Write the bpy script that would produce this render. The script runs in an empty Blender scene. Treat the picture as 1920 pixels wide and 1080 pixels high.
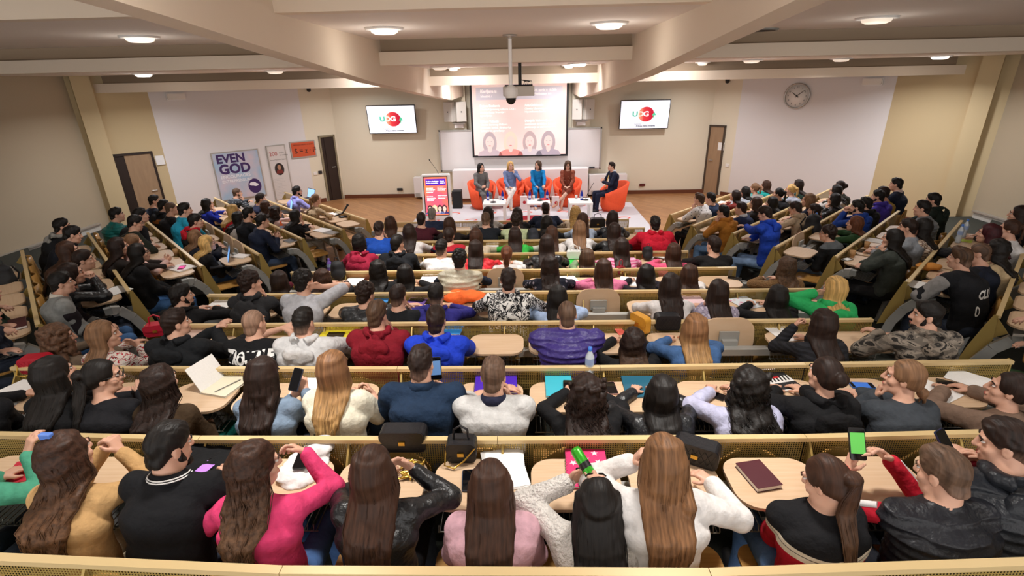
import bpy, math, random
import numpy as np
from mathutils import Vector, Matrix
from mathutils.bvhtree import BVHTree
import openvdb

scene = bpy.context.scene
COL = scene.collection
rng = random.Random(7)

# ---------------------------------------------------------------- camera
FPX, TH, RO, YA, CZ = 960.6, .38527, -.021823, .031137, 3.33
def _axis(x, y, z):                       # camera-space direction (right, up, forward) -> world
    c, s = math.cos(RO), math.sin(RO); x, y = c*x-s*y, s*x+c*y
    X, Y, Z = x, z*math.cos(TH)+y*math.sin(TH), -z*math.sin(TH)+y*math.cos(TH)
    c, s = math.cos(YA), math.sin(YA)
    return Vector((c*X-s*Y, s*X+c*Y, Z))
cam_data = bpy.data.cameras.new('camera'); cam = bpy.data.objects.new('camera', cam_data); COL.objects.link(cam)
cam_data.sensor_width = 36; cam_data.lens = FPX/1920*36; cam_data.clip_start = .02; cam_data.clip_end = 100
_r, _u, _f = _axis(1, 0, 0), _axis(0, 1, 0), _axis(0, 0, 1)
cam.matrix_world = Matrix(((_r.x, _u.x, -_f.x, 0), (_r.y, _u.y, -_f.y, 0), (_r.z, _u.z, -_f.z, CZ), (0, 0, 0, 1)))
scene.camera = cam
CAM = Vector((0, 0, CZ))
def ray(px, py): return _axis((px-960)/FPX, -(py-540)/FPX, 1)
def atZ(px, py, z): d = ray(px, py); return CAM + d*((z-CZ)/d.z)
def atY(px, py, y): d = ray(px, py); return CAM + d*(y/d.y)
def onplane(px, py, n, dd):
    d = ray(px, py); n = Vector(n); return CAM + d*((dd-n.dot(CAM))/n.dot(d))

# ---------------------------------------------------------------- view, world, lights
scene.view_settings.view_transform = 'Standard'
scene.view_settings.look = 'None'
scene.view_settings.gamma = 1
scene.view_settings.use_curve_mapping = False
scene.view_settings.exposure = 0.34
scene.cycles.max_bounces = 5; scene.cycles.diffuse_bounces = 3; scene.cycles.glossy_bounces = 2
scene.cycles.transmission_bounces = 3; scene.cycles.transparent_max_bounces = 6
scene.cycles.caustics_reflective = False; scene.cycles.caustics_refractive = False
world = bpy.data.worlds.new('world'); scene.world = world; world.use_nodes = True
world.node_tree.nodes['Background'].inputs[0].default_value = (1.0, .97, .95, 1)
world.node_tree.nodes['Background'].inputs[1].default_value = 1.5

def area(name, loc, power, size, col=(1, .87, .72), shape='DISK', rot=(0, 0, 0), sy=None, spread=None):
    l = bpy.data.lights.new(name, 'AREA'); l.energy = power; l.shape = shape; l.size = size; l.color = col
    if sy: l.size_y = sy
    if spread: l.spread = spread
    o = bpy.data.objects.new(name, l); COL.objects.link(o); o.location = loc; o.rotation_euler = rot
    return o
def bulb(name, loc, power, col, r=.1):
    l = bpy.data.lights.new(name, 'POINT'); l.energy = power; l.shadow_soft_size = r; l.color = col
    o = bpy.data.objects.new(name, l); COL.objects.link(o); o.location = loc; return o
WARM = (1, .96, .91); NEUT = (.98, .97, 1); COOL = (.98, .97, 1)
# one lamp below each ceiling fixture (the fixtures are built further down)
LAMPS = [  # x, y, ceiling z, watts, lit
    (-1.48, 6.02, 3.87, 60, .9), (.89, 6.04, 3.87, 60, .9), (-4.31, 6.28, 3.87, 40, .7), (3.73, 6.18, 3.87, 32, .35),
    (-1.62, 10.66, 3.6, 8, .12), (1.0, 10.38, 3.6, 34, 1.6), (-4.86, 10.73, 3.6, 24, .12), (-7.6, 10.9, 3.6, 30, 1.6),
    (4.28, 10.66, 3.6, 26, .3), (6.24, 11.2, 3.6, 10, .12), (8.0, 11.0, 3.6, 30, 1.6),
    (-1.83, 14.1, 3.6, 50, .5), (1.17, 14.3, 3.6, 50, .5), (-4.6, 14.2, 3.6, 45, .4), (4.4, 14.1, 3.6, 45, .5),
    (-1.5, 2.6, 4.1, 46, 1), (1.0, 2.6, 4.1, 46, 1), (-4.3, 2.6, 4.1, 22, 1), (3.8, 2.6, 4.1, 22, 1)]
for x, y, z, w, lit in LAMPS:
    area('downlight', (x, y, z-.10), w*(.72 if y > 13 else 1.5 if abs(x) > 3 and y > 9 else .5 if y > 9 else .42 if y > 4 else .50), .36, NEUT if y > 9 else WARM, spread=math.radians(105 if abs(x) < 2 and y < 11.5 else 150))
    bulb('downlight_glow', (x, y, z-.34), w*.07, NEUT if y > 9 else WARM)
# ceiling lights further back in the hall, over the rows behind the camera
for x, y, w in ((-2.6, -.8, 18), (2.2, -.8, 18)):
    area('downlight', (x, y, 4.02), w, .5, WARM)
# unseen lamps added under the front ceiling to brighten the far wall
for x in (-3.4, -1.2, 1.0, 3.2):
    area('stage_fill', (x, 11.3, 3.5), 11, .3, COOL, rot=(math.radians(38), 0, 0))

# ---------------------------------------------------------------- materials
def lin(c): return tuple((v/12.92 if v <= .04045 else ((v+.055)/1.055)**2.4) for v in c)
def hx(s): return lin(tuple(int(s[i:i+2], 16)/255 for i in (0, 2, 4)))
MATS = {}
def base(name):
    m = bpy.data.materials.new(name); m.use_nodes = True
    nt = m.node_tree; b = nt.nodes['Principled BSDF']
    return m, nt, b, nt.nodes.new, nt.links.new
def plain(name, c, rough=.6, metal=0, noise=0, nscale=30, bump=0, bscale=60, coat=0):
    key = ('plain', name, c, rough, metal, noise, bump)
    if key in MATS: return MATS[key]
    m, nt, b, N, L = base(name); col = hx(c)
    b.inputs['Base Color'].default_value = (*col, 1); b.inputs['Roughness'].default_value = rough
    b.inputs['Metallic'].default_value = metal; b.inputs['Coat Weight'].default_value = coat
    tc = N('ShaderNodeTexCoord')
    if noise:
        n = N('ShaderNodeTexNoise'); n.inputs['Scale'].default_value = nscale; n.inputs['Detail'].default_value = 4
        L(tc.outputs['Object'], n.inputs['Vector'])
        r = N('ShaderNodeValToRGB'); r.color_ramp.elements[0].position = .3; r.color_ramp.elements[1].position = .7
        r.color_ramp.elements[0].color = (*[v*(1-noise) for v in col], 1); r.color_ramp.elements[1].color = (*[min(1, v*(1+noise)) for v in col], 1)
        L(n.outputs['Fac'], r.inputs['Fac']); L(r.outputs['Color'], b.inputs['Base Color'])
    if bump:
        n2 = N('ShaderNodeTexNoise'); n2.inputs['Scale'].default_value = bscale; n2.inputs['Detail'].default_value = 3
        L(tc.outputs['Object'], n2.inputs['Vector'])
        bp = N('ShaderNodeBump'); bp.inputs['Strength'].default_value = bump; bp.inputs['Distance'].default_value = .01
        L(n2.outputs['Fac'], bp.inputs['Height']); L(bp.outputs['Normal'], b.inputs['Normal'])
    MATS[key] = m; return m
def emit(name, c, strength=1.0):
    key = ('emit', name, c, strength)
    if key in MATS: return MATS[key]
    m, nt, b, N, L = base(name)
    b.inputs['Base Color'].default_value = (*hx(c), 1); b.inputs['Roughness'].default_value = .5
    b.inputs['Emission Color'].default_value = (*hx(c), 1); b.inputs['Emission Strength'].default_value = strength
    MATS[key] = m; return m
def wood(name, c1, c2, sx=1.5, sy=25, rough=.4, plank=0):
    key = ('wood', name)
    if key in MATS: return MATS[key]
    m, nt, b, N, L = base(name)
    tc = N('ShaderNodeTexCoord'); mp = N('ShaderNodeMapping'); mp.inputs['Scale'].default_value = (sx, sy, sx)
    L(tc.outputs['Object'], mp.inputs['Vector'])
    n = N('ShaderNodeTexNoise'); n.inputs['Scale'].default_value = 3; n.inputs['Detail'].default_value = 5
    L(mp.outputs['Vector'], n.inputs['Vector'])
    r = N('ShaderNodeValToRGB'); r.color_ramp.elements[0].color = (*hx(c1), 1); r.color_ramp.elements[1].color = (*hx(c2), 1)
    r.color_ramp.elements[0].position = .3; r.color_ramp.elements[1].position = .7
    L(n.outputs['Fac'], r.inputs['Fac']); out = r.outputs['Color']
    if plank:
        mp2 = N('ShaderNodeMapping'); mp2.inputs['Rotation'].default_value = (0, 0, math.radians(45))
        L(tc.outputs['Object'], mp2.inputs['Vector'])
        br = N('ShaderNodeTexBrick'); br.inputs['Scale'].default_value = 1; br.inputs['Brick Width'].default_value = 1.1
        br.inputs['Row Height'].default_value = plank; br.inputs['Mortar Size'].default_value = .004
        br.inputs['Color1'].default_value = (1, 1, 1, 1); br.inputs['Color2'].default_value = (.78, .74, .7, 1); br.inputs['Mortar'].default_value = (.5, .4, .3, 1)
        L(mp2.outputs['Vector'], br.inputs['Vector'])
        L(mp2.outputs['Vector'], mp.inputs['Vector'])
        mx = N('ShaderNodeMixRGB'); mx.blend_type = 'MULTIPLY'; mx.inputs['Fac'].default_value = 1
        L(out, mx.inputs['Color1']); L(br.outputs['Color'], mx.inputs['Color2']); out = mx.outputs['Color']
    L(out, b.inputs['Base Color']); b.inputs['Roughness'].default_value = rough
    MATS[key] = m; return m
def perforated():
    m, nt, b, N, L = base('perforated gold sheet')
    b.inputs['Base Color'].default_value = (*hx('b99d58'), 1); b.inputs['Roughness'].default_value = .38; b.inputs['Metallic'].default_value = .35
    tc = N('ShaderNodeTexCoord'); sp = N('ShaderNodeSeparateXYZ'); L(tc.outputs['Object'], sp.inputs[0])
    def tri(sock, off):
        a = N('ShaderNodeMath'); a.operation = 'MULTIPLY_ADD'; a.inputs[1].default_value = 75; a.inputs[2].default_value = off; L(sock, a.inputs[0])
        f = N('ShaderNodeMath'); f.operation = 'FRACT'; L(a.outputs[0], f.inputs[0])
        s = N('ShaderNodeMath'); s.operation = 'SUBTRACT'; s.inputs[1].default_value = .5; L(f.outputs[0], s.inputs[0])
        p = N('ShaderNodeMath'); p.operation = 'MULTIPLY'; L(s.outputs[0], p.inputs[0]); L(s.outputs[0], p.inputs[1]); return p.outputs[0]
    ad = N('ShaderNodeMath'); ad.operation = 'ADD'; L(tri(sp.outputs[0], 0), ad.inputs[0]); L(tri(sp.outputs[2], 0), ad.inputs[1])
    lt = N('ShaderNodeMath'); lt.operation = 'LESS_THAN'; lt.inputs[1].default_value = .085; L(ad.outputs[0], lt.inputs[0])
    tr = N('ShaderNodeBsdfTransparent'); mx = N('ShaderNodeMixShader')
    L(lt.outputs[0], mx.inputs[0]); L(b.outputs[0], mx.inputs[1]); L(tr.outputs[0], mx.inputs[2])
    L(mx.outputs[0], nt.nodes['Material Output'].inputs[0]); return m
M = dict(
    gold=plain('golden metal', 'b89d5a', .4, .3), lip=plain('pale edge strip', 'dcc18d', .35, .1), perf=perforated(),
    grey=plain('grey painted metal', 'b4b3ae', .45, .3), steel=plain('steel wire', '9a978f', .35, .8), capgrey=plain('grey plastic', '8f918e', .6),
    tablet=wood('tablet beech', 'd3b18d', 'dcbe9e', 1.2, 22, .38), ply=wood('seat plywood', 'bd8a45', 'd29f58', 1.2, 20, .35),
    tan=wood('tan laminate', '9c7f62', 'a88a6a', 1, 10, .5), dark=plain('dark brown timber', '2b1c14', .5),
    parquet=wood('oak strip floor', 'a8764a', 'be8c5e', 1.2, 10, .32, .14), carpet=plain('dark grey green carpet', '34362f', .95, 0, .25, 60),
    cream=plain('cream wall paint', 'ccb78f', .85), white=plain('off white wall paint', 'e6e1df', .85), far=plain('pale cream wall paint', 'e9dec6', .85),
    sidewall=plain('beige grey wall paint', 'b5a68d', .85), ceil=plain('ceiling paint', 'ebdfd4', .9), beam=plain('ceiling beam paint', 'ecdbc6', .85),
    slot=plain('taupe slot shade', 'a58f77', .9), skirting=plain('reddish brown skirting', '6b3a22', .5), dado=plain('pale grey dado', 'c9c5bd', .8),
    black=plain('black plastic', '131313', .4), blackm=plain('matt black', '17171a', .7), whitep=plain('white plastic', 'f0ece8', .45), alu=plain('brushed aluminium', 'c2bfb9', .35, .6),
    board=plain('whiteboard enamel', 'e6e1df', .25), panelw=plain('white panel', 'ebe5e3', .5), redp=plain('red plastic', 'c5202a', .4),
    orange=plain('orange red upholstery', 'f0562a', .75, 0, .06, 40), paper=plain('white paper', 'f1efec', .8, 0, .03, 90), leather=plain('black leather', '17171a', .38, 0, 0, 30, .25, 70),
    goldm=plain('gold metal', 'c9a24a', .3, .9), lens=emit('lamp lens', 'fff2de', 6), lensdim=plain('lamp lens unlit', 'e4dccb', .3),
)

# ---------------------------------------------------------------- mesh helpers
class MB:
    def __init__(s): s.v, s.f, s.m, s.sm = [], [], [], []
    def add(s, vs, fs, mi=0, smooth=False):
        o = len(s.v); s.v += [tuple(v) for v in vs]; s.f += [tuple(i+o for i in f) for f in fs]; s.m += [mi]*len(fs); s.sm += [smooth]*len(fs); return s
    def box(s, c, d, mi=0, R=None, taper=1.0):
        vs = []
        for z in (-1, 1):
            t = taper if z > 0 else 1
            for x, y in ((-1, -1), (1, -1), (1, 1), (-1, 1)):
                v = Vector((x*d[0]/2*t, y*d[1]/2*t, z*d[2]/2))
                if R: v = R @ v
                vs.append(v+Vector(c))
        return s.add(vs, [(3, 2, 1, 0), (4, 5, 6, 7), (0, 1, 5, 4), (1, 2, 6, 5), (2, 3, 7, 6), (3, 0, 4, 7)], mi)
    def prism(s, poly, z0, z1, mi=0, T=None, smooth=False):   # poly CCW in xy
        n = len(poly); vs = [(p[0], p[1], z0) for p in poly]+[(p[0], p[1], z1) for p in poly]
        if T: vs = [T @ Vector(v) for v in vs]
        s.add(vs, [tuple(range(n-1, -1, -1)), tuple(range(n, 2*n))], mi)
        return s.add(vs, [(i, (i+1) % n, n+(i+1) % n, n+i) for i in range(n)], mi, smooth)
    def tube(s, path, r, n=8, mi=0, cap=True, rr=None):
        path = [Vector(p) for p in path]; vs, fs = [], []
        up = None
        for i, p in enumerate(path):
            d = (path[min(i+1, len(path)-1)]-path[max(i-1, 0)]).normalized()
            a = d.orthogonal() if up is None else (up-d*up.dot(d))
            if a.length < 1e-5: a = d.orthogonal()
            a.normalize(); up = a; b = d.cross(a); ri = rr[i] if rr else r
            for k in range(n): t = 2*math.pi*k/n; vs.append(p+a*math.cos(t)*ri+b*math.sin(t)*ri)
        for i in range(len(path)-1):
            for k in range(n): fs.append((i*n+k, i*n+(k+1) % n, (i+1)*n+(k+1) % n, (i+1)*n+k))
        s.add(vs, fs, mi, True)
        if cap: s.add(vs, [tuple(range(n-1, -1, -1)), tuple(range((len(path)-1)*n, len(path)*n))], mi)
        return s
    def sphere(s, c, r, mi=0, nu=14, nv=9, R=None):
        r = (r, r, r) if not hasattr(r, '__len__') else r; vs, fs = [], []
        for j in range(nv+1):
            ph = math.pi*j/nv
            for i in range(nu):
                v = Vector((r[0]*math.sin(ph)*math.cos(2*math.pi*i/nu), r[1]*math.sin(ph)*math.sin(2*math.pi*i/nu), r[2]*math.cos(ph)))
                vs.append((R @ v if R else v)+Vector(c))
        for j in range(nv):
            for i in range(nu): fs.append((j*nu+i, (j+1)*nu+i, (j+1)*nu+(i+1) % nu, j*nu+(i+1) % nu))
        return s.add(vs, fs, mi, True)
    def lathe(s, prof, c=(0, 0, 0), n=20, mi=0, R=None):
        vs, fs = [], []
        for r, z in prof:
            for i in range(n):
                v = Vector((r*math.cos(2*math.pi*i/n), r*math.sin(2*math.pi*i/n), z)); vs.append((R @ v if R else v)+Vector(c))
        for j in range(len(prof)-1):
            for i in range(n): fs.append((j*n+i, j*n+(i+1) % n, (j+1)*n+(i+1) % n, (j+1)*n+i))
        return s.add(vs, fs, mi, True)
    def build(s, name, mats, parent=None, bevel=0):
        me = bpy.data.meshes.new(name); me.from_pydata(s.v, [], s.f); me.validate(clean_customdata=False)
        for m in (mats if isinstance(mats, (list, tuple)) else [mats]): me.materials.append(m)
        if len(me.polygons) == len(s.m):
            me.polygons.foreach_set('material_index', s.m); me.polygons.foreach_set('use_smooth', s.sm)
        me.update(); o = bpy.data.objects.new(name, me); COL.objects.link(o)
        if parent: o.parent = parent
        if bevel:
            b = o.modifiers.new('bevel', 'BEVEL'); b.width = bevel; b.segments = 2; b.limit_method = 'ANGLE'
        return o
def rrect(w, h, r, n=5, c=(0, 0)):
    out = []
    for cx, cy, a0 in ((w/2-r, h/2-r, 0), (-w/2+r, h/2-r, 90), (-w/2+r, -h/2+r, 180), (w/2-r, -h/2+r, 270)):
        for i in range(n+1): a = math.radians(a0+90*i/n); out.append((c[0]+cx+r*math.cos(a), c[1]+cy+r*math.sin(a)))
    return out
USED = {}
def tag(o, label, cat, group=None):
    o['label'] = label; o['category'] = cat
    if group: o['group'] = group
    n = len(label.split())
    if n < 4 or n > 16: print('LABEL LENGTH', n, label)
    if label in USED and not group: print('LABEL DUP', label)
    USED[label] = 1; return o
def struct(o): o['kind'] = 'structure'; return o
def thing(name, label, cat, loc=(0, 0, 0), rz=0, group=None):
    o = bpy.data.objects.new(name, None); COL.objects.link(o); o.location = loc; o.rotation_euler = (0, 0, rz); o.empty_display_size = .05
    return tag(o, label, cat, group)
def link_copy(src, parent):
    c = src.copy(); COL.objects.link(c); c.parent = parent; return c
TEXTQ = []
def text(s, size, mat, parent, M4, align='CENTER', ext=.001, name='lettering', bold=0):
    cu = bpy.data.curves.new('txt', 'FONT'); cu.body = s; cu.size = size; cu.align_x = align; cu.align_y = 'CENTER'; cu.extrude = ext; cu.offset = bold; cu.resolution_u = 3
    o = bpy.data.objects.new('txt', cu); COL.objects.link(o)
    bpy.context.view_layer.update()
    me = bpy.data.meshes.new_from_object(o.evaluated_get(bpy.context.evaluated_depsgraph_get()))
    bpy.data.objects.remove(o); bpy.data.curves.remove(cu)
    me.transform(M4); me.materials.clear(); me.materials.append(mat); me.name = name
    q = bpy.data.objects.new(name, me); COL.objects.link(q)
    if parent: q.parent = parent
    return q
def frame4(o, xdir, zdir):     # local x along xdir, local y along zdir (for flat things hung on walls)
    x = Vector(xdir).normalized(); y = Vector(zdir).normalized(); n = x.cross(y)
    return Matrix(((x.x, y.x, n.x, o[0]), (x.y, y.y, n.y, o[1]), (x.z, y.z, n.z, o[2]), (0, 0, 0, 1)))
# ---------------------------------------------------------------- the setting
P0, PITCH, RISE = 1.445, .9, .0795
def rail_z(k): return CZ-1.7687-RISE*k
def rail_y(k): return P0+PITCH*k
def floor_z(k): return max(0, rail_z(k+1)-.85)          # tread of the people sitting behind rail k+1
S2 = math.sqrt(.5)
NEARX = {9: (-3.16, 2.82), 8: (-3.28, 2.9), 7: (-3.66, 3.3), 6: (-3.85, 3.5), 5: (-4.25, 3.95), 4: (-4.42, 4.08), 3: (-4.53, 4.15), 2: (-4.8, 4.4), 1: (-5.0, 4.6), 0: (-5.2, 4.8)}
XL, XR, YF = -9.9, 9.9, 15.87
LW = -5.69-15.87; RW = 5.46+15.87                        # 45 degree walls: x-y = LW, x+y = RW
MB().prism([(XL-.5, -3), (XR+.5, -3), (XR+.5, 17), (XL-.5, 17)], -.2, 0).build('floor', M['parquet'])
bpy.data.objects['floor']['kind'] = 'structure'
for k in range(0, 8):                                    # carpeted treads, stepping down to the stage
    x0, x1 = NEARX[k+1]; y = rail_y(k+1)+.0
    poly = [(XL, -3), (XR, -3), (XR, min(y+XR-x1, 11.4)), (x1+min(XR-x1, 11.4-y), min(y+XR-x1, 11.4)), (x1, y), (x0, y), (x0-min(x0-XL, 11.6-y), min(y+x0-XL, 11.6)), (XL, min(y+x0-XL, 11.6))]
    zt = floor_z(k); zb = floor_z(k+1) if k < 7 else 0
    struct(MB().prism(poly, zb, zt).build('floor', M['carpet']))
def wall(name, a, b, z0, z1, m, t=.15):
    a, b = Vector(a), Vector(b); d = (b-a).normalized(); n = Vector((-d.y, d.x))   # thickness away from the room (left of a->b)
    return struct(MB().prism([a, b, b+n*t, a+n*t], z0, z1).build(name, m))
cl = (-5.69, YF); cr = (5.46, YF)
def onL(x): return (x, x-LW)
def onR(x): return (x, RW-x)
wall('wall_far', cl, cr, -.1, 4.3, M['far'])
wall('wall_left_front', onL(-8.87), onL(-6.35), -.1, 4.3, M['white']); wall('wall_left_front_near', onL(XL), onL(-8.87), -.1, 4.3, M['cream']); wall('wall_left_front_far', onL(-6.35), cl, -.1, 4.3, M['far'])
wall('wall_right_front', onR(6.0), onR(8.5), -.1, 4.3, M['white']); wall('wall_right_front_near', onR(8.5), onR(XR), -.1, 4.3, M['cream']); wall('wall_right_front_far', cr, onR(6.0), -.1, 4.3, M['far'])
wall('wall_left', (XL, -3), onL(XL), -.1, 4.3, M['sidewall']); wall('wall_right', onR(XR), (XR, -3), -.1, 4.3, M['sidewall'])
for nm, x, s in (('trim_1', XL, 1), ('trim_2', XR, -1)):     # low dado with a ledge along the side walls
    o = MB(); o.box((x+s*.03, 4.2, .2), (.06, 14.2, .5)); o.box((x+s*.05, 4.2, .46), (.1, 14.2, .03), 1)
    struct(o.build(nm, [M['dado'], M['alu']]))
d1 = Vector((1, 1, 0)).normalized(); d2 = Vector((1, -1, 0)).normalized()
# cream pilasters where the angled walls meet the side walls
for nm, p in (('trim_3', onL(-9.72)), ('trim_4', onR(9.62))):
    struct(MB().box((p[0], p[1], 2.0), (.34, .34, 4.2), R=Matrix.Rotation(math.radians(45), 3, 'Z')).build(nm, M['cream']))
for nm, xa, xb in (('trim_5', -2.23, -1.72), ('trim_6', 1.36, 1.89)):
    struct(MB().box(((xa+xb)/2, YF-.09, 1.6), (xb-xa, .2, 3.3)).build(nm, M['far']))
for nm, a, b in (('baseboard_far', (cl[0]+.02, YF-.02), (cr[0]-.02, YF-.02)), ('baseboard_left', onL(-9.7), onL(-6.12)), ('baseboard_right', onR(5.85), onR(9.7))):
    a, b = Vector(a), Vector(b); d = (b-a).normalized(); n = Vector((d.y, -d.x))
    struct(MB().prism([a, a+n*.03, b+n*.03, b][::-1] if False else [a+n*.03, b+n*.03, b, a], 0, .11).build(nm, M['skirting']))
# doors
def door(nm, p, xd, w, h, z0, open_w, leaf, jamb=None):
    xd = Vector(xd).normalized(); T = frame4((p[0], p[1], z0), xd, (0, 0, 1))
    f = MB(); fw = .05
    for bx in ((-.0+fw/2, h/2, fw, h), (w-fw/2, h/2, fw, h), (w/2, h-fw/2, w, fw)):
        f.prism([(bx[0]-bx[2]/2, bx[1]-bx[3]/2), (bx[0]+bx[2]/2, bx[1]-bx[3]/2), (bx[0]+bx[2]/2, bx[1]+bx[3]/2), (bx[0]-bx[2]/2, bx[1]+bx[3]/2)], .0, .05, T=T)
    root = struct(f.build(nm, jamb or M['dark']))
    o = MB().prism([(open_w, .0), (w-fw, .0), (w-fw, h-fw), (open_w, h-fw)], .005, .03, T=T).build('door_leaf', leaf, root)
    if open_w > fw+.01: MB().prism([(fw, 0), (open_w, 0), (open_w, h-fw), (fw, h-fw)], .003, .012, T=T).build('door_gap_shade', M['dark'], root)  # flat dark sheet stands for the shade in the open gap
    hb = MB(); q = T @ Vector((w-fw-.07 if open_w > fw+.01 else fw+.07, 1.0, .06)); hb.tube([q, q+xd*(-.11 if open_w > fw+.01 else .11)], .011); hb.tube([q, q-(T.to_3x3() @ Vector((0, 0, .03)))], .012)
    hb.build('door_handle', M['alu'], root); return root
door('door_1', onL(-6.09), d1, .50, 1.93, 0, .16, M['dark'], plain('olive grey door frame', '8d8268', .5))
door('door_2', onL(-9.60), d1, .80, 1.92, 0, .22, M['tan'])
door('door_3', onR(5.44), d2, .50, 2.0, 0, .05, M['tan'], plain('dark door edge', '4a3d30', .5))
# ceiling: stepped flat panels with hanging bulkheads; taupe behind them paints in the slot shade
def slab(nm, x0, x1, y0, y1, z, m, t=.06): return struct(MB().box(((x0+x1)/2, (y0+y1)/2, z+t/2), (x1-x0, y1-y0, t)).build(nm, m))
slab('ceiling', -10.2, 10.2, -3.2, 4.75, 4.12, M['ceil']); slab('ceiling', -10.2, 10.2, 4.7, 7.62, 3.87, M['ceil'])
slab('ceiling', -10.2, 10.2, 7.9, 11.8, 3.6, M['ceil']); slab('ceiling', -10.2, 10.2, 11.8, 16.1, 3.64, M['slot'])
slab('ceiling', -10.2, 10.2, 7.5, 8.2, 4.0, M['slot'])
struct(MB().box((0, 4.68, 4.0), (20, .16, .26)).build('trim_7', M['beam']))
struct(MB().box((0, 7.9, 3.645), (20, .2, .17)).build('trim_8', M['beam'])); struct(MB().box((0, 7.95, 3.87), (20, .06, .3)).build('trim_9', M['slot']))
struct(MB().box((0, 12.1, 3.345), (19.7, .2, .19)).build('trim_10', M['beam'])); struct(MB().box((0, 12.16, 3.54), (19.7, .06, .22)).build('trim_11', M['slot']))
def bigbeam(nm, xs, s):
    ys = [-2, 3.2, 7.4, 12, 14.9, 15.85]; zb = [4.1, 3.70, 3.335, 3.05, 2.86, 2.96]
    vs, fs = [], []
    for x, y, z in zip(xs, ys, zb): vs += [(x, y, z), (x, y, 4.3), (x+s*.22, y, 4.3), (x+s*.22, y, z+.01)]
    for i in range(len(ys)-1):
        for k in range(4): a, b = i*4+k, i*4+(k+1) % 4; fs.append((a, a+4, b+4, b) if s < 0 else (b, b+4, a+4, a))
    fs += [(0, 1, 2, 3), tuple(range(len(vs)-1, len(vs)-5, -1))]
    return struct(MB().add(vs, fs).build(nm, M['beam']))
bigbeam('trim_12', [-1.98, -2.0, -2.02, -2.08, -2.0, -1.7], -1); bigbeam('trim_13', [1.45, 1.47, 1.48, 1.58, 1.5, 1.34], 1)

# ceiling fixtures
def ceil_light(x, y, z, lit, label, r=.165):
    t = thing('ceiling_light', label, 'ceiling light', (x, y, z))
    MB().lathe([(r+.035, 0), (r+.035, -.018), (r, -.022), (r-.02, -.01)], n=28).build('trim_ring', M['whitep'], t)
    st = 1.1*lit if lit < 1 else 3*lit
    MB().lathe([(r-.015, -.004), (r-.03, -.045), (r*.6, -.062), (0.001, -.066)], n=28).build('lens', emit('lamp lens %.2f' % lit, 'fff0dc', max(.35, st)), t)
names = {(-1.48, 6.02): 'round lit ceiling light left of the projector pole', (.89, 6.04): 'round lit ceiling light right of the projector pole', (-4.31, 6.28): 'round lit ceiling light at upper left, nearest the left edge',
 (3.73, 6.18): 'round dim ceiling light at upper right, nearest the right edge', (-1.62, 10.66): 'round unlit ceiling light between the beams, left of projector', (1.0, 10.38): 'bright white ceiling light between the beams, right of projector',
 (-4.86, 10.73): 'round unlit ceiling light beside the left diagonal beam', (-7.6, 10.9): 'bright white ceiling light above the doorway at left', (4.28, 10.66): 'round dim ceiling light beside the right diagonal beam',
 (6.24, 11.2): 'round unlit ceiling light above the wall clock', (8.0, 11.0): 'bright white ceiling light above the cream wall at right'}
for x, y, z, w, lit in LAMPS:
    if (x, y) in names: ceil_light(x, y, z, lit, names[(x, y)])
for (px, py), nm in (((850, 131.5), 'small ceiling light in the dark slot above screen left'), ((1066, 127.5), 'small ceiling light in the dark slot above screen right'), ((640, 137.5), 'small ceiling light in the slot above left television'), ((1317, 121), 'small ceiling light in the slot above right television')):
    p = atY(px, py, 11.9); ceil_light(p.x, p.y, 3.6, .5, nm, .12)
p = atZ(1425, 55, 3.87); t = thing('ceiling_vent', 'round dark ceiling vent grille beside the right diagonal beam', 'vent', p)
MB().lathe([(.22, 0), (.22, -.015), (.19, -.02)], n=28).build('vent_ring', M['capgrey'], t)
v = MB()
for i in range(6): v.lathe([(.03+i*.028, -.004), (.048+i*.028, -.02)], n=24)
v.build('vent_louvre', plain('dark vent metal', '6b6257', .6), t)
# dome camera on its pole, projector behind it
t = thing('dome_camera', 'white dome camera hanging on a long ceiling pole', 'camera', (-.185, 7.29, 3.87))
MB().lathe([(.001, 0), (.09, 0), (.09, -.02), (.03, -.03), (.03, -.05)], n=18).build('ceiling_plate', M['alu'], t)
MB().tube([(0, 0, -.03), (0, 0, -.62)], .026, 12).build('pole', M['whitep'], t)
MB().lathe([(.03, -.60), (.09, -.64), (.095, -.72), (.07, -.76)], n=20).build('housing', M['whitep'], t)
MB().lathe([(.07, -.755), (.062, -.80), (.035, -.835), (.001, -.845)], n=18).build('lens_dome', M['black'], t)
t = thing('projector', 'white projector hanging behind the dome camera', 'projector', (-.10, 9.1, 3.6))
MB().box((0, .2, -.44), (.52, .42, .155)).build('casing', plain('off white projector case', 'd9d2c6', .5), t, .012)
MB().box((0, .2, -.352), (.46, .38, .02)).build('top_plate', M['blackm'], t)
MB().tube([(.02, .2, 0), (.02, .2, -.35)], .03, 10).build('mount_pole', M['black'], t)
cb = MB()
for i in range(5): cb.tube([(.08+.035*i, .2, -.345), (.10+.03*i, .15, -.29-.01*(i % 2)), (.05, .2, -.27)], .006, 5)
cb.build('cable', M['black'], t)
MB().lathe([(.05, 0), (.055, .03), (.045, .04)], (.12, .42, -.45), R=Matrix.Rotation(math.radians(-90), 3, 'X')).build('projector_lens', M['black'], t)
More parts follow.
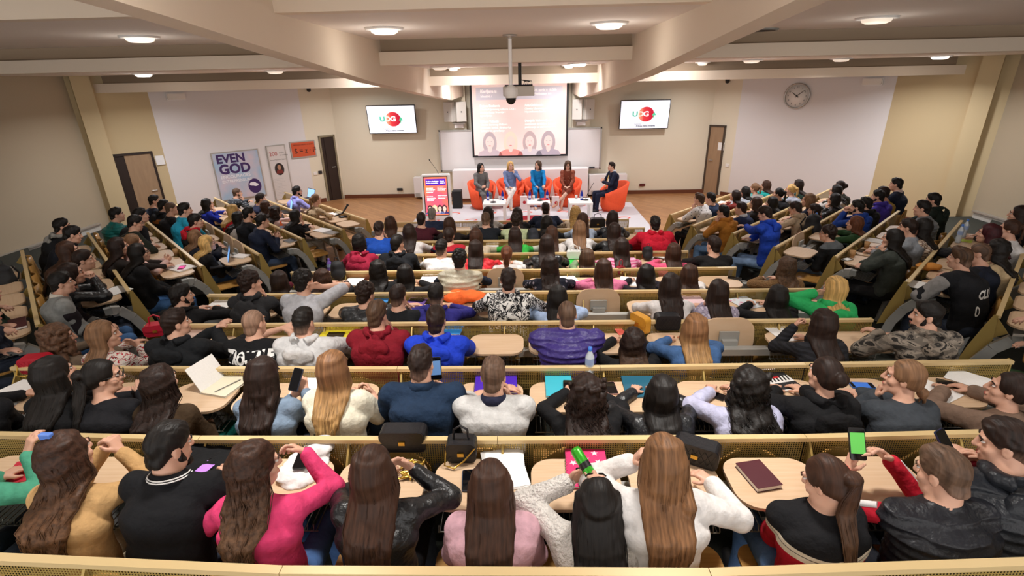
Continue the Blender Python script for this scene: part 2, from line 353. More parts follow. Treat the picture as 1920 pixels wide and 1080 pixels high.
# emergency light boxes, small sensors
for px, py, n, dd, xd, lb in ((329, 181, (1, -1, 0), LW, d1, 'white emergency light box high on the left angled wall'), (1637, 153, (1, 1, 0), RW, d2, 'white emergency light box high on the right angled wall')):
    p = onplane(px, py, n, dd); t = thing('emergency_light', lb, 'emergency light', p); T = frame4((0, 0, 0), xd, (0, 0, 1))
    MB().prism(rrect(.42, .17, .03), .0, .05, T=T).build('base_plate', M['whitep'], t); MB().prism(rrect(.38, .13, .03), .05, .09, T=T).build('diffuser', plain('frosted diffuser', 'efe6da', .2), t)
for px, py, n, dd, lb in ((577, 167, (1, -1, 0), LW, 'tiny dark sensor under the ceiling near left doorway'), (1366, 151, (1, 1, 0), RW, 'tiny dark sensor under the ceiling near right door')):
    p = onplane(px, py, n, dd); nn = Vector((n[0], n[1], 0)).normalized()*(1 if n[1] < 0 else -1)
    tag(MB().lathe([(.001, -.08), (.05, -.06), (.06, 0), (.06, .03), (.001, .03)], p+nn*.06).build('ceiling_sensor', M['black']), lb, 'sensor')
# far wall fittings
WX = (1, 0, 0)
t = thing('whiteboard', 'wide white board behind the projection screen', 'whiteboard', (-.16, 15.665, 0)); T = frame4((0, 0, 0), WX, (0, 0, 1))
MB().prism([(-2.36, .84), (2.37, .84), (2.37, 1.98), (-2.36, 1.98)], 0, .03, T=T).build('writing_surface', M['board'], t)
f = MB()
for a, b, c, d in ((-2.39, .81, 2.40, .85), (-2.39, 1.97, 2.40, 2.01), (-2.39, .81, -2.35, 2.01), (2.36, .81, 2.40, 2.01)): f.prism([(a, b), (c, b), (c, d), (a, d)], .0, .045, T=T)
f.build('frame', M['alu'], t)
MB().box((0, -.06, .82), (3.9, .09, .02)).build('pen_tray', M['alu'], t)
tag(MB().box((1.98, 15.59, .86), (.16, .05, .05)).build('board_eraser', [plain('dark felt', '3b3b40', .9)]), 'dark board eraser on the whiteboard tray at right', 'eraser')
t = thing('white_platform', 'long white panel below the whiteboard behind the armchairs', 'panel', (-.16, 15.3, 0))
MB().box((0, 0, .5), (3.96, .4, .82)).build('front_panel', M['panelw'], t); MB().box((0, .0, .05), (3.96, .38, .1)).build('plinth', M['skirting'], t)
# projection screen
t = thing('projection_screen', 'pink projection screen with four printed portraits', 'screen', (-.16, 15.5, 0)); T = frame4((0, 0, 0), WX, (0, 0, 1))
MB().prism([(-1.40, 1.23), (1.40, 1.23), (1.40, 3.3), (-1.40, 3.3)], 0, .02, T=T).build('border', M['blackm'], t)
ms, nt, b_, N, L = base('projected slide'); tc = N('ShaderNodeTexCoord'); mp = N('ShaderNodeMapping'); L(tc.outputs['Object'], mp.inputs[0])
n_ = N('ShaderNodeTexNoise'); n_.inputs['Scale'].default_value = .7; L(mp.outputs[0], n_.inputs[0]); r_ = N('ShaderNodeValToRGB')
r_.color_ramp.elements[0].color = (*hx('eac3bd'), 1); r_.color_ramp.elements[1].color = (*hx('ecd5d0'), 1); r_.color_ramp.elements[0].position = .35; r_.color_ramp.elements[1].position = .65
L(n_.outputs['Fac'], r_.inputs[0]); L(r_.outputs[0], b_.inputs['Base Color']); L(r_.outputs[0], b_.inputs['Emission Color']); b_.inputs['Emission Strength'].default_value = .34
MB().prism([(-1.34, 1.29), (1.34, 1.29), (1.34, 3.3), (-1.34, 3.3)], .02, .025, T=T).build('slide', ms, t)
MB().box((0, .155, 3.34), (2.9, .40, .12)).build('roller_case', M['whitep'], t)
def sm(n, c, s=.2): return emit('slide '+n, c, s)
MB().prism([(-1.23, 2.82), (1.22, 2.82), (1.22, 3.16), (-1.23, 3.16)], .025, .027, T=T).build('title_bar', sm('bar', 'd6d3dd'), t)
tw = sm('white', 'fff4f2', .5)
def stext(s, size, x, z, al='LEFT', m=None, par=t, TT=None, nm='lettering', bold=0): return text(s, size, m or tw, par, (TT or T) @ Matrix.Translation((x, z, .03)), al, .0005, nm, bold)
stext('Karijera u', .115, -1.1, 3.05, bold=.003); stext('Iskustva i', .09, -1.1, 2.92); stext('24. aprila u 10.00h', .085, .42, 3.06); stext('Amfiteatar A6', .085, .42, 2.96)
for s, x, z in (('Bojana Boskovic', -1.13, 2.66), ('Ana Golubovic', .15, 2.66), ('Milena Vukotic', -1.13, 2.24), ('Danijela Vukosavljevic', .15, 2.24)): stext(s, .088, x, z, bold=.002)
for x, z, ls in ((-1.13, 2.57, ('Clanica Upravnog odbora CKB i', 'direktorka za finansije i', 'upravljanje')), (.15, 2.57, ('Clanica Upravnog odbora', 'Hipotekarne banke')), (-1.13, 2.15, ('Clanica izvrsnog Odbora', 'Unicredit banke, direktorka', 'Sektora za upravljanje')), (.15, 2.15, ('Zamjenica direktora Sektora', 'poslovanja sa stanovnistvom'))):
    for i, s in enumerate(ls): stext(s, .078, x, z-.085*i)
def portrait(par, T, x, z, s, hair, skin, top, mk, long=True, off=.025):
    def ell(cx, cz, a, b, n=24): return [(x+s*(cx+a*math.cos(2*math.pi*i/n)), z+s*(cz+b*math.sin(2*math.pi*i/n))) for i in range(n)]
    o = MB(); o.prism(ell(0, .02 if long else .12, .62, 1.0 if long else .72), off, off+.001, 0, T); o.prism([(x-s*1.1, z-s*1.05), (x+s*1.1, z-s*1.05), (x+s*.95, z-s*.72), (x+s*.4, z-s*.5), (x-s*.4, z-s*.5), (x-s*.95, z-s*.72)], off+.001, off+.002, 2, T)
    o.prism(ell(0, -.42, .2, .35), off+.0015, off+.0025, 1, T); o.prism(ell(0, .1, .38, .52), off+.002, off+.003, 1, T)
    o.prism(ell(-.15, .18, .07, .025), off+.003, off+.0035, 0, T); o.prism(ell(.15, .18, .07, .025), off+.003, off+.0035, 0, T); o.prism(ell(0, -.18, .12, .04), off+.003, off+.0035, 3, T)
    return o.build('portrait', [mk('hair'+hair, hair), mk('skin'+skin, skin), mk('top'+top, top), mk('lip', 'd98a88')], par)
for x, h, s_, tp in ((-.88, 'b9aaae', 'f0d4ce', 'c5b4bb'), (-.27, 'ead6c4', 'f2d3ca', 'f0958d'), (.29, 'bda9aa', 'f0d4ce', 'cfc6cc'), (.83, 'b3a3a8', 'edd0c9', 'b0a4b0')):
    portrait(t, T, x, 1.62, .33, h, s_, tp, sm)
# televisions with the emblem
def ballmat():
    m, nt, b_, N, L = base('emblem ball'); tc = N('ShaderNodeTexCoord'); sp = N('ShaderNodeSeparateXYZ'); L(tc.outputs['Object'], sp.inputs[0])
    mr = N('ShaderNodeMapRange'); mr.inputs['From Min'].default_value = -.18; mr.inputs['From Max'].default_value = .2; L(sp.outputs[0], mr.inputs['Value'])
    r = N('ShaderNodeValToRGB'); r.color_ramp.elements[0].color = (*hx('f3b48c'), 1); r.color_ramp.elements[1].color = (*hx('c30f35'), 1)
    e = r.color_ramp.elements.new(.42); e.color = (*hx('e03a3f'), 1); L(mr.outputs[0], r.inputs[0]); L(r.outputs[0], b_.inputs['Base Color']); L(r.outputs[0], b_.inputs['Emission Color']); b_.inputs['Emission Strength'].default_value = .45; return m
BALL = ballmat()
def emblem(par, T):
    m = MB(); m.prism([(.04+.225*math.cos(2*math.pi*i/36), .0+.205*math.sin(2*math.pi*i/36)) for i in range(36)], .0, .002, 0, T); m.build('red_ball', BALL, par)
    for ch, x, c in (('U', -.275, '4fc3a4'), ('D', -.115, 'fbf0e6'), ('G', .04, 'ffffff')): text(ch, .19, emit('letter'+c, c, .45), par, T @ Matrix.Translation((x, .005, .004)) @ Matrix.Diagonal((1.2, 1, 1, 1)), 'CENTER', .0005, 'lettering', .007)
    o = MB(); o.prism([(.27, .065), (.205, -.045), (.25, -.03), (.25, -.08), (.225, -.135), (.262, -.10), (.285, -.03), (.335, -.04)], .003, .005, 0, T)
    o.build('green_arrow', emit('arrow green', '4fd0a0', .4), par)
for x, lb in ((-3.89, 'wall television left of the projection screen'), (3.44, 'wall television right of the projection screen')):
    t2 = thing('television', lb, 'television', (x, 15.62, 2.335)); t2.rotation_euler = (math.radians(6), 0, 0); T2 = frame4((0, 0, 0), WX, (0, 0, 1))
    MB().prism(rrect(1.42, .80, .015), -.05, 0, T=T2).build('bezel', M['black'], t2)
    MB().prism(rrect(1.38, .76, .005), 0, .004, T=T2).build('display', emit('white display', 'eef1fb', .6), t2)
    emblem(t2, T2 @ Matrix.Translation((0, .01, .004)))
    dk = emit('display ink', '20264f', .05)
    text('Powered by', .04, dk, t2, T2 @ Matrix.Translation((-.28, -.262, .006)), 'LEFT'); text('Arizona State University', .056, dk, t2, T2 @ Matrix.Translation((.056, -.315, .006)), 'CENTER', bold=.0018)
    MB().box((0, .15, 0), (.3, .24, .3)).build('wall_mount', M['black'], t2)
# loudspeakers beside the screen
for x, rz, lb in ((-2.16, -28, 'outer white loudspeaker left of the screen'), (-1.86, 24, 'inner white loudspeaker left of the screen'), (1.52, -24, 'inner white loudspeaker right of the screen'), (1.80, 28, 'outer white loudspeaker right of the screen')):
    t2 = thing('loudspeaker', lb, 'loudspeaker', (x, 15.52, 2.52), math.radians(rz))
    MB().box((0, 0, 0), (.29, .22, .54)).build('cabinet', plain('white speaker cloth', 'd6d1c8', .8), t2, .01); MB().box((0, -.113, .0), (.03, .006, .03)).build('badge', M['black'], t2)
for x, lb in ((-1.93, 'white bracket shelf under the left loudspeakers'), (1.62, 'white bracket shelf under the right loudspeakers')):
    t2 = thing('speaker_bracket', lb, 'bracket', (x, 15.66, 2.17)); MB().box((0, 0, .03), (.36, .22, .03)).build('shelf_plate', M['whitep'], t2); MB().box((0, .02, -.05), (.26, .16, .1)).build('bracket_box', M['whitep'], t2)
# fan coil units, sockets, switch
for px0, px1, pt, pb, Y, lb in ((776, 800, 340, 376, 15.6, 'white heating unit behind the digital lectern'), (1104, 1175, 334, 371, 15.6, 'long white heating unit behind the right armchair')):
    a = atY(px0, pt, Y); b = atY(px1, pt, Y); t2 = thing('heating_unit', lb, 'heater', ((a.x+b.x)/2, Y+.06, 0))
    MB().box((0, 0, .36), (b.x-a.x, .26, .6)).build('casing', M['panelw'], t2, .01); MB().box(((b.x-a.x)*-.25, -.135, .13), ((b.x-a.x)*.36, .01, .12)).build('air_grille', M['grey'], t2)
for px, py, lb, c in ((750, 355, 'black socket plate on the far wall at left', '2c2c2e'), (1204, 346.5, 'brown red socket plate on the far wall at right', '5e2523'), (980, 358, 'black socket box on the white panel', '29292b')):
    p = atY(px, py, 15.86 if px != 980 else 15.1); T2 = frame4((p.x, p.y, p.z), WX, (0, 0, 1)); t2 = tag(MB().prism(rrect(.17, .075, .01), 0, .03, T=T2).build('wall_socket', plain('socket '+c, c, .4)), lb, 'socket')
for px, py, lb, c in ((591, 325, 'white thermostat beside the left doorway', 'efeae3'), (600, 323, 'dark switch plate beside the left doorway', '2d2d30')):
    p = onplane(px, py, (1, -1, 0), LW); T2 = frame4(p, d1, (0, 0, 1)); tag(MB().prism(rrect(.11, .09, .01), 0, .025, T=T2).build('wall_switch', plain('switch '+c, c, .4)), lb, 'switch')
p = onplane(1364, 310, (1, 1, 0), RW); tag(MB().prism(rrect(.1, .09, .01), 0, .025, T=frame4(p, d2, (0, 0, 1))).build('wall_switch', M['whitep']), 'white switch beside the tan door at right', 'switch')
for px, py, n, dd, xd, lb in ((299.5, 300, (1, -1, 0), LW, d1, 'blank white notice beside the dark doorway'), (1353, 274.5, (1, 1, 0), RW, d2, 'white notice taped to the tan door')):
    p = onplane(px, py, n, dd); T2 = frame4(p, xd, (0, 0, 1)); tag(MB().prism([(-.09, -.11), (.09, -.11), (.09, .11), (-.09, .11)], .035, .038, T=T2).build('paper_notice', M['paper']), lb, 'notice')
# clock
p = onplane(1495, 180, (1, 1, 0), RW); t = thing('wall_clock', 'round silver wall clock on the right angled wall', 'clock', p); T = frame4((0, 0, 0), d2, (0, 0, 1))
rc = .315
MB().lathe([(.001, 0), (rc, 0), (rc, .05), (rc-.03, .06), (rc-.035, .035)], R=T.to_3x3(), n=40).build('rim', M['alu'], t)
MB().lathe([(.001, .034), (rc-.033, .034), (rc-.033, .03)], R=T.to_3x3(), n=40).build('dial', plain('clock dial', 'f2eee8', .5), t)
for i in range(1, 13): a = math.radians(90-30*i); text(str(i), .06, M['blackm'], t, T @ Matrix.Translation((.215*math.cos(a), .215*math.sin(a), .037)), 'CENTER', .0005, 'numeral')
for nm, ang, ln, w in (('hour_hand', 90-304, .15, .012), ('minute_hand', 90-50, .215, .009)):
    a = math.radians(ang); d = (math.cos(a), math.sin(a)); q = (-d[1], d[0])
    MB().prism([(-.05*d[0]-w*q[0], -.05*d[1]-w*q[1]), (ln*d[0]-w*.5*q[0], ln*d[1]-w*.5*q[1]), (ln*d[0]+w*.5*q[0], ln*d[1]+w*.5*q[1]), (-.05*d[0]+w*q[0], -.05*d[1]+w*q[1])], .042, .046, T=T).build(nm, M['blackm'], t)
# posters on the left angled wall
def poster(x0, x1, z0, z1, lb, m):
    a = Vector((*onL(x0), 0)); w = (x1-x0)/S2; t = thing('framed_poster', lb, 'poster', (a.x, a.y, z0)); h = z1-z0; T = frame4((0, 0, 0), d1, (0, 0, 1))
    MB().prism([(0, 0), (w, 0), (w, h), (0, h)], 0, .03, T=T).build('frame', M['alu'], t)
    MB().prism([(.03, .03), (w-.03, .03), (w-.03, h-.03), (.03, h-.03)], .03, .033, T=T).build('print', m, t); return t, T, w, h
mp_, nt, b_, N, L = base('watercolour print'); tc = N('ShaderNodeTexCoord'); n_ = N('ShaderNodeTexNoise'); n_.inputs['Scale'].default_value = 1.6; n_.inputs['Detail'].default_value = 3
L(tc.outputs['Object'], n_.inputs[0]); r_ = N('ShaderNodeValToRGB'); r_.color_ramp.elements[0].color = (*hx('a9c3da'), 1); r_.color_ramp.elements[1].color = (*hx('d9c9d2'), 1); r_.color_ramp.elements[0].position = .38; r_.color_ramp.elements[1].position = .6
e = r_.color_ramp.elements.new(.75); e.color = (*hx('bfa3b8'), 1); L(n_.outputs['Fac'], r_.inputs[0]); L(r_.outputs[0], b_.inputs['Base Color'])
t, T, w, h = poster(-8.16, -7.32, .47, 1.74, 'large framed poster reading EVEN GOD on the left wall', mp_)
pur = plain('poster purple ink', '3f2560', .6); wht = plain('poster white ink', 'f2f0f4', .6)
def ptext(s, size, x, z, m, bold=0, al='LEFT', nm='lettering'): return text(s, size, m, t, T @ Matrix.Translation((x, z, .0345)), al, .0005, nm, bold)
ptext('EVEN', .30, .10, 1.08, pur, .012); ptext('GOD', .34, .12, .81, pur, .014); ptext('ENCOURAGES', .115, .12, .62, wht, .002); ptext('ENTREPRENEURS', .098, .13, .50, wht, .002)
o = MB(); o.prism([(.92+.17*math.cos(2*math.pi*i/28), .30+.2*math.sin(2*math.pi*i/28)) for i in range(28)], .034, .035, T=T); o.build('dark_oval', pur, t)
o = MB(); o.prism([(.88+.09*math.cos(2*math.pi*i/20), .36+.05*math.sin(2*math.pi*i/20)) for i in range(20)], .035, .036, T=T); o.prism([(.95+.07*math.cos(2*math.pi*i/20), .33+.04*math.sin(2*math.pi*i/20)) for i in range(20)], .035, .0365, T=T); o.build('white_mark', wht, t)
t, T, w, h = poster(-7.17, -6.80, .25, 1.79, 'tall narrow white poster with an oval portrait', plain('poster paper', 'ddd6d2', .7))
red = plain('poster red ink', 'b0332c', .6); ink = plain('poster grey ink', '6f6a6a', .6)
ptext('200', .15, .05, 1.30, red, 0); ptext('godina', .05, .33, 1.33, ink); ptext('od rodjenja', .05, .33, 1.26, ink); ptext('Petra II Petrovica Njegosa', .042, .05, 1.14, ink)
o = MB(); o.prism([(.26+.13*math.cos(2*math.pi*i/24), .88+.17*math.sin(2*math.pi*i/24)) for i in range(24)], .034, .035, 0, T); o.prism([(.26+.05*math.cos(2*math.pi*i/16), .93+.07*math.sin(2*math.pi*i/16)) for i in range(16)], .035, .036, 1, T); o.prism([(.16, .76), (.36, .76), (.33, .86), (.19, .86)], .035, .036, 2, T)
o.build('oval_portrait', [plain('dark oval', '2d211c', .6), plain('oval face', 'b88a6c', .6), plain('oval robe', '7c2d26', .6)], t)
for i in range(13): z = .62-.042*i; ptext('- - - - - - - - - - -'[:rng.randint(13, 21)], .05, .06, z, ink)
t, T, w, h = poster(-6.70, -6.18, 1.37, 1.83, 'small orange framed poster with a formula', plain('poster orange', 'd0572f', .6))
bk = plain('poster black ink', '3a1c14', .6); ptext('PREDUZETNICKI AKSIOM', .05, .09, .36, bk); ptext('S = z \u00b7 i\u00b2', .19, .1, .19, bk, .003)
# ---------------------------------------------------------------- stage
t = thing('stage_rug', 'white stage rug printed with small red emblems', 'rug', (.05, 12.85, 0))
MB().box((0, 0, .006), (5.9, 3.6, .012)).build('carpet_sheet', plain('white rug', 'cfcccf', .8), t)
o = MB()
def swoosh(cx, cy, s):
    a = [math.radians(-60+240*i/14) for i in range(15)]
    out = [(cx+s*math.cos(v), cy+s*.62*math.sin(v)) for v in a]; inn = [(cx+s*.1+s*.62*math.cos(v), cy-s*.06+s*.36*math.sin(v)) for v in a]
    for i in range(14): o.prism([inn[i], out[i], out[i+1], inn[i+1]], .0122, .0135, 0)
    o.prism([(cx-s*1.5, cy-s*.1), (cx-s*1.0, cy-s*.1), (cx-s*1.0, cy+s*.06), (cx-s*1.5, cy+s*.06)], .0122, .0135, 1)
for j in range(5):
    for i in range(6):
        x, y = -2.45+i*.98+(.45 if j % 2 else 0), -1.45+j*.74
        if x < 2.75 and not (abs(x+.05) < 1.0 and -1.0 < y < .4): swoosh(x, y, .17)
o.build('emblem_print', [plain('rug emblem red', 'd9604d', .8), plain('rug emblem grey', 'c9bfbd', .8)], t)
o = MB(); cx, cy = .15, -.35
o.prism([(cx+.78*math.cos(2*math.pi*i/40), cy+.78*math.sin(2*math.pi*i/40)) for i in range(40)], .0122, .014, 0)
o.prism([(cx-1.15, cy-.28), (cx-.8, cy-.28), (cx-.8, cy+.12), (cx-1.15, cy+.12)], .0122, .014, 1)
o.prism([(cx+.5, cy-.6), (cx+.95, cy-.1), (cx+.82, cy+.02), (cx+.4, cy-.45)], .0142, .015, 1)
for a, b, c, d in ((-.35, -.2, .1, -.1), (-.35, .1, .1, .2), (-.35, -.2, -.25, .2), (0, -.2, .1, .05)): o.prism([(cx+a, cy+b), (cx+c, cy+b), (cx+c, cy+d), (cx+a, cy+d)], .0142, .015, 2)
o.build('large_emblem', [plain('rug deep red', 'b3182c', .8), plain('rug green', '4fae62', .8), plain('rug white', 'efe9e8', .8)], t)
# digital lectern
a, b = atZ(800, 412, 0), atZ(845, 410, 0); t = thing('digital_lectern', 'white framed digital lectern with red poster screen', 'lectern', (-2.30, 13.15, 0), math.radians(4))
T = frame4((0, -.22, 0), WX, (0, .06, 1))
MB().prism(rrect(.72, 1.16, .03, c=(0, .58)), -.3, 0, T=T).build('cabinet', M['whitep'], t)
MB().prism([(-.31, .12), (.31, .12), (.31, 1.12), (-.31, 1.12)], 0, .004, T=T).build('bezel', plain('dark bezel', '4a4644', .4), t)
ms, nt, b_, N, L = base('lectern slide'); tc = N('ShaderNodeTexCoord'); g_ = N('ShaderNodeTexNoise'); g_.inputs['Scale'].default_value = 2.2; L(tc.outputs['Object'], g_.inputs[0])
r_ = N('ShaderNodeValToRGB'); r_.color_ramp.elements[0].color = (*hx('f0566d'), 1); r_.color_ramp.elements[1].color = (*hx('f5784a'), 1); r_.color_ramp.elements[0].position = .4; r_.color_ramp.elements[1].position = .6
L(g_.outputs['Fac'], r_.inputs[0]); L(r_.outputs[0], b_.inputs['Base Color']); L(r_.outputs[0], b_.inputs['Emission Color']); b_.inputs['Emission Strength'].default_value = .8
MB().prism([(-.285, .14), (.285, .14), (.285, 1.10), (-.285, 1.10)], .004, .006, T=T).build('screen', ms, t)
MB().prism([(-.25, .90), (.26, .90), (.26, 1.06), (-.25, 1.06)], .006, .008, T=T).build('title_bar', emit('lectern purple', '4a13a8', .8), t)
lw = emit('lectern white', 'ffffff', .9)
def ltext(s, size, x, z): text(s, size, lw, t, T @ Matrix.Translation((x, z, .009)), 'LEFT', .0005, 'lettering', .0015)
ltext('Karijera u bankarstvu', .036, -.23, 1.0); ltext('Iskustva i perspektive', .034, -.23, .955); ltext('24. aprila', .03, .11, 1.0); ltext('Amfiteatar A6', .024, .11, .955)
for s, x, z in (('Bojana Boskovic', -.24, .83), ('Ana Golubovic', .04, .85), ('Milena Vukotic', -.24, .62), ('Danijela Vukosavljevic', .04, .64)):
    ltext(s, .026, x, z)
    for i in range(3 if x < 0 else 2): ltext(('Clanica Upravnog odbora', 'direktorka za finansije', 'upravljanje rizicima')[i], .021, x, z-.04-.032*i)
for x, h, s_, tp in ((-.18, '33212c', 'f0c7b4', '5a4b8c'), (-.06, 'e9cfa0', 'f3cbb8', 'd8403c'), (.07, '35232a', 'efc5b3', '8fb0d8'), (.19, '4a3038', 'f0c9b8', '3c2a66')):
    portrait(t, T, x, .285, .115, h, s_, tp, lambda n, c, s=.7: emit('lectern '+n, c, s), off=.006)
t = thing('gooseneck_microphone', 'thin black gooseneck microphone on the digital lectern', 'microphone', (-2.28, 13.2, 1.15))
MB().tube([(.05, 0, 0), (.0, -.02, .12), (-.13, -.05, .33)], .006, 6).build('gooseneck', M['black'], t); MB().tube([(-.13, -.05, .33), (-.15, -.055, .37)], .014, 8).build('capsule', M['black'], t)
tag(MB().box((-1.93, 14.3, .25), (.26, .3, .5)).build('floor_speaker', M['blackm'], bevel=.01), 'black box speaker on the floor right of the lectern', 'speaker')
# tub armchairs
def armchair(x, y, rz, lb):
    t = thing('tub_armchair', lb, 'armchair', (x, y, .012), rz, None)
    vs, fs = [], []; n = 22; H = lambda u: .50+.26*max(0, math.cos((u-.5)*math.pi))**1.0      # arm height along the wrap
    for j, (rs, zz) in enumerate(((.62, 0), (.80, .2), (1.0, 1), (.80, 1.0), (.70, .45))):
        for i in range(n+1):
            u = i/n; a = math.radians(-58+296*u); r = .41*rs; h = H(u)
            z = (0, .2, h, h+.0, .38)[j]; vs.append((r*math.cos(a)*(1.0 if j else .95), r*math.sin(a)*.95*-1, z))
    for j in range(4):
        for i in range(n): q = j*(n+1)+i; fs.append((q, q+n+1, q+n+2, q+1))
    e0 = [j*(n+1) for j in range(5)]; e1 = [j*(n+1)+n for j in range(5)]; fs += [tuple(e0), tuple(e1[::-1])]
    o = MB(); o.add([(v[0], -v[1], v[2]) if False else v for v in vs], fs, 0, True); o.build('shell', M['orange'], t)
    MB().lathe([(.001, .40), (.28, .40), (.33, .36), (.33, .12), (.26, .0), (.001, 0)], (0, .02, 0), n=28).build('seat', M['orange'], t)
    return t
# local +y is the way the sitter faces
armchair(-1.22, 14.25, math.radians(180+24), 'orange armchair furthest left on the stage')
armchair(-.42, 14.45, math.radians(180+8), 'orange armchair second from left on the stage')
armchair(.34, 14.5, math.radians(180), 'orange armchair behind the middle white table')
armchair(1.16, 14.4, math.radians(180-6), 'orange armchair second from right on the stage')
armchair(2.36, 13.75, math.radians(180-78), 'orange armchair furthest right on the stage')
TABS = []
for x, y, lb in ((-.80, 12.98, 'low white side table at left of the stage'), (.32, 12.98, 'low white side table in the middle of the stage'), (1.38, 12.95, 'low white side table at right of the stage')):
    t = thing('side_table', lb, 'table', (x, y, .012)); TABS.append((x, y))
    MB().box((0, 0, .425), (.58, .62, .05)).build('table_top', M['whitep'], t, .006)
    for sx in (-1, 1):
        for sy in (-1, 1): MB().box((sx*.255, sy*.275, .2), (.06, .06, .4)).build('leg', M['whitep'], t)
def blue_bottle(x, y, z, lb):
    t = thing('water_bottle', lb, 'bottle', (x, y, z), 0)
    MB().lathe([(.001, 0), (.033, 0), (.035, .01), (.035, .15), (.03, .18), (.013, .215), (.013, .235), (.001, .235)], n=14).build('glass_body', plain('cobalt blue glass', '1b2f9c', .12), t)
    MB().lathe([(.036, .04), (.036, .1)], n=14).build('label_band', plain('pale bottle label', 'c9cbe6', .6), t); MB().lathe([(.015, .222), (.015, .245), (.001, .246)], n=10).build('cap', plain('blue cap', '16205c', .4), t)
def desk_mic(x, y, z, lb, dx=0, dy=0):
    t = thing('table_microphone', lb, 'microphone', (x, y, z)); MB().lathe([(.001, 0), (.075, 0), (.07, .02), (.03, .03), (.001, .03)], n=18).build('base', M['black'], t)
    MB().tube([(0, 0, .03), (dx*.3, dy*.3, .2), (dx, dy, .42)], .006, 6).build('gooseneck', M['black'], t)
def glass_cup(x, y, z, lb):
    tag(MB().lathe([(.001, 0), (.03, 0), (.034, .09), (.031, .09), (.027, .006), (.001, .006)], (x, y, z), n=14).build('drinking_glass', plain('clear glass', 'd8d2cf', .1)), lb, 'glass')
zt = .463
blue_bottle(-.98, 13.12, zt, 'left blue water bottle on the left stage table'); blue_bottle(-.60, 13.14, zt, 'right blue water bottle on the left stage table')
blue_bottle(.10, 13.16, zt, 'left blue water bottle on the middle stage table'); blue_bottle(.55, 13.16, zt, 'right blue water bottle on the middle stage table'); blue_bottle(1.42, 13.0, zt, 'blue water bottle on the right stage table')
desk_mic(-.83, 12.86, zt, 'black microphone on the left stage table', 0, .12); desk_mic(.36, 13.0, zt, 'black microphone on the middle stage table', -.05, .02); desk_mic(1.52, 12.96, zt, 'black microphone on the right stage table', .2, .1)
glass_cup(-.68, 13.2, zt, 'drinking glass on the left stage table'); glass_cup(.2, 13.18, zt, 'drinking glass on the middle stage table'); glass_cup(1.30, 13.17, zt, 'drinking glass on the right stage table')
tag(MB().box((.47, 13.1, zt+.012), (.16, .2, .024), R=Matrix.Rotation(.4, 3, 'Z')).build('red_booklet', M['redp']), 'red booklet on the middle stage table', 'booklet')
for x, y, lb in ((-.06, 13.9, 'white gift bag with red emblem left of middle armchair'), (.80, 13.8, 'white gift bag with red emblem right of middle armchair')):
    t = thing('gift_bag', lb, 'bag', (x, y, .012)); MB().box((0, 0, .19), (.2, .1, .38)).build('bag_body', plain('pale pink bag', 'ecdcda', .6), t)
    MB().lathe([(.001, .001), (.045, .001), (.045, 0)], (0.02, -.051, .22), R=Matrix.Rotation(math.radians(90), 3, 'X')).build('emblem', M['redp'], t)
    MB().tube([(-.05, 0, .38), (-.04, 0, .46), (.04, 0, .46), (.05, 0, .38)], .004, 5).build('handle', M['whitep'], t)
tag(MB().tube([(-2.6, 15.55, .01), (-2.2, 15.2, .01), (-1.9, 14.98, .012), (-1.5, 15.0, .01), (-1.2, 14.95, .02)], .012, 6).build('floor_cable', M['blackm']), 'black cable on the floor along the white panel', 'cable')

# ---------------------------------------------------------------- benches
def frame_for(k, wing):          # origin at the aisle end of the rail, x along the row, y the way people face
    if wing == 'C': return Vector((0, rail_y(k), 0)), Vector((1, 0, 0)), Vector((0, 1, 0)), 0.0
    if wing == 'L': return Vector((NEARX[k][0], rail_y(k)+(.26, .15, .23, .09, .28, .12, .02)[9-k], 0)), Vector((-S2, S2, 0)), Vector((S2, S2, 0)), math.radians(-45)
    return Vector((NEARX[k][1], rail_y(k)+(.3, .1, .22, .13, .36, .16, .04)[9-k], 0)), Vector((S2, S2, 0)), Vector((-S2, S2, 0)), math.radians(45)
WINGLEN = {('L', 9): 4.1, ('L', 8): 4.3, ('L', 7): 4.8, ('L', 6): 4.8, ('L', 5): 4.2, ('L', 4): 3.5, ('L', 3): 3.3, ('R', 9): 3.7, ('R', 8): 4.4, ('R', 7): 4.7, ('R', 6): 4.6, ('R', 5): 3.3, ('R', 4): 3.5, ('R', 3): 3.3}
CSPAN = {9: (-2.85, 1.95), 8: (-2.6, 2.05), 7: (-2.2, 2.1), 6: (-2.2, 2.25), 5: (-2.95, 2.56), 4: (-3.46, 3.02), 3: (-3.5, 3.04), 2: (-3.92, 3.48), 1: (-4.4, 3.9), 0: (-3.6, 3.6)}
CPIX = {1: [(0, 815), (320, 820), (640, 822), (1240, 821), (1700, 815), (1920, 809)], 0: [(5, 1047), (427, 1065), (640, 1070), (960, 1074), (1240, 1073), (1640, 1069), (1900, 1056)], 2: [(22, 687), (640, 690), (1240, 686), (1899, 675)]}
ROWN = {0: 'below the nearest row', 1: 'in front of the nearest row', 2: 'in front of the second nearest row', 3: 'in front of the third nearest row', 4: 'in front of the fourth nearest row', 5: 'in front of the fifth nearest row', 6: 'in front of the fourth row from stage', 7: 'in front of the third row from stage', 8: 'in front of the second row from stage', 9: 'in front of the row nearest the stage'}
WROW = {9: 'front', 8: 'second', 7: 'third', 6: 'fourth', 5: 'fifth', 4: 'sixth', 3: 'seventh'}
BX = 1.53                                            # length of one panel section
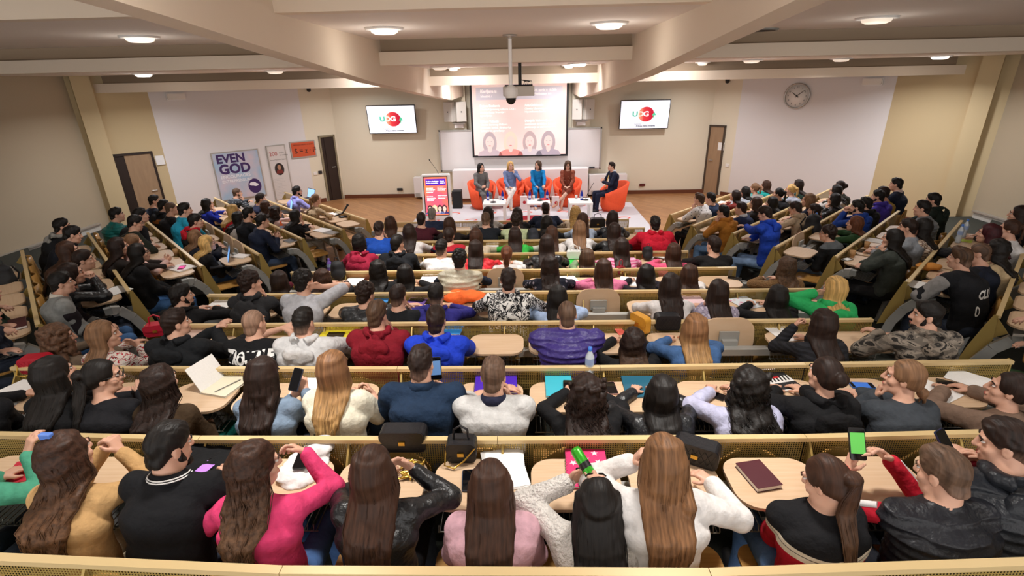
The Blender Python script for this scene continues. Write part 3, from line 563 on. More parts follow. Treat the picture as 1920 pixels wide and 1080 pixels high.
def bench(k, wing):
    z0 = rail_z(k); fz = z0-.85
    lb = ('gold perforated partition '+ROWN[k]) if wing == 'C' else 'gold perforated partition of the %s wing, %s row' % ({'L': 'left', 'R': 'right'}[wing], WROW[k])
    if wing == 'C':
        a, b = CSPAN[k]; t = thing('bench_front', lb, 'partition', (0, rail_y(k), fz))
        pts = [(a, 0.), (b, 0.)]
        if k in CPIX:
            w = [atZ(x, y, z0) for x, y in CPIX[k]]; pts = [(p.x, p.y-rail_y(k)) for p in w]
            if k < 2: pts = [(pts[0][0]-.5, pts[0][1]+.03)]+pts+[(pts[-1][0]+.5, pts[-1][1]+.03)]
    else:
        o, ex, ey, rz = frame_for(k, wing); t = thing('bench_front', lb, 'partition', (o.x, o.y, fz), rz)
        pts = [(-WINGLEN[wing, k], 0.), (0., 0.)] if wing == 'L' else [(0., 0.), (WINGLEN[wing, k], 0.)]
    def yat(x):
        for (xa, ya), (xb, yb) in zip(pts, pts[1:]):
            if xa <= x <= xb: return ya+(yb-ya)*(x-xa)/(xb-xa)
        return pts[0][1] if x < pts[0][0] else pts[-1][1]
    x0, x1 = pts[0][0], pts[-1][0]
    n = max(1, round((x1-x0)/BX))
    xs = [x0+(x1-x0)*i/n for i in range(n+1)]
    prof = [(0, .83), (.0, .66), (.02, .56), (.075, .42), (.12, .34)]
    for i in range(n):
        ya, yb = yat(xs[i]+.01), yat(xs[i+1]-.01); o = MB(); vs = []
        for (dy, z) in prof: vs += [(xs[i]+.004, ya+dy, z), (xs[i+1]-.004, yb+dy, z)]
        m = len(prof); vs2 = [(v[0], v[1]+.004, v[2]) for v in vs]
        fs = [(2*j, 2*j+1, 2*j+3, 2*j+2) for j in range(m-1)]
        o.add(vs, fs, 0, False); o.build('perforated_panel', M['perf'], t)
        for xx in (xs[i]+.02, (xs[i]+xs[i+1])/2):
            br = MB(); y = yat(xx); br.add([(xx, y-.004, .815), (xx, y-.10, .70), (xx, y-.004, .62), (xx+.012, y-.004, .815), (xx+.012, y-.10, .70), (xx+.012, y-.004, .62)], [(0, 1, 2), (5, 4, 3), (0, 3, 4, 1), (1, 4, 5, 2)])
            br.build('bracket', M['gold'], t)
    tp = MB()
    for i in range(n): ya, yb = yat(xs[i]), yat(xs[i+1]); tp.prism([(xs[i], ya-.02), (xs[i+1]-.003, yb-.02), (xs[i+1]-.003, yb+.018), (xs[i], ya+.018)], .825, .85)
    tp.build('top_rail', M['lip'], t)
    bm = MB()
    for i in range(n): ya, yb = yat(xs[i]), yat(xs[i+1]); bm.prism([(xs[i], ya-.20), (xs[i+1], yb-.20), (xs[i+1], yb-.13), (xs[i], ya-.13)], .60, .66)
    bm.build('support_beam', M['grey'], t)
    ends = [x0+.04, x1-.04] if (wing == 'C' and k >= 2) else ([x1-.03] if wing == 'L' else [x0+.03]) if wing != 'C' else []
    for x in ends+[xs[i] for i in range(1, n)]:
        y = yat(x); o = MB(); pr = [(-.20, .70), (-.12, .68), (-.02, .56), (.06, .38), (.10, .18), (.11, .0)]
        for w in range(len(pr)-1):
            (ya, za), (yb, zb) = pr[w], pr[w+1]; d = Vector((0, yb-ya, zb-za)).normalized(); nn = Vector((0, -d.z, d.y))*.045
            vs = []
            for sx in (-.032, .032):
                vs += [(x+sx, y+ya+nn.y, za+nn.z), (x+sx, y+yb+nn.y, zb+nn.z), (x+sx, y+yb-nn.y, zb-nn.z), (x+sx, y+ya-nn.y, za-nn.z)]
            if x in ends: vs = [(v[0]+(.075 if (x > 0 and wing != 'R') or wing == 'L' else -.075), v[1]-.02, v[2]) for v in vs]
            o.add(vs, [(0, 1, 2, 3), (7, 6, 5, 4), (0, 4, 5, 1), (1, 5, 6, 2), (2, 6, 7, 3), (3, 7, 4, 0)])
        o.box((x, y+.06, .012), (.07, .34, .024)); lg = o.build('end_leg', M['grey'], t)
        if x in ends:
            MB().box((x+(.075 if (x > 0 and wing != 'R') or wing == 'L' else -.075), y-.235, .70), (.07, .07, .07)).build('end_cap', M['capgrey'], lg)
            e = MB(); sh = .035 if x > 0 or wing == 'L' else -.035; xx = x+sh if wing != 'R' else x-.035
            e.prism([(0, .85), (-.02, .62), (.02, .5), (.09, .34), (.17, .30), (.13, .5), (.07, .72), (.03, .85)], -.006, .006, T=Matrix(((0, 0, 1, xx), (1, 0, 0, y), (0, 1, 0, 0), (0, 0, 0, 1))))
            e.build('end_panel', M['gold'], t)
    return t
for k in range(0, 10): bench(k, 'C')
for k in range(3, 10): bench(k, 'L'); bench(k, 'R')

# writing tablets and folding seats: one of each with its parts, then copies
def proto_tablet():
    t = bpy.data.objects.new('writing_tablet', None); COL.objects.link(t); t.empty_display_size = .05
    MB().prism(rrect(.465, .36, .11, 6), .742, .760).build('tablet_top', M['tablet'], t, .004)
    MB().box((0, .02, .70), (.14, .16, .03)).box((0, .04, .73), (.10, .2, .022)).build('hinge_bracket', M['grey'], t)
    b = MB()
    for i in range(13): x = -.19+.38*i/12; b.tube([(x, .04, .66), (x, .03, .58), (x, -.14, .57), (x, -.165, .60), (x, -.15, .625)], .0032, 4, cap=False)
    for y, z in ((.04, .66), (.03, .58), (-.14, .57)): b.tube([(-.2, y, z), (.2, y, z)], .004, 4)
    b.build('wire_basket', M['steel'], t); return t
def proto_folded():
    t = bpy.data.objects.new('writing_tablet', None); COL.objects.link(t); t.empty_display_size = .05
    T = Matrix.Translation((0, .155, .70)) @ Matrix.Rotation(math.radians(82), 4, 'X')
    MB().prism(rrect(.465, .36, .13, 6), -.009, .009, T=T).build('tablet_top', M['tablet'], t, .004)
    MB().box((0, .118, .72), (.17, .02, .11)).box((0, .09, .66), (.13, .05, .09)).build('hinge_bracket', M['grey'], t)
    b = MB()
    for i in range(13): x = -.19+.38*i/12; b.tube([(x, .04, .62), (x, .02, .42), (x, -.12, .41), (x, -.16, .44)], .0032, 4, cap=False)
    for y, z in ((.04, .62), (.02, .42), (-.12, .41)): b.tube([(-.2, y, z), (.2, y, z)], .004, 4)
    b.build('wire_basket', M['steel'], t); return t
def proto_seat():
    t = bpy.data.objects.new('folding_seat', None); COL.objects.link(t); t.empty_display_size = .05
    MB().prism(rrect(.42, .40, .09, 5), .425, .440).build('seat_pan', M['ply'], t, .004)
    vs, fs = [], []
    for j in range(7):
        z = .47+.32*j/6; w = .20 if j < 5 else .20-.03*(j-4)**1.6
        for i in range(7):
            u = -1+2*i/6; vs.append((u*w, -.235+.05*u*u*-1-.03*(j/6), z)); 
    nn = len(vs); vs += [(v[0], v[1]-.014, v[2]) for v in vs]
    for j in range(6):
        for i in range(6): q = j*7+i; fs += [(q, q+1, q+8, q+7), (nn+q+7, nn+q+8, nn+q+1, nn+q)]
    rim = [i for i in range(7)]+[7*j+6 for j in range(1, 7)]+[42+i for i in range(5, -1, -1)]+[7*j for j in range(5, 0, -1)]
    for a, b in zip(rim, rim[1:]+rim[:1]): fs.append((a, nn+a, nn+b, b))
    MB().add(vs, fs, 0, True).build('backrest', M['ply'], t)
    MB().box((0, -.2, .43), (.26, .06, .05)).tube([(-.14, -.2, .43), (-.14, -.25, .55)], .014).tube([(.14, -.2, .43), (.14, -.25, .55)], .014).tube([(0, -.15, .42), (0, -.1, .02)], .03, 8).build('seat_bracket', M['grey'], t); return t
PT, PF, PS = proto_tablet(), proto_folded(), proto_seat()
def place_copy(proto, loc, rz, label, cat, first=[]):
    if proto.name not in first: first.append(proto.name); r = proto; ch = None
    else:
        r = proto.copy(); COL.objects.link(r); ch = list(proto.children)
        for c in ch:
            d = c.copy(); COL.objects.link(d); d.parent = r
    r.location = loc; r.rotation_euler = (0, 0, rz); return tag(r, label, cat)
ORD = ['first', 'second', 'third', 'fourth', 'fifth', 'sixth', 'seventh', 'eighth', 'ninth', 'tenth', 'eleventh', 'twelfth', 'thirteenth', 'fourteenth', 'fifteenth', 'sixteenth']
CROW = {0: 'nearest row', 1: 'second nearest row', 2: 'third nearest row', 3: 'fourth nearest row', 4: 'fifth nearest row', 5: 'fourth row from stage', 6: 'third row from stage', 7: 'second row from stage', 8: 'row nearest the stage'}
SIDE = {'L': 'left wing', 'R': 'right wing'}
FOLDED = {('C', 3): [1128], ('C', 2): [1375], ('C', 4): [960]}
FW = {('L', 6): [.55, .05], ('R', 6): [1.05]}
SLOTS = []
for k in range(0, 9):
    a, b = CSPAN[k+1]; xs = [-.265+.51*i for i in range(-9, 10)]; xs = [x for x in xs if a+.24 < x < b-.24 and (k != 0 or abs(x) < 3.2)]
    fold = [atZ(px, rail_z(k+1)*0+0, 0).x if False else atY(px, (0, 0, 620, 565, 520)[k], rail_y(k+1)-.15).x for px in FOLDED.get(('C', k), [])]
    for i, x in enumerate(xs):
        f = any(abs(x-q) < .26 for q in fold); y = rail_y(k+1); dy = 0
        if k+1 in CPIX:
            w = [atZ(px, py, rail_z(k+1)) for px, py in CPIX[k+1]]
            for p, q in zip(w, w[1:]):
                if p.x <= x <= q.x: dy = p.y+(q.y-p.y)*(x-p.x)/(q.x-p.x)-y
        nm = '%s tablet %s from left in the %s' % ('upright folded wooden' if f else 'pale wooden writing', ORD[i], CROW[k])
        place_copy(PF if f else PT, (x, y+dy-(.20 if f else .245), floor_z(k)), 0, nm, 'writing tablet')
        place_copy(PS, (x, y-.55, floor_z(k)), 0, 'plywood folding seat %s from left in the %s' % (ORD[i], CROW[k]), 'seat')
for wing in 'LR':
    for k in range(3, 10):
        o, ex, ey, rz = frame_for(k, wing); n = int((WINGLEN[wing, k]-.25)/.51); fz = rail_z(k)-.85
        for i in range(n):
            s = .30+.51*i; f = any(abs(s-.3-.51*q) < .25 for q in [0]) and False
            f = (wing, k, i) in (('L', 6, 1), ('L', 6, 2), ('L', 6, 4), ('R', 6, 1))
            p = o+ex*s-ey*(.20 if f else .245); q = o+ex*s-ey*.45
            place_copy(PF if f else PT, (p.x, p.y, fz), rz, '%s tablet %s from aisle, %s, %s row' % ('upright folded wooden' if f else 'pale wooden writing', ORD[i], SIDE[wing], WROW[k]), 'writing tablet')
            place_copy(PS, (q.x, q.y, fz), rz, 'plywood folding seat %s from aisle, %s, %s row' % (ORD[i], SIDE[wing], WROW[k]), 'seat')
# ---------------------------------------------------------------- people: smooth signed-distance bodies
class SDF:
    def __init__(s, lo, hi, vox):
        s.lo = np.array(lo, 'f4'); s.h = vox; n = np.ceil((np.array(hi)-s.lo)/vox).astype(int)+1
        s.a = np.full(n, 1.0, 'f4'); s.ax = [s.lo[i]+vox*np.arange(n[i], dtype='f4') for i in range(3)]
    def sl(s, lo, hi):
        out = []
        for i in range(3):
            a = int(max(0, math.floor((lo[i]-s.lo[i])/s.h))); b = int(min(s.a.shape[i], math.ceil((hi[i]-s.lo[i])/s.h)+1))
            if b <= a: return None
            out.append(slice(a, b))
        return tuple(out)
    def xyz(s, sl): return s.ax[0][sl[0]][:, None, None], s.ax[1][sl[1]][None, :, None], s.ax[2][sl[2]][None, None, :]
    def mix(s, sl, d, k, sub):
        a = s.a[sl]
        if sub:
            h = np.clip(.5-.5*(a+d)/k, 0, 1); s.a[sl] = a*(1-h)-d*h+k*h*(1-h)
        else:
            h = np.clip(.5+.5*(d-a)/k, 0, 1); s.a[sl] = d*(1-h)+a*h-k*h*(1-h)
    def cap(s, a, b, ra, rb=None, k=.02, sx=1.0, sub=False):
        rb = ra if rb is None else rb; r = max(ra, rb)+k+3*s.h; a = tuple(a); b = tuple(b)
        lo = [min(a[i], b[i])-r*(1/sx if i == 0 else 1) for i in range(3)]; hi = [max(a[i], b[i])+r*(1/sx if i == 0 else 1) for i in range(3)]
        sl = s.sl(lo, hi)
        if sl is None: return s
        X, Y, Z = s.xyz(sl); X = (X-a[0])*sx; Y = Y-a[1]; Z = Z-a[2]
        d = ((b[0]-a[0])*sx, b[1]-a[1], b[2]-a[2]); L2 = d[0]**2+d[1]**2+d[2]**2+1e-9
        h = np.clip((X*d[0]+Y*d[1]+Z*d[2])/L2, 0, 1)
        D = np.sqrt((X-h*d[0])**2+(Y-h*d[1])**2+(Z-h*d[2])**2)-(ra+(rb-ra)*h)
        s.mix(sl, D.astype('f4'), k, sub); return s
    def ell(s, c, r, R=None, k=.02, sub=False):
        m = max(r)+k+3*s.h; sl = s.sl([c[i]-m for i in range(3)], [c[i]+m for i in range(3)])
        if sl is None: return s
        X, Y, Z = s.xyz(sl); X = X-c[0]; Y = Y-c[1]; Z = Z-c[2]
        if R is not None: X, Y, Z = (R[0][0]*X+R[1][0]*Y+R[2][0]*Z, R[0][1]*X+R[1][1]*Y+R[2][1]*Z, R[0][2]*X+R[1][2]*Y+R[2][2]*Z)
        q = np.sqrt((X/r[0])**2+(Y/r[1])**2+(Z/r[2])**2); q2 = np.sqrt((X/r[0]**2)**2+(Y/r[1]**2)**2+(Z/r[2]**2)**2)+1e-6
        s.mix(sl, (q*(q-1)/q2).astype('f4'), k, sub); return s
    def half(s, p, n, k=.01):            # keep the side n points away from
        X, Y, Z = s.ax[0][:, None, None], s.ax[1][None, :, None], s.ax[2][None, None, :]
        d = (X-p[0])*n[0]+(Y-p[1])*n[1]+(Z-p[2])*n[2]
        h = np.clip(.5+.5*(d-s.a)/k, 0, 1); s.a = (s.a*(1-h)+d*h+k*h*(1-h)).astype('f4'); return s
    def noise(s, amp, f, seed=0):
        r = np.random.RandomState(seed); X, Y, Z = s.ax[0][:, None, None], s.ax[1][None, :, None], s.ax[2][None, None, :]
        for i in range(3):
            w = r.normal(size=3)*f*(.5+.5*i); w2 = r.normal(size=3)*f*.6
            s.a = s.a+(amp/(1+.4*i)*np.sin(X*w[0]+Y*w[1]+Z*w[2]+r.rand()*6)*np.sin(X*w2[0]+Y*w2[1]+Z*w2[2]+r.rand()*6)).astype('f4')
        return s
    def ribs(s, amp, f):
        s.a = s.a+(amp*np.abs(np.sin(s.ax[2]*f))-amp*.6)[None, None, :].astype('f4'); return s
    def mesh(s, name, mat, parent, raw=False):
        w = 3*s.h; g = openvdb.FloatGrid(); g.background = w
        g = openvdb.FloatGrid(w); g.copyFromArray(np.clip(s.a, -w, w))
        p, q = g.convertToQuads(0.0)
        p = p*s.h+s.lo
        me = bpy.data.meshes.new(name); nq = len(q)
        me.vertices.add(len(p)); me.vertices.foreach_set('co', p.astype('f4').ravel())
        me.loops.add(nq*4); me.loops.foreach_set('vertex_index', q[:, ::QFLIP].astype('i4').ravel())
        me.polygons.add(nq); me.polygons.foreach_set('loop_start', np.arange(0, nq*4, 4, dtype='i4'))
        me.polygons.foreach_set('use_smooth', np.ones(nq, bool)); me.update(calc_edges=True)
        me.materials.append(mat); o = bpy.data.objects.new(name, me); COL.objects.link(o); o.parent = parent
        if raw: o['_raw'] = 0; return o, p, q
        return o
QFLIP = 1
def V(*a): return Vector(a)
# --- cloth, hair and skin materials
def cloth(c, kind='plain', c2='f0f0f0', c3='202020'):
    key = ('cloth', c, kind, c2, c3)
    if key in MATS: return MATS[key]
    m, nt, b, N, L = base('cloth '+kind+' '+c); col = hx(c); b.inputs['Roughness'].default_value = .85; b.inputs['Specular IOR Level'].default_value = .25
    tc = N('ShaderNodeTexCoord')
    n = N('ShaderNodeTexNoise'); n.inputs['Scale'].default_value = 9; n.inputs['Detail'].default_value = 4; L(tc.outputs['Object'], n.inputs['Vector'])
    bp = N('ShaderNodeBump'); bp.inputs['Strength'].default_value = .6; bp.inputs['Distance'].default_value = .045; L(n.outputs['Fac'], bp.inputs['Height'])
    L(bp.outputs['Normal'], b.inputs['Normal'])
    def ramp(fac, stops, const=True):
        r = N('ShaderNodeValToRGB'); r.color_ramp.interpolation = 'CONSTANT' if const else 'LINEAR'
        while len(r.color_ramp.elements) < len(stops): r.color_ramp.elements.new(.5)
        for e, (p, cc) in zip(r.color_ramp.elements, stops): e.position = p; e.color = (*hx(cc), 1)
        L(fac, r.inputs[0]); L(r.outputs[0], b.inputs['Base Color'])
    def mapped(sc, rot=(0, 0, 0)):
        mp = N('ShaderNodeMapping'); mp.inputs['Scale'].default_value = sc; mp.inputs['Rotation'].default_value = rot; L(tc.outputs['Object'], mp.inputs[0]); return mp.outputs[0]
    b.inputs['Base Color'].default_value = (*col, 1)
    if kind == 'leather': b.inputs['Roughness'].default_value = .36; b.inputs['Specular IOR Level'].default_value = .5
    elif kind == 'puffer': b.inputs['Roughness'].default_value = .45; b.inputs['Specular IOR Level'].default_value = .4
    elif kind == 'stripe':
        w = N('ShaderNodeTexWave'); w.bands_direction = 'Z'; w.inputs['Scale'].default_value = 9; w.inputs['Distortion'].default_value = .6; L(tc.outputs['Object'], w.inputs[0]); ramp(w.outputs['Fac'], [(0, c), (.55, c2)])
    elif kind == 'rib':
        w = N('ShaderNodeTexWave'); w.bands_direction = 'X'; w.inputs['Scale'].default_value = 20; L(tc.outputs['Object'], w.inputs[0]); ramp(w.outputs['Fac'], [(0, c), (.6, c2)])
    elif kind in ('spots', 'floral', 'leopard', 'graphic', 'camo'):
        sc = {'spots': 17, 'floral': 14, 'leopard': 22, 'graphic': 11, 'camo': 9}[kind]
        v = N('ShaderNodeTexVoronoi' if kind in ('spots', 'leopard', 'floral') else 'ShaderNodeTexNoise'); v.inputs['Scale'].default_value = sc
        if kind in ('graphic', 'camo'):
            v.inputs['Detail'].default_value = 3; v.inputs['Distortion'].default_value = 1.6 if kind == 'graphic' else .5
            L(mapped((1, 1, 1) if kind == 'graphic' else (1, 1, 2.2)), v.inputs['Vector'])
            ramp(v.outputs[0], [(0, c), (.45, c2), (.52, c), (.56, c2)] if kind == 'graphic' else [(0, c3), (.42, c), (.52, c2), (.62, c3)])
        else:
            L(tc.outputs['Object'], v.inputs['Vector']); ramp(v.outputs['Distance'], [(0, c2), (.28 if kind != 'spots' else .2, c)])
    elif kind == 'plaid':
        w1 = N('ShaderNodeTexWave'); w1.bands_direction = 'X'; w1.inputs['Scale'].default_value = 7; w2 = N('ShaderNodeTexWave'); w2.bands_direction = 'Z'; w2.inputs['Scale'].default_value = 7
        L(tc.outputs['Object'], w1.inputs[0]); L(tc.outputs['Object'], w2.inputs[0]); a = N('ShaderNodeMath'); a.operation = 'ADD'; L(w1.outputs['Fac'], a.inputs[0]); L(w2.outputs['Fac'], a.inputs[1])
        hm = N('ShaderNodeMath'); hm.operation = 'MULTIPLY'; hm.inputs[1].default_value = .5; L(a.outputs[0], hm.inputs[0]); ramp(hm.outputs[0], [(0, c), (.45, c2), (.72, c3)])
    elif kind == 'ethnic':
        w = N('ShaderNodeTexWave'); w.bands_direction = 'Z'; w.inputs['Scale'].default_value = 7; w.inputs['Distortion'].default_value = 5; w.inputs['Detail Scale'].default_value = 4; L(tc.outputs['Object'], w.inputs[0])
        ramp(w.outputs['Fac'], [(0, c), (.36, c2), (.66, c3), (.8, c)])
    elif kind == 'racing':                      # black yoke, cream band, red body below
        sp = N('ShaderNodeSeparateXYZ'); L(tc.outputs['Object'], sp.inputs[0]); ax = N('ShaderNodeMath'); ax.operation = 'ABSOLUTE'; L(sp.outputs[0], ax.inputs[0])
        q = N('ShaderNodeMath'); q.operation = 'MULTIPLY_ADD'; q.inputs[1].default_value = -.10; L(ax.outputs[0], q.inputs[0]); L(sp.outputs[2], q.inputs[2])
        ramp(q.outputs[0], [(0, 'b3172b'), (.835, 'e5dcc8'), (.862, '1a1a1c'), (.867, 'e5dcc8'), (.885, '17171a')])
    elif kind == 'yoke':                        # lower colour c, yoke colour c2
        sp = N('ShaderNodeSeparateXYZ'); L(tc.outputs['Object'], sp.inputs[0]); ramp(sp.outputs[2], [(0, c), (.92, c2), (1.0, c)])
    elif kind == 'knit':
        b.inputs['Roughness'].default_value = .95; n.inputs['Scale'].default_value = 60; bp.inputs['Strength'].default_value = .8
    if kind in ('plain', 'knit', 'leather', 'puffer', 'denim'):
        n3 = N('ShaderNodeTexNoise'); n3.inputs['Scale'].default_value = 22 if kind != 'denim' else 6; n3.inputs['Detail'].default_value = 5; L(tc.outputs['Object'], n3.inputs['Vector'])
        s_ = .1 if kind != 'denim' else .28
        r = N('ShaderNodeValToRGB'); r.color_ramp.elements[0].position = .35; r.color_ramp.elements[1].position = .65; r.color_ramp.elements[0].color = (*[x*(1-s_) for x in col], 1); r.color_ramp.elements[1].color = (*[min(1, x*(1+s_)) for x in col], 1)
        L(n3.outputs['Fac'], r.inputs[0]); L(r.outputs[0], b.inputs['Base Color'])
    MATS[key] = m; return m
HAIRC = dict(fade='8a6c5b', blk='17120f', dk='261812', br='3d261a', lb='7a5a40', bl='c7a062', au='5f3722', gr='8d8780', red='471a17', bz='5b4536', buzz='8d6f5c', bur='3a1016', auc='5d4230', str='7d583a', dkb='4a3525')
def hairmat(c, tip=None, curly=False, z0=.8, z1=1.15):
    key = ('hair', c, tip, curly, round(z0, 2) if tip else 0)
    if key in MATS: return MATS[key]
    m, nt, b, N, L = base('hair '+c+(' '+tip if tip else '')); b.inputs['Roughness'].default_value = .55; b.inputs['Specular IOR Level'].default_value = .28
    tc = N('ShaderNodeTexCoord'); mp = N('ShaderNodeMapping'); mp.inputs['Scale'].default_value = (75, 13, 3.0) if not curly else (55, 55, 55); L(tc.outputs['Object'], mp.inputs[0])
    n = N('ShaderNodeTexNoise'); n.inputs['Scale'].default_value = 1; n.inputs['Detail'].default_value = 3; L(mp.outputs[0], n.inputs[0])
    c0 = hx(HAIRC[c]); r = N('ShaderNodeValToRGB'); r.color_ramp.elements[0].position = .3; r.color_ramp.elements[1].position = .72
    r.color_ramp.elements[0].color = (*[v*.55 for v in c0], 1); r.color_ramp.elements[1].color = (*[min(1, v*1.5) for v in c0], 1); L(n.outputs['Fac'], r.inputs[0]); out = r.outputs[0]
    if tip:
        c1 = hx(HAIRC[tip]); r2 = N('ShaderNodeValToRGB'); r2.color_ramp.elements[0].position = .3; r2.color_ramp.elements[1].position = .72
        r2.color_ramp.elements[0].color = (*[v*.5 for v in c1], 1); r2.color_ramp.elements[1].color = (*[min(1, v*1.35) for v in c1], 1); L(n.outputs['Fac'], r2.inputs[0])
        sp = N('ShaderNodeSeparateXYZ'); L(tc.outputs['Object'], sp.inputs[0]); mr = N('ShaderNodeMapRange'); mr.inputs['From Min'].default_value = z1; mr.inputs['From Max'].default_value = z0; L(sp.outputs[2], mr.inputs['Value'])
        mx = N('ShaderNodeMixRGB'); L(mr.outputs[0], mx.inputs[0]); L(out, mx.inputs[1]); L(r2.outputs[0], mx.inputs[2]); out = mx.outputs[0]
    L(out, b.inputs['Base Color']); bp = N('ShaderNodeBump'); bp.inputs['Strength'].default_value = .5; bp.inputs['Distance'].default_value = .008; L(n.outputs['Fac'], bp.inputs['Height']); L(bp.outputs[0], b.inputs['Normal'])
    MATS[key] = m; return m
def skinmat(i=0):
    key = ('skin', i)
    if key in MATS: return MATS[key]
    m = plain('skin %d' % i, ('d6a58c', 'cc9a80', 'dfb29b')[i], .5, 0, .05, 25); b = m.node_tree.nodes['Principled BSDF']; b.inputs['Subsurface Weight'].default_value = .08; b.inputs['Subsurface Radius'].default_value = (.02, .008, .004)
    MATS[key] = m; return m
EYEW, EYED, BROW, LIP = plain('eye white', 'e8e2dc', .3), plain('dark iris', '1c1310', .2), plain('brow hair', '2a1b13', .8), plain('lip skin', 'b5675c', .5)

def ik(S, W, pole, a, b):
    d = W-S; L = d.length
    if L > (a+b)*.985: W = S+d*((a+b)*.985/L); d = W-S; L = d.length
    if L < abs(a-b)+.08: W = S+d.normalized()*(abs(a-b)+.08); d = W-S; L = d.length
    x = (a*a-b*b+L*L)/(2*L); h = math.sqrt(max(0, a*a-x*x)); dn = d/L; p = pole-dn*pole.dot(dn)
    if p.length < 1e-4: p = dn.orthogonal()
    return S+dn*x+p.normalized()*h, W
def hand(s, W, d, n, side, curl=.4, spread=.22, sc=1.0):
    d = d.normalized(); n = (n-d*n.dot(d)).normalized(); t = d.cross(n)*side*1.0
    off = (.027, .009, -.009, -.026); ln = (.070, .080, .074, .058)
    for o in off: s.cap(W+t*o*.55*sc+d*.006, W+d*.080*sc+t*o*sc, .0155*sc, .0115*sc, .012)
    for i, (o, l) in enumerate(zip(off, ln)):
        p = W+d*(.084-abs(o)*.25)*sc+t*o*sc; base = (d+t*o/.03*spread).normalized(); ang = 0
        for fr, add in ((.44, curl*.75), (.32, curl*.9), (.24, curl*.6)):
            ang += add*(1+.12*i); q = p+(base*math.cos(ang)+n*math.sin(ang))*l*fr*sc; s.cap(p, q, .0092*sc, .0082*sc, .006); p = q
    p = W+d*.02*sc+t*.024*sc; q = p+(d*.62+t*.66+n*.3).normalized()*.042*sc; e = q+(d*.85+t*.2+n*.35).normalized()*.032*sc
    s.cap(p, q, .0135*sc, .0108*sc, .01); s.cap(q, e, .0105*sc, .0085*sc, .006)
LEGS = {}
def limb_mesh(name, mat, parent, segs, vox, lo, hi, noise=.002):
    s = SDF(lo, hi, vox)
    for a, b, ra, rb in segs: s.cap(a, b, ra, rb, .03)
    if noise: s.noise(noise, 40, 3)
    return s.mesh(name, mat, parent)
def legs(root, color, fem, shoecol, full, kind='plain', custom=None, bare=False):
    y = .0
    hipx, kx = (.085, .10) if fem else (.095, .14)
    c = custom or dict(k=((-kx, .44, .50), (kx, .44, .50)), a=((-kx, .46, .09), (kx, .46, .09)))
    key = (color, fem, kind, str(custom), bare); sm_ = cloth(color, kind)
    if key in LEGS and not custom:
        for o in LEGS[key]: link_copy(o, root)
        return
    made = []; s = SDF((-.42, -.22, .0), (.42, .95, .78), .0125 if not custom else .01)
    for i in (0, 1):
        sg = -1 if i == 0 else 1; h = V(sg*hipx, -.02, .53); K = Vector(c['k'][i]); A = Vector(c['a'][i])
        s.cap(h, K, .088, .064, .03)
        if not bare: s.cap(K, A, .066, .048, .02)
        else: s.cap(K, K+(A-K)*.12, .064, .06, .02)
    s.cap((-.07, -.05, .56), (.07, -.05, .56), .115, .115, .03); s.noise(.004, 14, 2)
    made.append(s.mesh('trousers' if not bare else 'skirt', sm_, root))
    for i in (0, 1):
        A = Vector(c['a'][i]); K = Vector(c['k'][i]); fd = V(0, 1, 0); dz = -.045
        fdir = c['f'][i] if 'f' in c else (0, 1, 0); fd = Vector(fdir).normalized(); q = SDF((A.x-.3, A.y-.3, max(-.01, A.z-.25)), (A.x+.3, A.y+.36, A.z+.2), .011)
        q.cap(A+V(0, 0, .01), A+V(0, 0, -.04)-fd*.02, .046, .044, .02); q.cap(A+V(0, 0, -.045)-fd*.02, A+V(0, 0, -.05)+fd*.15, .042, .036, .02)
        q.half((0, 0, A.z-.087), (0, 0, -1)) if A.z < .12 else None
        made.append(q.mesh('shoe', plain('shoe '+shoecol, shoecol, .5), root))
        if bare:
            q = SDF((min(A.x, K.x)-.2, min(A.y, K.y)-.2, A.z-.1), (max(A.x, K.x)+.2, max(A.y, K.y)+.2, K.z+.15), .01); q.cap(K, A, .052, .034, .02); q.cap(K+(A-K)*.3, K+(A-K)*.35, .054, .05, .02); made.append(q.mesh('lower_leg', skinmat(2), root))
    LEGS[key] = made
PEOPLE = []; ARMS = {}
SHORTSET = ('short', 'buzz', 'curlyshort', 'quiff')
PSC = .92
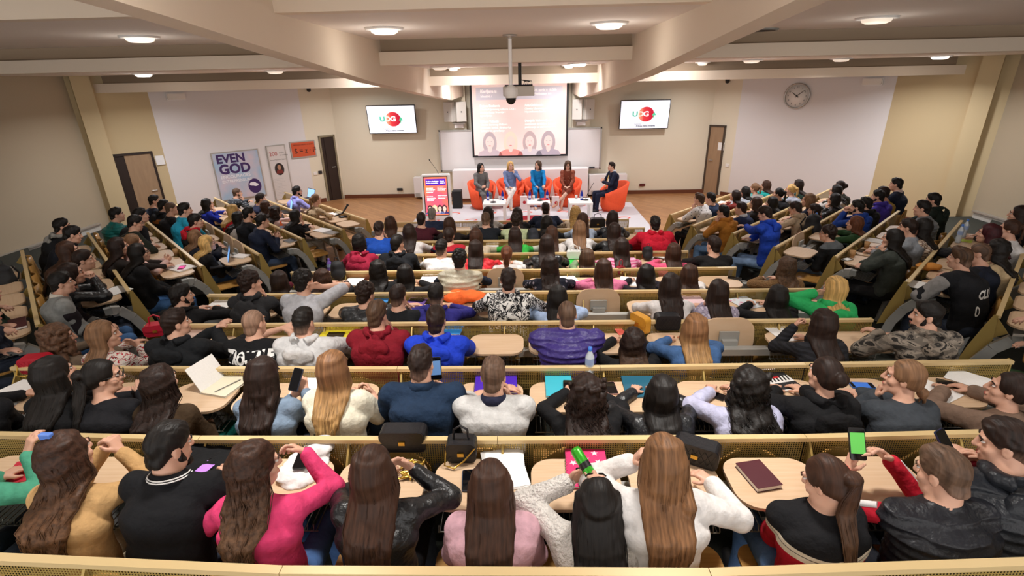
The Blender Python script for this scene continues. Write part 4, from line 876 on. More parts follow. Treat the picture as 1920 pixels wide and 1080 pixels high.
def person(label, loc, rz, head, yaw=0, pitch=0, roll=0, fem=True, hair='long', hc='dk', tip=None, top='sweater', tc='303030', tk='plain', tc2='f0f0f0', tc3='202020', sleeve=1.0, sleevec=None, hood=None, collar=None,
           R=None, L=None, vox=.012, legc='2b3240', legk='denim', shoec='1c1c1e', beard=False, glasses=False, skin=0, facing=True, hlen=None, group=None, customlegs=None, bare=False, vest=False, decal=None, thick=0, chairlegs=True, curlh=.5, topname=None, swide=1.0, hvox=None, stripe=False, hoodc=None):
    t = thing('person', label, 'person', loc, rz, group); t.scale = (PSC, PSC, PSC)
    vb = vox; hd = Vector(head); sk = skinmat(skin)
    Rm = Matrix.Rotation(math.radians(yaw), 3, 'Z') @ Matrix.Rotation(math.radians(-pitch), 3, 'X') @ Matrix.Rotation(math.radians(roll), 3, 'Y')
    RL = [list(r) for r in Rm]
    def hp(x, y, z): return hd+Rm @ V(x, y, z)
    lean = hd.y
    N_ = V(hd.x*.75, hd.y-.035-.028*(1 if pitch < 20 else -1), hd.z-(.160 if fem else .140)); P0_ = V(0, -.03, .57); sw = (.158 if fem else .196)*swide
    H = N_.z-P0_.z
    sp = [P0_, V(N_.x*.3, -.055+N_.y*.22, .57+H*.38), V(N_.x*.7, -.05+N_.y*.62, .57+H*.72), N_]
    rd = [(.155, .115), (.135 if fem else .15, .10), (.155 if fem else .175, .112), (.09, .065)]
    S = [V(N_.x+sg*sw, N_.y+.01, N_.z-.06) for sg in (-1, 1)]
    la, lf = (.275, .245) if fem else (.30, .265)
    arms = []
    for i, (sg, spec) in enumerate(((-1, L), (1, R))):
        W, pole, hdir, pn, cu = spec; E, W = ik(S[i], Vector(W), Vector(pole), la, lf); arms.append((S[i], E, W, (Vector(hdir) if hdir else (W-E)).normalized(), Vector(pn), cu, sg))
    allp = [a for A in arms for a in A[:3]]+[hd]
    lo = [min(p[i] for p in allp)-.22 for i in range(3)]; hi = [max(p[i] for p in allp)+.22 for i in range(3)]
    lo[0] = min(lo[0], -.34); hi[0] = max(hi[0], .34); lo[1] = min(lo[1], -.25); lo[2] = min(lo[2], .46); hi[2] = max(hi[2], hd.z+.2); hi[1] = max(hi[1], .3)
    # body: head with face, neck, chest, arms, hands
    lob = list(lo); lob[2] = max(lo[2], N_.z-.5) if min(p.z for p in allp) > N_.z-.4 else lo[2]
    s = SDF(lob, hi, vb)
    s.cap(sp[3]+V(0, 0, -.02), hp(0, -.022, -.07), .058 if fem else .07, .05 if fem else .063, .02)
    s.cap(sp[2], sp[3]-V(0, 0, .06), .095, .06, .05, sx=.62)
    if lob[2] < sp[2].z-.1: s.cap(sp[1], sp[2], .085, .095, .04, sx=.65)
    for (a, E, W, hdv, pn, cu, sg) in arms:
        s.cap(sp[3]-V(0, 0, .03), a, .05, .046, .04); s.cap(a, E, .044, .036, .02); s.cap(E, E+(W-E)*.35, .037, .038, .02); s.cap(E+(W-E)*.35, W, .038, .024, .02)
        hand(s, W, hdv, pn, sg, cu, sc=.95 if fem else 1.05)
    hf = .94 if fem else 1.0
    s.ell(hp(0, -.012, .03), (.074*hf, .093*hf, .088), RL, .015); s.ell(hp(0, .028, -.045), (.056*hf, .062*hf, .075), RL, .025); s.cap(hp(0, .07, -.098), hp(0, .06, -.095), .021, .021, .02)
    s.cap(hp(-.03, .04, -.085), hp(.03, .04, -.085), .022, .022, .03)
    if facing:
        s.cap(hp(0, .088, .018), hp(0, .106, -.026), .0085, .0135, .008); s.cap(hp(-.034, .078, .026), hp(.034, .078, .026), .011, .011, .012); s.cap(hp(-.011, .093, -.03), hp(.011, .093, -.03), .008, .008, .008)
        s.cap(hp(-.016, .088, -.062), hp(.016, .088, -.062), .0075, .0075, .008); s.cap(hp(-.013, .087, -.071), hp(.013, .087, -.071), .0075, .0075, .006)
        for sg in (-1, 1): s.ell(hp(sg*.03, .09, .008), (.017, .012, .011), RL, .008, sub=True); s.ell(hp(sg*.04, .055, -.03), (.022, .022, .02), RL, .02)
    for sg in (-1, 1): s.ell(hp(sg*.074*hf, -.006, -.008), (.011, .020, .032), RL, .008); s.ell(hp(sg*.085*hf, .002, -.002), (.006, .010, .016), RL, .006, sub=True)
    s.mesh('body', sk, t)
    if facing:
        o = MB()
        for sg in (-1, 1): o.sphere(hp(sg*.030, .0768, .008), (.0135, .0105, .0062), 0, 10, 6, Rm); o.sphere(hp(sg*.030, .0838, .0085), (.0062, .005, .0060), 1, 8, 5, Rm)
        o.build('eyes', [EYEW, EYED], t)
        bw = hairmat(hc if hc not in ('gr', 'bl', 'buzz') else 'lb'); o = MB()
        for sg in (-1, 1): o.tube([hp(sg*.014, .0915, .028), hp(sg*.032, .091, .034), hp(sg*.05, .080, .028)], .0042, 5)
        o.build('eyebrows', bw, t)
        MB().sphere(hp(0, .0935, -.0665), (.021 if fem else .019, .006, .0095), 0, 12, 6, Rm).build('lips', LIP, t)
        if glasses:
            o = MB()
            for sg in (-1, 1):
                o.tube([hp(sg*.032+.024*math.cos(a*math.pi/6), .108, .006+.019*math.sin(a*math.pi/6)) for a in range(13)], .0022, 5); o.tube([hp(sg*.056, .106, .01), hp(sg*.078, .0, .012)], .0022, 4)
            o.tube([hp(-.008, .11, .008), hp(.008, .11, .008)], .0022, 4); o.build('glasses', M['black'], t)
    # clothing of the upper body
    vt = vox*1.15; s = SDF(lo, hi, vt); g = .012+thick
    for i in range(3):
        (a0, b0), (a1, b1) = rd[i], rd[i+1]
        if i < 2: s.cap(sp[i], sp[i+1], b0+g, b1+g, .07, sx=(b0/a0+b1/a1)/2)
        else: s.cap(sp[i], sp[i+1]-V(0, .0, .075), b0+g, .062+g, .05, sx=.66)
    for (a, E, W, hdv, pn, cu, sg) in arms:
        s.cap(sp[3]-V(0, .005, .035), a, .05+g*.7, .05+g, .05)
        if vest: continue
        e = a+(E-a)*min(1, sleeve*2); s.cap(a, e, .048+g, .040+g*(1.6 if sleeve < .5 else 1), .03)
        if sleeve > .5: f = E+(W-E)*min(.93, (sleeve-.5)*1.86); s.cap(E, f, .041+g, .030+g*.9, .025)
    if tk == 'puffer': s.ribs(.011, 62)
    s.noise(.004, 19, int(abs(hd.x*1000)) % 97); s.cap(hp(0, -.02, -.10), sp[3]+V(0, .022, .05), .050 if fem else .058, .054 if fem else .063, .006, sub=True) if not hood else None
    s.half((0, 0, .47), (0, 0, -1), .01)
    tm = cloth(tc, tk, tc2, tc3)
    nm = topname or {'vest': 'vest'}.get(top, top)
    to, tp, tq = s.mesh(nm, tm, t, raw=True); del to['_raw']
    if hood:
        q = SDF((N_.x-.2, N_.y-.3, N_.z-.3), (N_.x+.2, N_.y+.2, N_.z+.12), min(vt, .010)); n0 = V(N_.x, N_.y-.015, N_.z+.012); pv = None; by_ = rd[2][1]*.35+thick
        for i in range(9):
            an = math.radians(-90+(i-4)*35); c_ = n0+V(.092*math.cos(an), .088*math.sin(an)+.01, .02-.035*max(0, math.sin(an)))
            if pv is not None: q.cap(pv, c_, .030, .030, .012)
            pv = c_
        q.ell(n0+V(0, -.092-by_, -.075), (.128, .052, .085), None, .03); q.ell(n0+V(0, -.088-by_, -.135), (.075, .044, .06), None, .03)
        q.ell(n0+V(0, -.085, .012), (.058, .030, .055), None, .015, sub=True)
        q.noise(.010, 26, int(abs(hd.x*700)) % 83); q.mesh('hood', cloth(hoodc) if hoodc else tm if tk not in ('yoke',) else cloth(tc), t)
    if vest and sleevec:                 # sleeves of the garment underneath
        s = SDF(lo, hi, vt)
        for (a, E, W, hdv, pn, cu, sg) in arms: s.cap(sp[3]-V(0, .0, .05), a, .04, .048, .03); s.cap(a, E, .052, .046, .03); s.cap(E, E+(W-E)*.93, .047, .038, .025)
        s.noise(.0045, 16, 5); s.mesh('sleeves', cloth(sleevec, 'plain'), t)
    elif sleevec and not vest:           # sleeves in another colour
        s = SDF(lo, hi, vt)
        for (a, E, W, hdv, pn, cu, sg) in arms: s.cap(a+(E-a)*.12, E, .052+g, .043+g, .03); s.cap(E, E+(W-E)*.93, .044+g, .033+g, .025)
        s.noise(.0045, 16, 5); s.mesh('sleeves', cloth(sleevec, 'plain'), t)
    if collar:
        o = MB(); ang = [math.radians(-200+220*i/16) for i in range(17)]; c0 = N_+V(0, .012, .012); vs, fs = [], []
        for a in ang:
            for r_, z_ in ((.066, .03), (.082, .005), (.094, -.025)): vs.append((c0.x+(r_+(0 if fem else .008))*math.cos(a), c0.y+(r_+(0 if fem else .008))*math.sin(a)*.92, c0.z+z_+.02*math.sin(-a)*1))
        for i in range(16):
            for j in range(2): fs.append((i*3+j, i*3+j+1, i*3+4+j, i*3+3+j))
        o.add(vs, fs, 0, True); c_ = o.build('collar', cloth(collar), t); sd = c_.modifiers.new('thickness', 'SOLIDIFY'); sd.thickness = .006
        if stripe:
            o = MB()
            for r_, z_ in ((.0745, .0175), (.0805, .0075)):
                o.tube([V(c0.x+(r_+.018)*math.cos(a), c0.y+(r_+.018)*math.sin(a)*.92, c0.z+z_-.006-.02*math.sin(a)) for a in ang], .0035, 5)
            o.build('collar_stripes', cloth('ece9e6'), c_)
    bvt = BVHTree.FromPolygons([tuple(p) for p in tp], [tuple(int(i) for i in q) for q in tq])
    # hair
    vh = hvox or vox*1.2; cm = hairmat(hc, tip, hair in ('curly', 'curlyshort', 'wavy'), hd.z-(.45 if hair not in SHORTSET else .085), hd.z-(.02 if hair not in SHORTSET else -.02))
    if hair in SHORTSET:
        s = SDF(hd-V(.17, .17, .17), hd+V(.17, .17, .2), min(vh, .009)); vol = dict(short=.008, buzz=.003, curlyshort=.014, quiff=.009)[hair]
        s.ell(hp(0, -.014, .034), (.075*hf+vol*.7, .094*hf+vol*.8, .088+vol), RL, .01)
        if hair in ('short', 'quiff', 'curlyshort'): s.ell(hp(0, .012, .078), (.066+vol*.4, .084, .05+vol), RL, .02)
        s.ell(hp(0, -.062, -.045), (.056*hf+vol*.5, .043+vol*.6, .056), RL, .02)
        if hair == 'quiff': s.ell(hp(0, .055, .105), (.05, .035, .03), RL, .03)
        s.noise(.0035 if hair != 'buzz' else .0008, 90, int(abs(hd.y)*997) % 91)
        if hair == 'curlyshort':
            r = random.Random(3)
            for i in range(110):
                a, z = r.uniform(0, 6.28), r.uniform(-.25, 1); rr = math.sqrt(1-z*z) if abs(z) < 1 else 0
                s.ell(hp(.086*rr*math.cos(a), -.012+.104*rr*math.sin(a), .045+.1*z), (.0125, .0125, .0125), None, .009)
        pn = Rm @ V(0, .72, -1).normalized(); s.half(hp(0, -.10, -.088), pn, .010); pf = Rm @ V(0, 1, -.25).normalized(); s.half(hp(0, .088, .07), pf, .02)
        for sg in (-1, 1): s.ell(hp(sg*.086, .002, -.014), (.024, .024, .036), RL, .006, sub=True)
        s.mesh('hair', cm, t)
    else:
        Lh = hlen if hlen is not None else {'long': .46, 'wavy': .44, 'curly': .42, 'bob': .17, 'shoulder': .25, 'ponytail': 0, 'bun': 0, 'lowbun': 0}[hair]
        zb = hd.z-.12-Lh; loh = [hd.x-.30, min(hd.y-.4, -.34), min(zb-.1, hd.z-.25)]; hih = [hd.x+.30, hd.y+.2, hd.z+.2]
        s = SDF(loh, hih, vh); v = .011 if hair in ('ponytail', 'bun', 'lowbun') else .017 if hair != 'curly' else .028
        s.ell(hp(0, -.018, .034), (.075*hf+v, .094*hf+v, .088+v), RL, .01)
        r = random.Random(int(abs(hd.x*977+hd.z*331)*100) % 9999)
        tied = hair in ('ponytail', 'bun', 'lowbun')
        if tied: s.ell(hp(0, -.055, -.02), (.066, .058, .06), RL, .03)
        else:
            s.cap(hp(0, -.06, 0), hp(0, -.055, -.10), .078, .066, .03, sx=.85)
        s.ell(hp(0, .100, -.045), (.058, .068, .105), RL, .012, sub=True); s.cap(hp(0, .09, .03), hp(0, .14, -.0), .05, .05, .02, sub=True)
        if tied:
            pl = Rm @ V(0, .55, -1).normalized(); s.half(hp(0, -.09, -.075), pl, .015)
        def back_y(z, x=None):
            if x is not None:
                h_ = bvt.ray_cast(V(x, -1, z), V(0, 1, 0))
                if h_[0] is not None: return h_[0].y-.016
            for i in range(3):
                if sp[i].z <= z <= sp[i+1].z or i == 2:
                    u = min(1, max(0, (z-sp[i].z)/(sp[i+1].z-sp[i].z+1e-6))); return sp[i].y+(sp[i+1].y-sp[i].y)*u-(rd[i][1]+(rd[i+1][1]-rd[i][1])*u)-g-.012
        STR = []
        def lock(pts, r0, r1, k=.008):
            n = len(pts)-1; STR.append((pts, r0, r1))
            for i in range(n): s.cap(pts[i], pts[i+1], r0+(r1-r0)*i/n, r0+(r1-r0)*(i+1)/n, k)
        if not tied:
            nl = 15 if vox < .01 else 11; wav = {'wavy': .014, 'curly': .02}.get(hair, .003)
            for i in range(nl):
                u = -1+2*i/(nl-1); ph = u*math.radians(98)*(1 if hair != 'curly' else 1.05); sx_, cy_ = math.sin(ph), math.cos(ph)
                a = hp(sx_*.088*hf, -.02-cy_*.088, .01); b_ = hp(sx_*.094, -.015-cy_*.092, -.10)
                if pitch < -15: a = hp(sx_*.088*hf, -.02-cy_*.075, .05); b_ = V(hd.x+sx_*.10, min(hd.y-.07-cy_*.09, N_.y-.02), hd.z-.10)
                pts = [hp(sx_*.06, -.03-cy_*.06, .085), a, b_]
                if Lh > .1:
                    wd = .085 if hair == 'bob' else .10; z = b_.z; ns = max(2, int(Lh/.06)); ll = Lh*(1-.18*abs(u)**2+r.uniform(-.1, .06))
                    x0_ = b_.x; y0_ = b_.y; ph0 = r.uniform(0, 6)
                    for j in range(1, ns+1):
                        f = j/ns; zz = z-ll*f; 
                        xx = x0_+(u*wd*1.08-(x0_-hd.x))*f*.5+(.05*u*f if hair == 'curly' else -.10*u*f*f*(1 if Lh > .3 else 0))
                        by = back_y(zz, xx); by = min(by, N_.y+.02); fy = min(1, f*1.5); yy = min(y0_+(by-y0_)*fy, by+.008)
                        pts.append(V(xx+wav*math.sin(ph0+j*1.9)+r.uniform(-.004, .004), yy+wav*.6*math.cos(ph0+j*1.7)-.004*(i % 2), zz))
                lock(pts, .026 if hair != 'curly' else .032, .010 if hair != 'curly' else .022, .009)
            if hair == 'curly':
                for i in range(170 if vox < .01 else 60):
                    z = r.uniform(-.5*Lh-.2, .11); ph = r.uniform(-1.7, 1.7); rr = .11+.05*max(0, min(1, (-z)/.3)); c_ = V(hd.x+rr*math.sin(ph), hd.y-.02-rr*math.cos(ph)*.95, hd.z+z)
                    q_ = .017 if vox < .01 else .022; s.ell(c_, (q_, q_, q_*1.2), None, .012)
            if hair == 'bob': s.half((0, 0, hd.z-.12-Lh*.95), (0, 0, -1), .02)
        elif hair == 'ponytail':
            a = hp(0, -.115, .045); L2 = hlen or .40
            for i in range(7):
                u = (i-3)/3; pts = [a, a+Rm @ V(u*.016, -.03, -.005), a+V(u*.026, -.032, -.09)]
                zz = pts[-1].z; y0_ = pts[-1].y; x0_ = pts[-1].x
                for j in range(1, 5):
                    f = j/4; zj = zz-(L2-.12)*f*(1-.1*abs(u)); xj = x0_+u*.012*f*(1-f)*4-u*.02*f; by = min(back_y(zj, xj), y0_+.03); pts.append(V(xj, min(y0_+(by-y0_)*f, by+.004), zj))
                lock(pts, .016, .006, .01)
            s.cap(a+Rm @ V(-.02, -.01, 0), a+Rm @ V(.02, -.01, 0), .026, .026, .005)
        elif hair == 'bun': s.ell(hp(0, -.125, .03), (.05, .042, .05), RL, .012)
        elif hair == 'lowbun':
            s.ell(hp(0, -.115, -.075), (.036, .033, .036), RL, .012)
            for i in range(5): q = hp(r.uniform(-.03, .03), -.125, -.09); s.cap(q, q+V(r.uniform(-.03, .03), -.01, -.06), .009, .005, .006)
        s.noise(.0016 if hair not in ('curly', 'wavy') else .004, 70, 4)
        ho = s.mesh('hair', cm, t)
        if vox < .0075 and STR:
            o = MB(); wob = {'wavy': .012, 'curly': .02}.get(hair, .004)
            for pts, r0, r1 in STR:
                for q in range(13 if hair != 'ponytail' else 16):
                    a = r.uniform(0, 6.28); m = r.uniform(.75, 1.12); n = len(pts)-1; out = []; en = r.randint(max(2, n-2), n)
                    for i in range(0 if hair == 'ponytail' else 1, en+1):
                        rr = (r0+(r1-r0)*i/n)*m; p = pts[i]; out.append(V(p.x+rr*math.cos(a)+r.uniform(-wob, wob), p.y-abs(rr*math.sin(a))*(1 if i > 2 else .95)+r.uniform(-wob, wob)*.5, p.z+r.uniform(-.01, .01)))
                    if len(out) < 2: continue
                    if hair == 'curly':
                        w_ = []; ca = r.uniform(.007, .012); p0_ = r.uniform(0, 6)
                        for i in range(len(out)-1):
                            for j in range(7):
                                f_ = j/7; th_ = p0_+(i+f_)*7.5; p = out[i].lerp(out[i+1], f_); w_.append(p+V(ca*math.cos(th_), ca*math.sin(th_)-.006, 0))
                        o.tube(w_, .0024, 3, cap=False); continue
                    out.append(out[-1]+V(r.uniform(-.012, .012), r.uniform(-.012, .004), -r.uniform(.02, .06)))
                    o.tube(out, .002, 3, cap=False, rr=[.0026]*(len(out)-1)+[.0006])
            o.build('hair_strands', cm, ho)
    if beard and facing:
        s = SDF(hd-V(.13, .13, .2), hd+V(.13, .2, .08), min(vh, .009)); s.cap(hp(-.052, .02, -.05), hp(-.03, .06, -.098), .018, .019, .02); s.cap(hp(.052, .02, -.05), hp(.03, .06, -.098), .018, .019, .02); s.cap(hp(-.025, .072, -.1), hp(.025, .072, -.1), .022, .022, .02)
        s.cap(hp(-.055, .012, -.0), hp(-.053, .02, -.055), .012, .016, .015); s.cap(hp(.055, .012, -.0), hp(.053, .02, -.055), .012, .016, .015); s.cap(hp(-.022, .093, -.05), hp(.022, .093, -.05), .007, .007, .006); s.ell(hp(0, .1, -.067), (.022, .016, .009), RL, .004, sub=True)
        s.noise(.0015, 120, 8); s.mesh('beard', hairmat(hc, None, True), t)
    if chairlegs: legs(t, legc, fem, shoec, True, legk, customlegs, bare)
    if decal:
        bv = BVHTree.FromPolygons([tuple(p) for p in tp], [tuple(int(i) for i in q) for q in tq])
        decal(t, bv, hd, N_)
    t['_N'] = 0; del t['_N']
    PEOPLE.append((label, t, hd)); ARMS[label] = arms; return t
def project_back(bv, o, cx, cz, off=.004, side=-1):
    me = o.data
    for v in me.vertices:
        x, z = cx+v.co.x, cz+v.co.y
        loc, nrm, i, d = bv.ray_cast(V(x, side*1.0, z), V(0, -side, 0))
        v.co = (x, (loc.y if loc else 0)+side*off+side*v.co.z, z)
    me.update()
def decal_text(txt, size, mat, dx=0, dz=-.2, wid=1.0, off=.004, bold=.004, name='print_lettering'):
    def f(t, bv, hd, N_):
        o = text(txt, size, mat, t, Matrix.Diagonal((wid, 1, 1, 1)), 'CENTER', .0, name, bold); project_back(bv, o, N_.x+dx, N_.z+dz, off)
    return f
def decal_poly(polys, mats, dx=0, dz=-.2, off=.004, name='print_picture'):
    def f(t, bv, hd, N_):
        o = MB()
        for poly, mi, zo in polys:                     # subdivide as strips
            xs0, xs1 = min(p[0] for p in poly), max(p[0] for p in poly); c = (sum(p[0] for p in poly)/len(poly), sum(p[1] for p in poly)/len(poly)); n = len(poly)
            rings = [[(c[0]+(p[0]-c[0])*k/4, c[1]+(p[1]-c[1])*k/4, zo) for p in poly] for k in (1, 2, 3, 4)]
            vs = [(c[0], c[1], zo)]+[p for r_ in rings for p in r_]; fs = [(0, 1+i, 1+(i+1) % n) for i in range(n)]
            for k in range(3): fs += [(1+k*n+i, 1+(k+1)*n+i, 1+(k+1)*n+(i+1) % n, 1+k*n+(i+1) % n) for i in range(n)]
            o.add(vs, fs, mi)
        q = o.build(name, mats, t); project_back(bv, q, N_.x+dx, N_.z+dz, off)
    return f
# ---------------------------------------------------------------- the audience
ROWP = dict(C0='nearest row', C1='second nearest row', C2='third nearest row', C3='fourth nearest row', C4='fifth nearest row', C5='fourth row from stage', C6='third row from stage', C7='second row from stage', C8='row nearest stage')
VOX = dict(C0=.0065, C1=.0068, C2=.008, C3=.010, C4=.011, C5=.0125, C6=.0135, C7=.014, C8=.014, L3=.011, L4=.009, L5=.010, L6=.0115, L7=.0125, L8=.013, L9=.013, R3=.011, R4=.009, R5=.010, R6=.011, R7=.0125, R8=.0135, R9=.0135)
def rowframe(row):
    w, k = row[0], int(row[1]); rk = k+1 if w == 'C' else k
    o, ex, ey, rz = frame_for(rk, w); return o, ey, rz, (floor_z(k) if w == 'C' else rail_z(rk)-.85)
def at_off(row, px, py, off):               # the point seen at a pixel, a given distance behind the row's rail
    o, ey, rz, fz = rowframe(row); n = ey
    if row[0] != 'C': return atZ(px, py, fz+off)      # in the wings: height above the tread instead
    return onplane(px, py, n, n.dot(o)-off)
def P(row, px, py, desc, pose='D', zt=1.17, off=None, rw=None, lw=None, rd=None, ld=None, rn=None, ln=None, rp=None, lp=None, rc=.45, lc=.45, yaw=None, hipoff=.62, turn=0, **kw):
    o, ey, rz, fz = rowframe(row)
    if row[0] != 'C': hipoff = .54; off = off or .44
    best = None
    for i in range(33):
        z = zt-.16+.01*i; p = atZ(px, py, fz+z); q = (o-p).dot(ey); e = abs(z-zt)*2+max(0, abs(q-(off or .5))-(.08 if not off else 0))*3
        if best is None or e < best[0]: best = (e, p, q)
    hw, off = best[1], best[2]
    if turn: rz += math.radians(turn); ey = Matrix.Rotation(rz, 3, 'Z') @ Vector((0, 1, 0))
    hipoff = max(hipoff, off+.04)
    base_ = hw-ey*(hipoff-off); base_.z = fz; Ri = Matrix.Rotation(-rz, 3, 'Z')
    h = Ri @ (hw-base_)/PSC; fem = kw.get('fem', True)
    def loc(q): return Ri @ (at_off(row, *q)-base_)/PSC
    yd = (hipoff-.27)/PSC; zd = .795/PSC
    po = {'R': None, 'L': None}
    for sd, sg in (('R', 1), ('L', -1)):
        q = {'D': ((sg*.10, yd, zd+.005), (sg*1.0, .1, -.22), (-sg*.4, .9, 0), (0, 0, -1), .35),
             'F': ((-sg*.01+.0, yd-.01+(.05 if sg < 0 else 0), zd+(.012 if sg < 0 else 0)), (sg*1, -.1, -.25), (-sg*1, .2, 0), (0, 0, -1), .3),
             'Z': ((sg*.07, .27, .665), (sg*.6, -.6, -.4), (-sg*.6, .8, -.1), (0, 0, -1), .6),
             'P': ((sg*.06, yd-.02, zd+.06), (sg*.8, -.4, -.6), (-sg*.25, .8, .5), (-sg*.8, -.1, .5), .9),
             'H': ((h.x+sg*.035, h.y+.16, h.z-.10), (sg*.8, -.1, -.9), (-sg*.45, -.1, .9), (-sg*.8, -.4, 0), .8)}
        cheek = ((h.x+sg*.085, h.y+.07, h.z-.19), (sg*.5, .5, -1), (-sg*.25, .12, .95), (-sg*.8, -.5, 0), .9)
        nape = ((h.x+sg*.16, h.y+.03, h.z-.07), (sg*1, .3, -.6), (-sg*.85, -.35, .25), (0, -1, -.2), .5)
        c = q['D'] if pose in ('CR', 'CL', 'TR', 'TL') else q[pose]
        if pose in ('CR', 'CL') and sd != pose[1]: c = q['F']
        if pose in ('CR', 'CL') and sd == pose[1]: c = cheek
        if pose in ('TR', 'TL') and sd == pose[1]: c = nape
        w, d_, n_, p_, cu = (rw, rd, rn, rp, rc) if sd == 'R' else (lw, ld, ln, lp, lc)
        if w: c = (loc(w), p_ or (sg*.6, -.2, -.8), d_, n_ or (0, 0, -1), cu)
        po[sd] = c
    fy = yaw if yaw is not None else rng.uniform(-8, 8)
    fd = Matrix.Rotation(rz+math.radians(fy), 3, 'Z') @ Vector((0, 1, 0)); vis = fd.dot((CAM-hw).normalized()) > -.72
    lb = 'person in %s, %s' % (desc, ROWP[row] if row[0] == 'C' else '%s %s row' % (SIDE[row[0]], WROW[int(row[1])]))
    lk = row[0] != 'C'
    kw.setdefault('vox', VOX[row]); kw.setdefault('facing', vis); kw.setdefault('chairlegs', True)
    hq = dict(kw)
    return person(lb, base_, rz, h, yaw=fy, R=po['R'], L=po['L'], **hq)
M_ = dict(fem=False)
def man(hair='short', hc='blk', **k): return dict(fem=False, hair=hair, hc=hc, **k)
def wom(hair='long', hc='dk', **k): return dict(fem=True, hair=hair, hc=hc, **k)
BLK, NAVY, WHT = '18181b', '1c2333', 'e9e5e2'

# nearest row
P('C0', 128, 852, 'tan sweater with hands clasped high', **wom('wavy', 'br', tip='str', tc='c9a06c', hlen=.5), yaw=-8, rw=(226, 846, .30), rd=(-.5, .2, .8), rn=(-1, 0, 0), rc=.9, rp=(1, -.2, -.9), lw=(196, 840, .26), ld=(.6, .1, .8), ln=(1, 0, 0), lc=.9, lp=(-.6, 0, -1), legc='b3a58f', legk='plain')
P('C0', 318, 838, 'black polo with white striped collar', **man('short', 'blk', top='polo_shirt', tc='131316', sleeve=.36, beard=True, collar='131316', stripe=True, thick=.008), yaw=-28, pitch=10, rw=(440, 902, .36), rd=(-.6, .6, .5), rn=(-.2, .1, -1), rc=.55, rp=(.9, -.2, -.4), lw=(352, 912, .38), ld=(.8, .5, 0), lp=(-1, 0, -.4))
P('C0', 482, 872, 'bright pink sweater propping up right elbow', **wom('wavy', 'br', tip='lb', tc='dd4173', hlen=.36), yaw=-42, pitch=8, rw=(572, 848, .33), rd=(-.8, .2, .35), rn=(-.4, -.6, -.6), rc=.7, rp=(.8, .1, -.8), lw=(430, 905, .40), lp=(-.6, -.2, -.6), legc='4a6a9c')
P('C0', 702, 880, 'black leather jacket with raised right hand', **wom('long', 'br', hc2=None) if False else wom('long', 'br', tc='1a1a1c', tk='leather', top='leather_jacket', hlen=.62), yaw=-4, rw=(775, 880, .40), rd=(-.8, .2, .5), rn=(-.3, -.8, -.2), rc=.6, rp=(1, -.2, -.7), legc='1a1a1d')
P('C0', 920, 908, 'pale pink denim jacket', pose='Z', **wom('long', 'br', tc='e0b1bd', top='jacket', collar='dfafbb', hlen=.5, thick=.008), yaw=2, pitch=4, legc='20222a')
P('C0', 1118, 928, 'white fluffy sweater drinking from a can', off=.56, **wom('long', 'blk', tc='e9e3dc', tk='knit', hlen=.55, thick=.006), yaw=0, pitch=-38, lw=(1066, 905, .44), ld=(.7, .3, .35), ln=(.6, -.4, .2), lc=.85, lp=(-1, .1, -.3), rw=(1180, 960, .40), legc='1d1d22')
P('C0', 1242, 862, 'white shirt with left hand in hair', **wom('long', 'str', tc='e6e2df', hlen=.66, top='shirt', thick=.008), yaw=3, pitch=14, lw=(1186, 866, .43), ld=(.5, -.1, .9), ln=(.8, -.3, 0), lc=.5, lp=(-1, .1, -.6), rw=(1335, 905, .36), rd=(-.6, .7, .1), rp=(1, -.2, -.5), legc='1c2740')
P('C0', 1548, 902, 'black white and red racing jacket', pose='Z', **wom('ponytail', 'br', tip='lb', tc='b3172b', tk='racing', top='racing_jacket', hlen=.52, thick=.006), yaw=34, pitch=22, lw=(1467, 1010, .36), ld=(.3, .8, .5), ln=(.7, .2, .4), lc=.8, lp=(-1, -.3, -.3), rw=(1500, 1012, .34), rd=(-.4, .8, .4), rn=(-.5, .2, .6), legc='5c7aa4')
P('C0', 1766, 888, 'black padded vest over red sleeves', **man('short', 'bz', tip='fade', top='vest', vest=True, tc='1b1c22', tk='puffer', sleevec='c01d31', thick=.016), yaw=26, pitch=12, lw=(1588, 882, .32), ld=(.3, .2, .9), ln=(1, -.1, 0), lc=.5, lp=(-1, -.1, -.5), rw=(1668, 862, .30), rd=(-.75, .2, .6), rn=(-.6, -.2, -.2), rc=.6, rp=(.5, -.2, -.9), legc='20222a')
P('C0', 1884, 832, 'black vest over dark red hoodie sleeves', **man('short', 'dk', tip='fade', top='vest', vest=True, tc='1d2026', tk='puffer', sleevec='7e1522', hood=True, thick=.012), yaw=52, pitch=10, lw=(1826, 862, .34), ld=(-.8, .4, .4), ln=(.2, 0, -1), lc=.6, lp=(-.8, -.2, -.6), rw=(1850, 880, .36))
P('C0', -120, 850, 'teal green sweater at the left edge', **wom('long', 'dk', tc='4d9b7d'), yaw=-10, rw=(52, 852, .34), rd=(.2, .4, .9), rc=.6, rp=(.6, -.4, -.6))
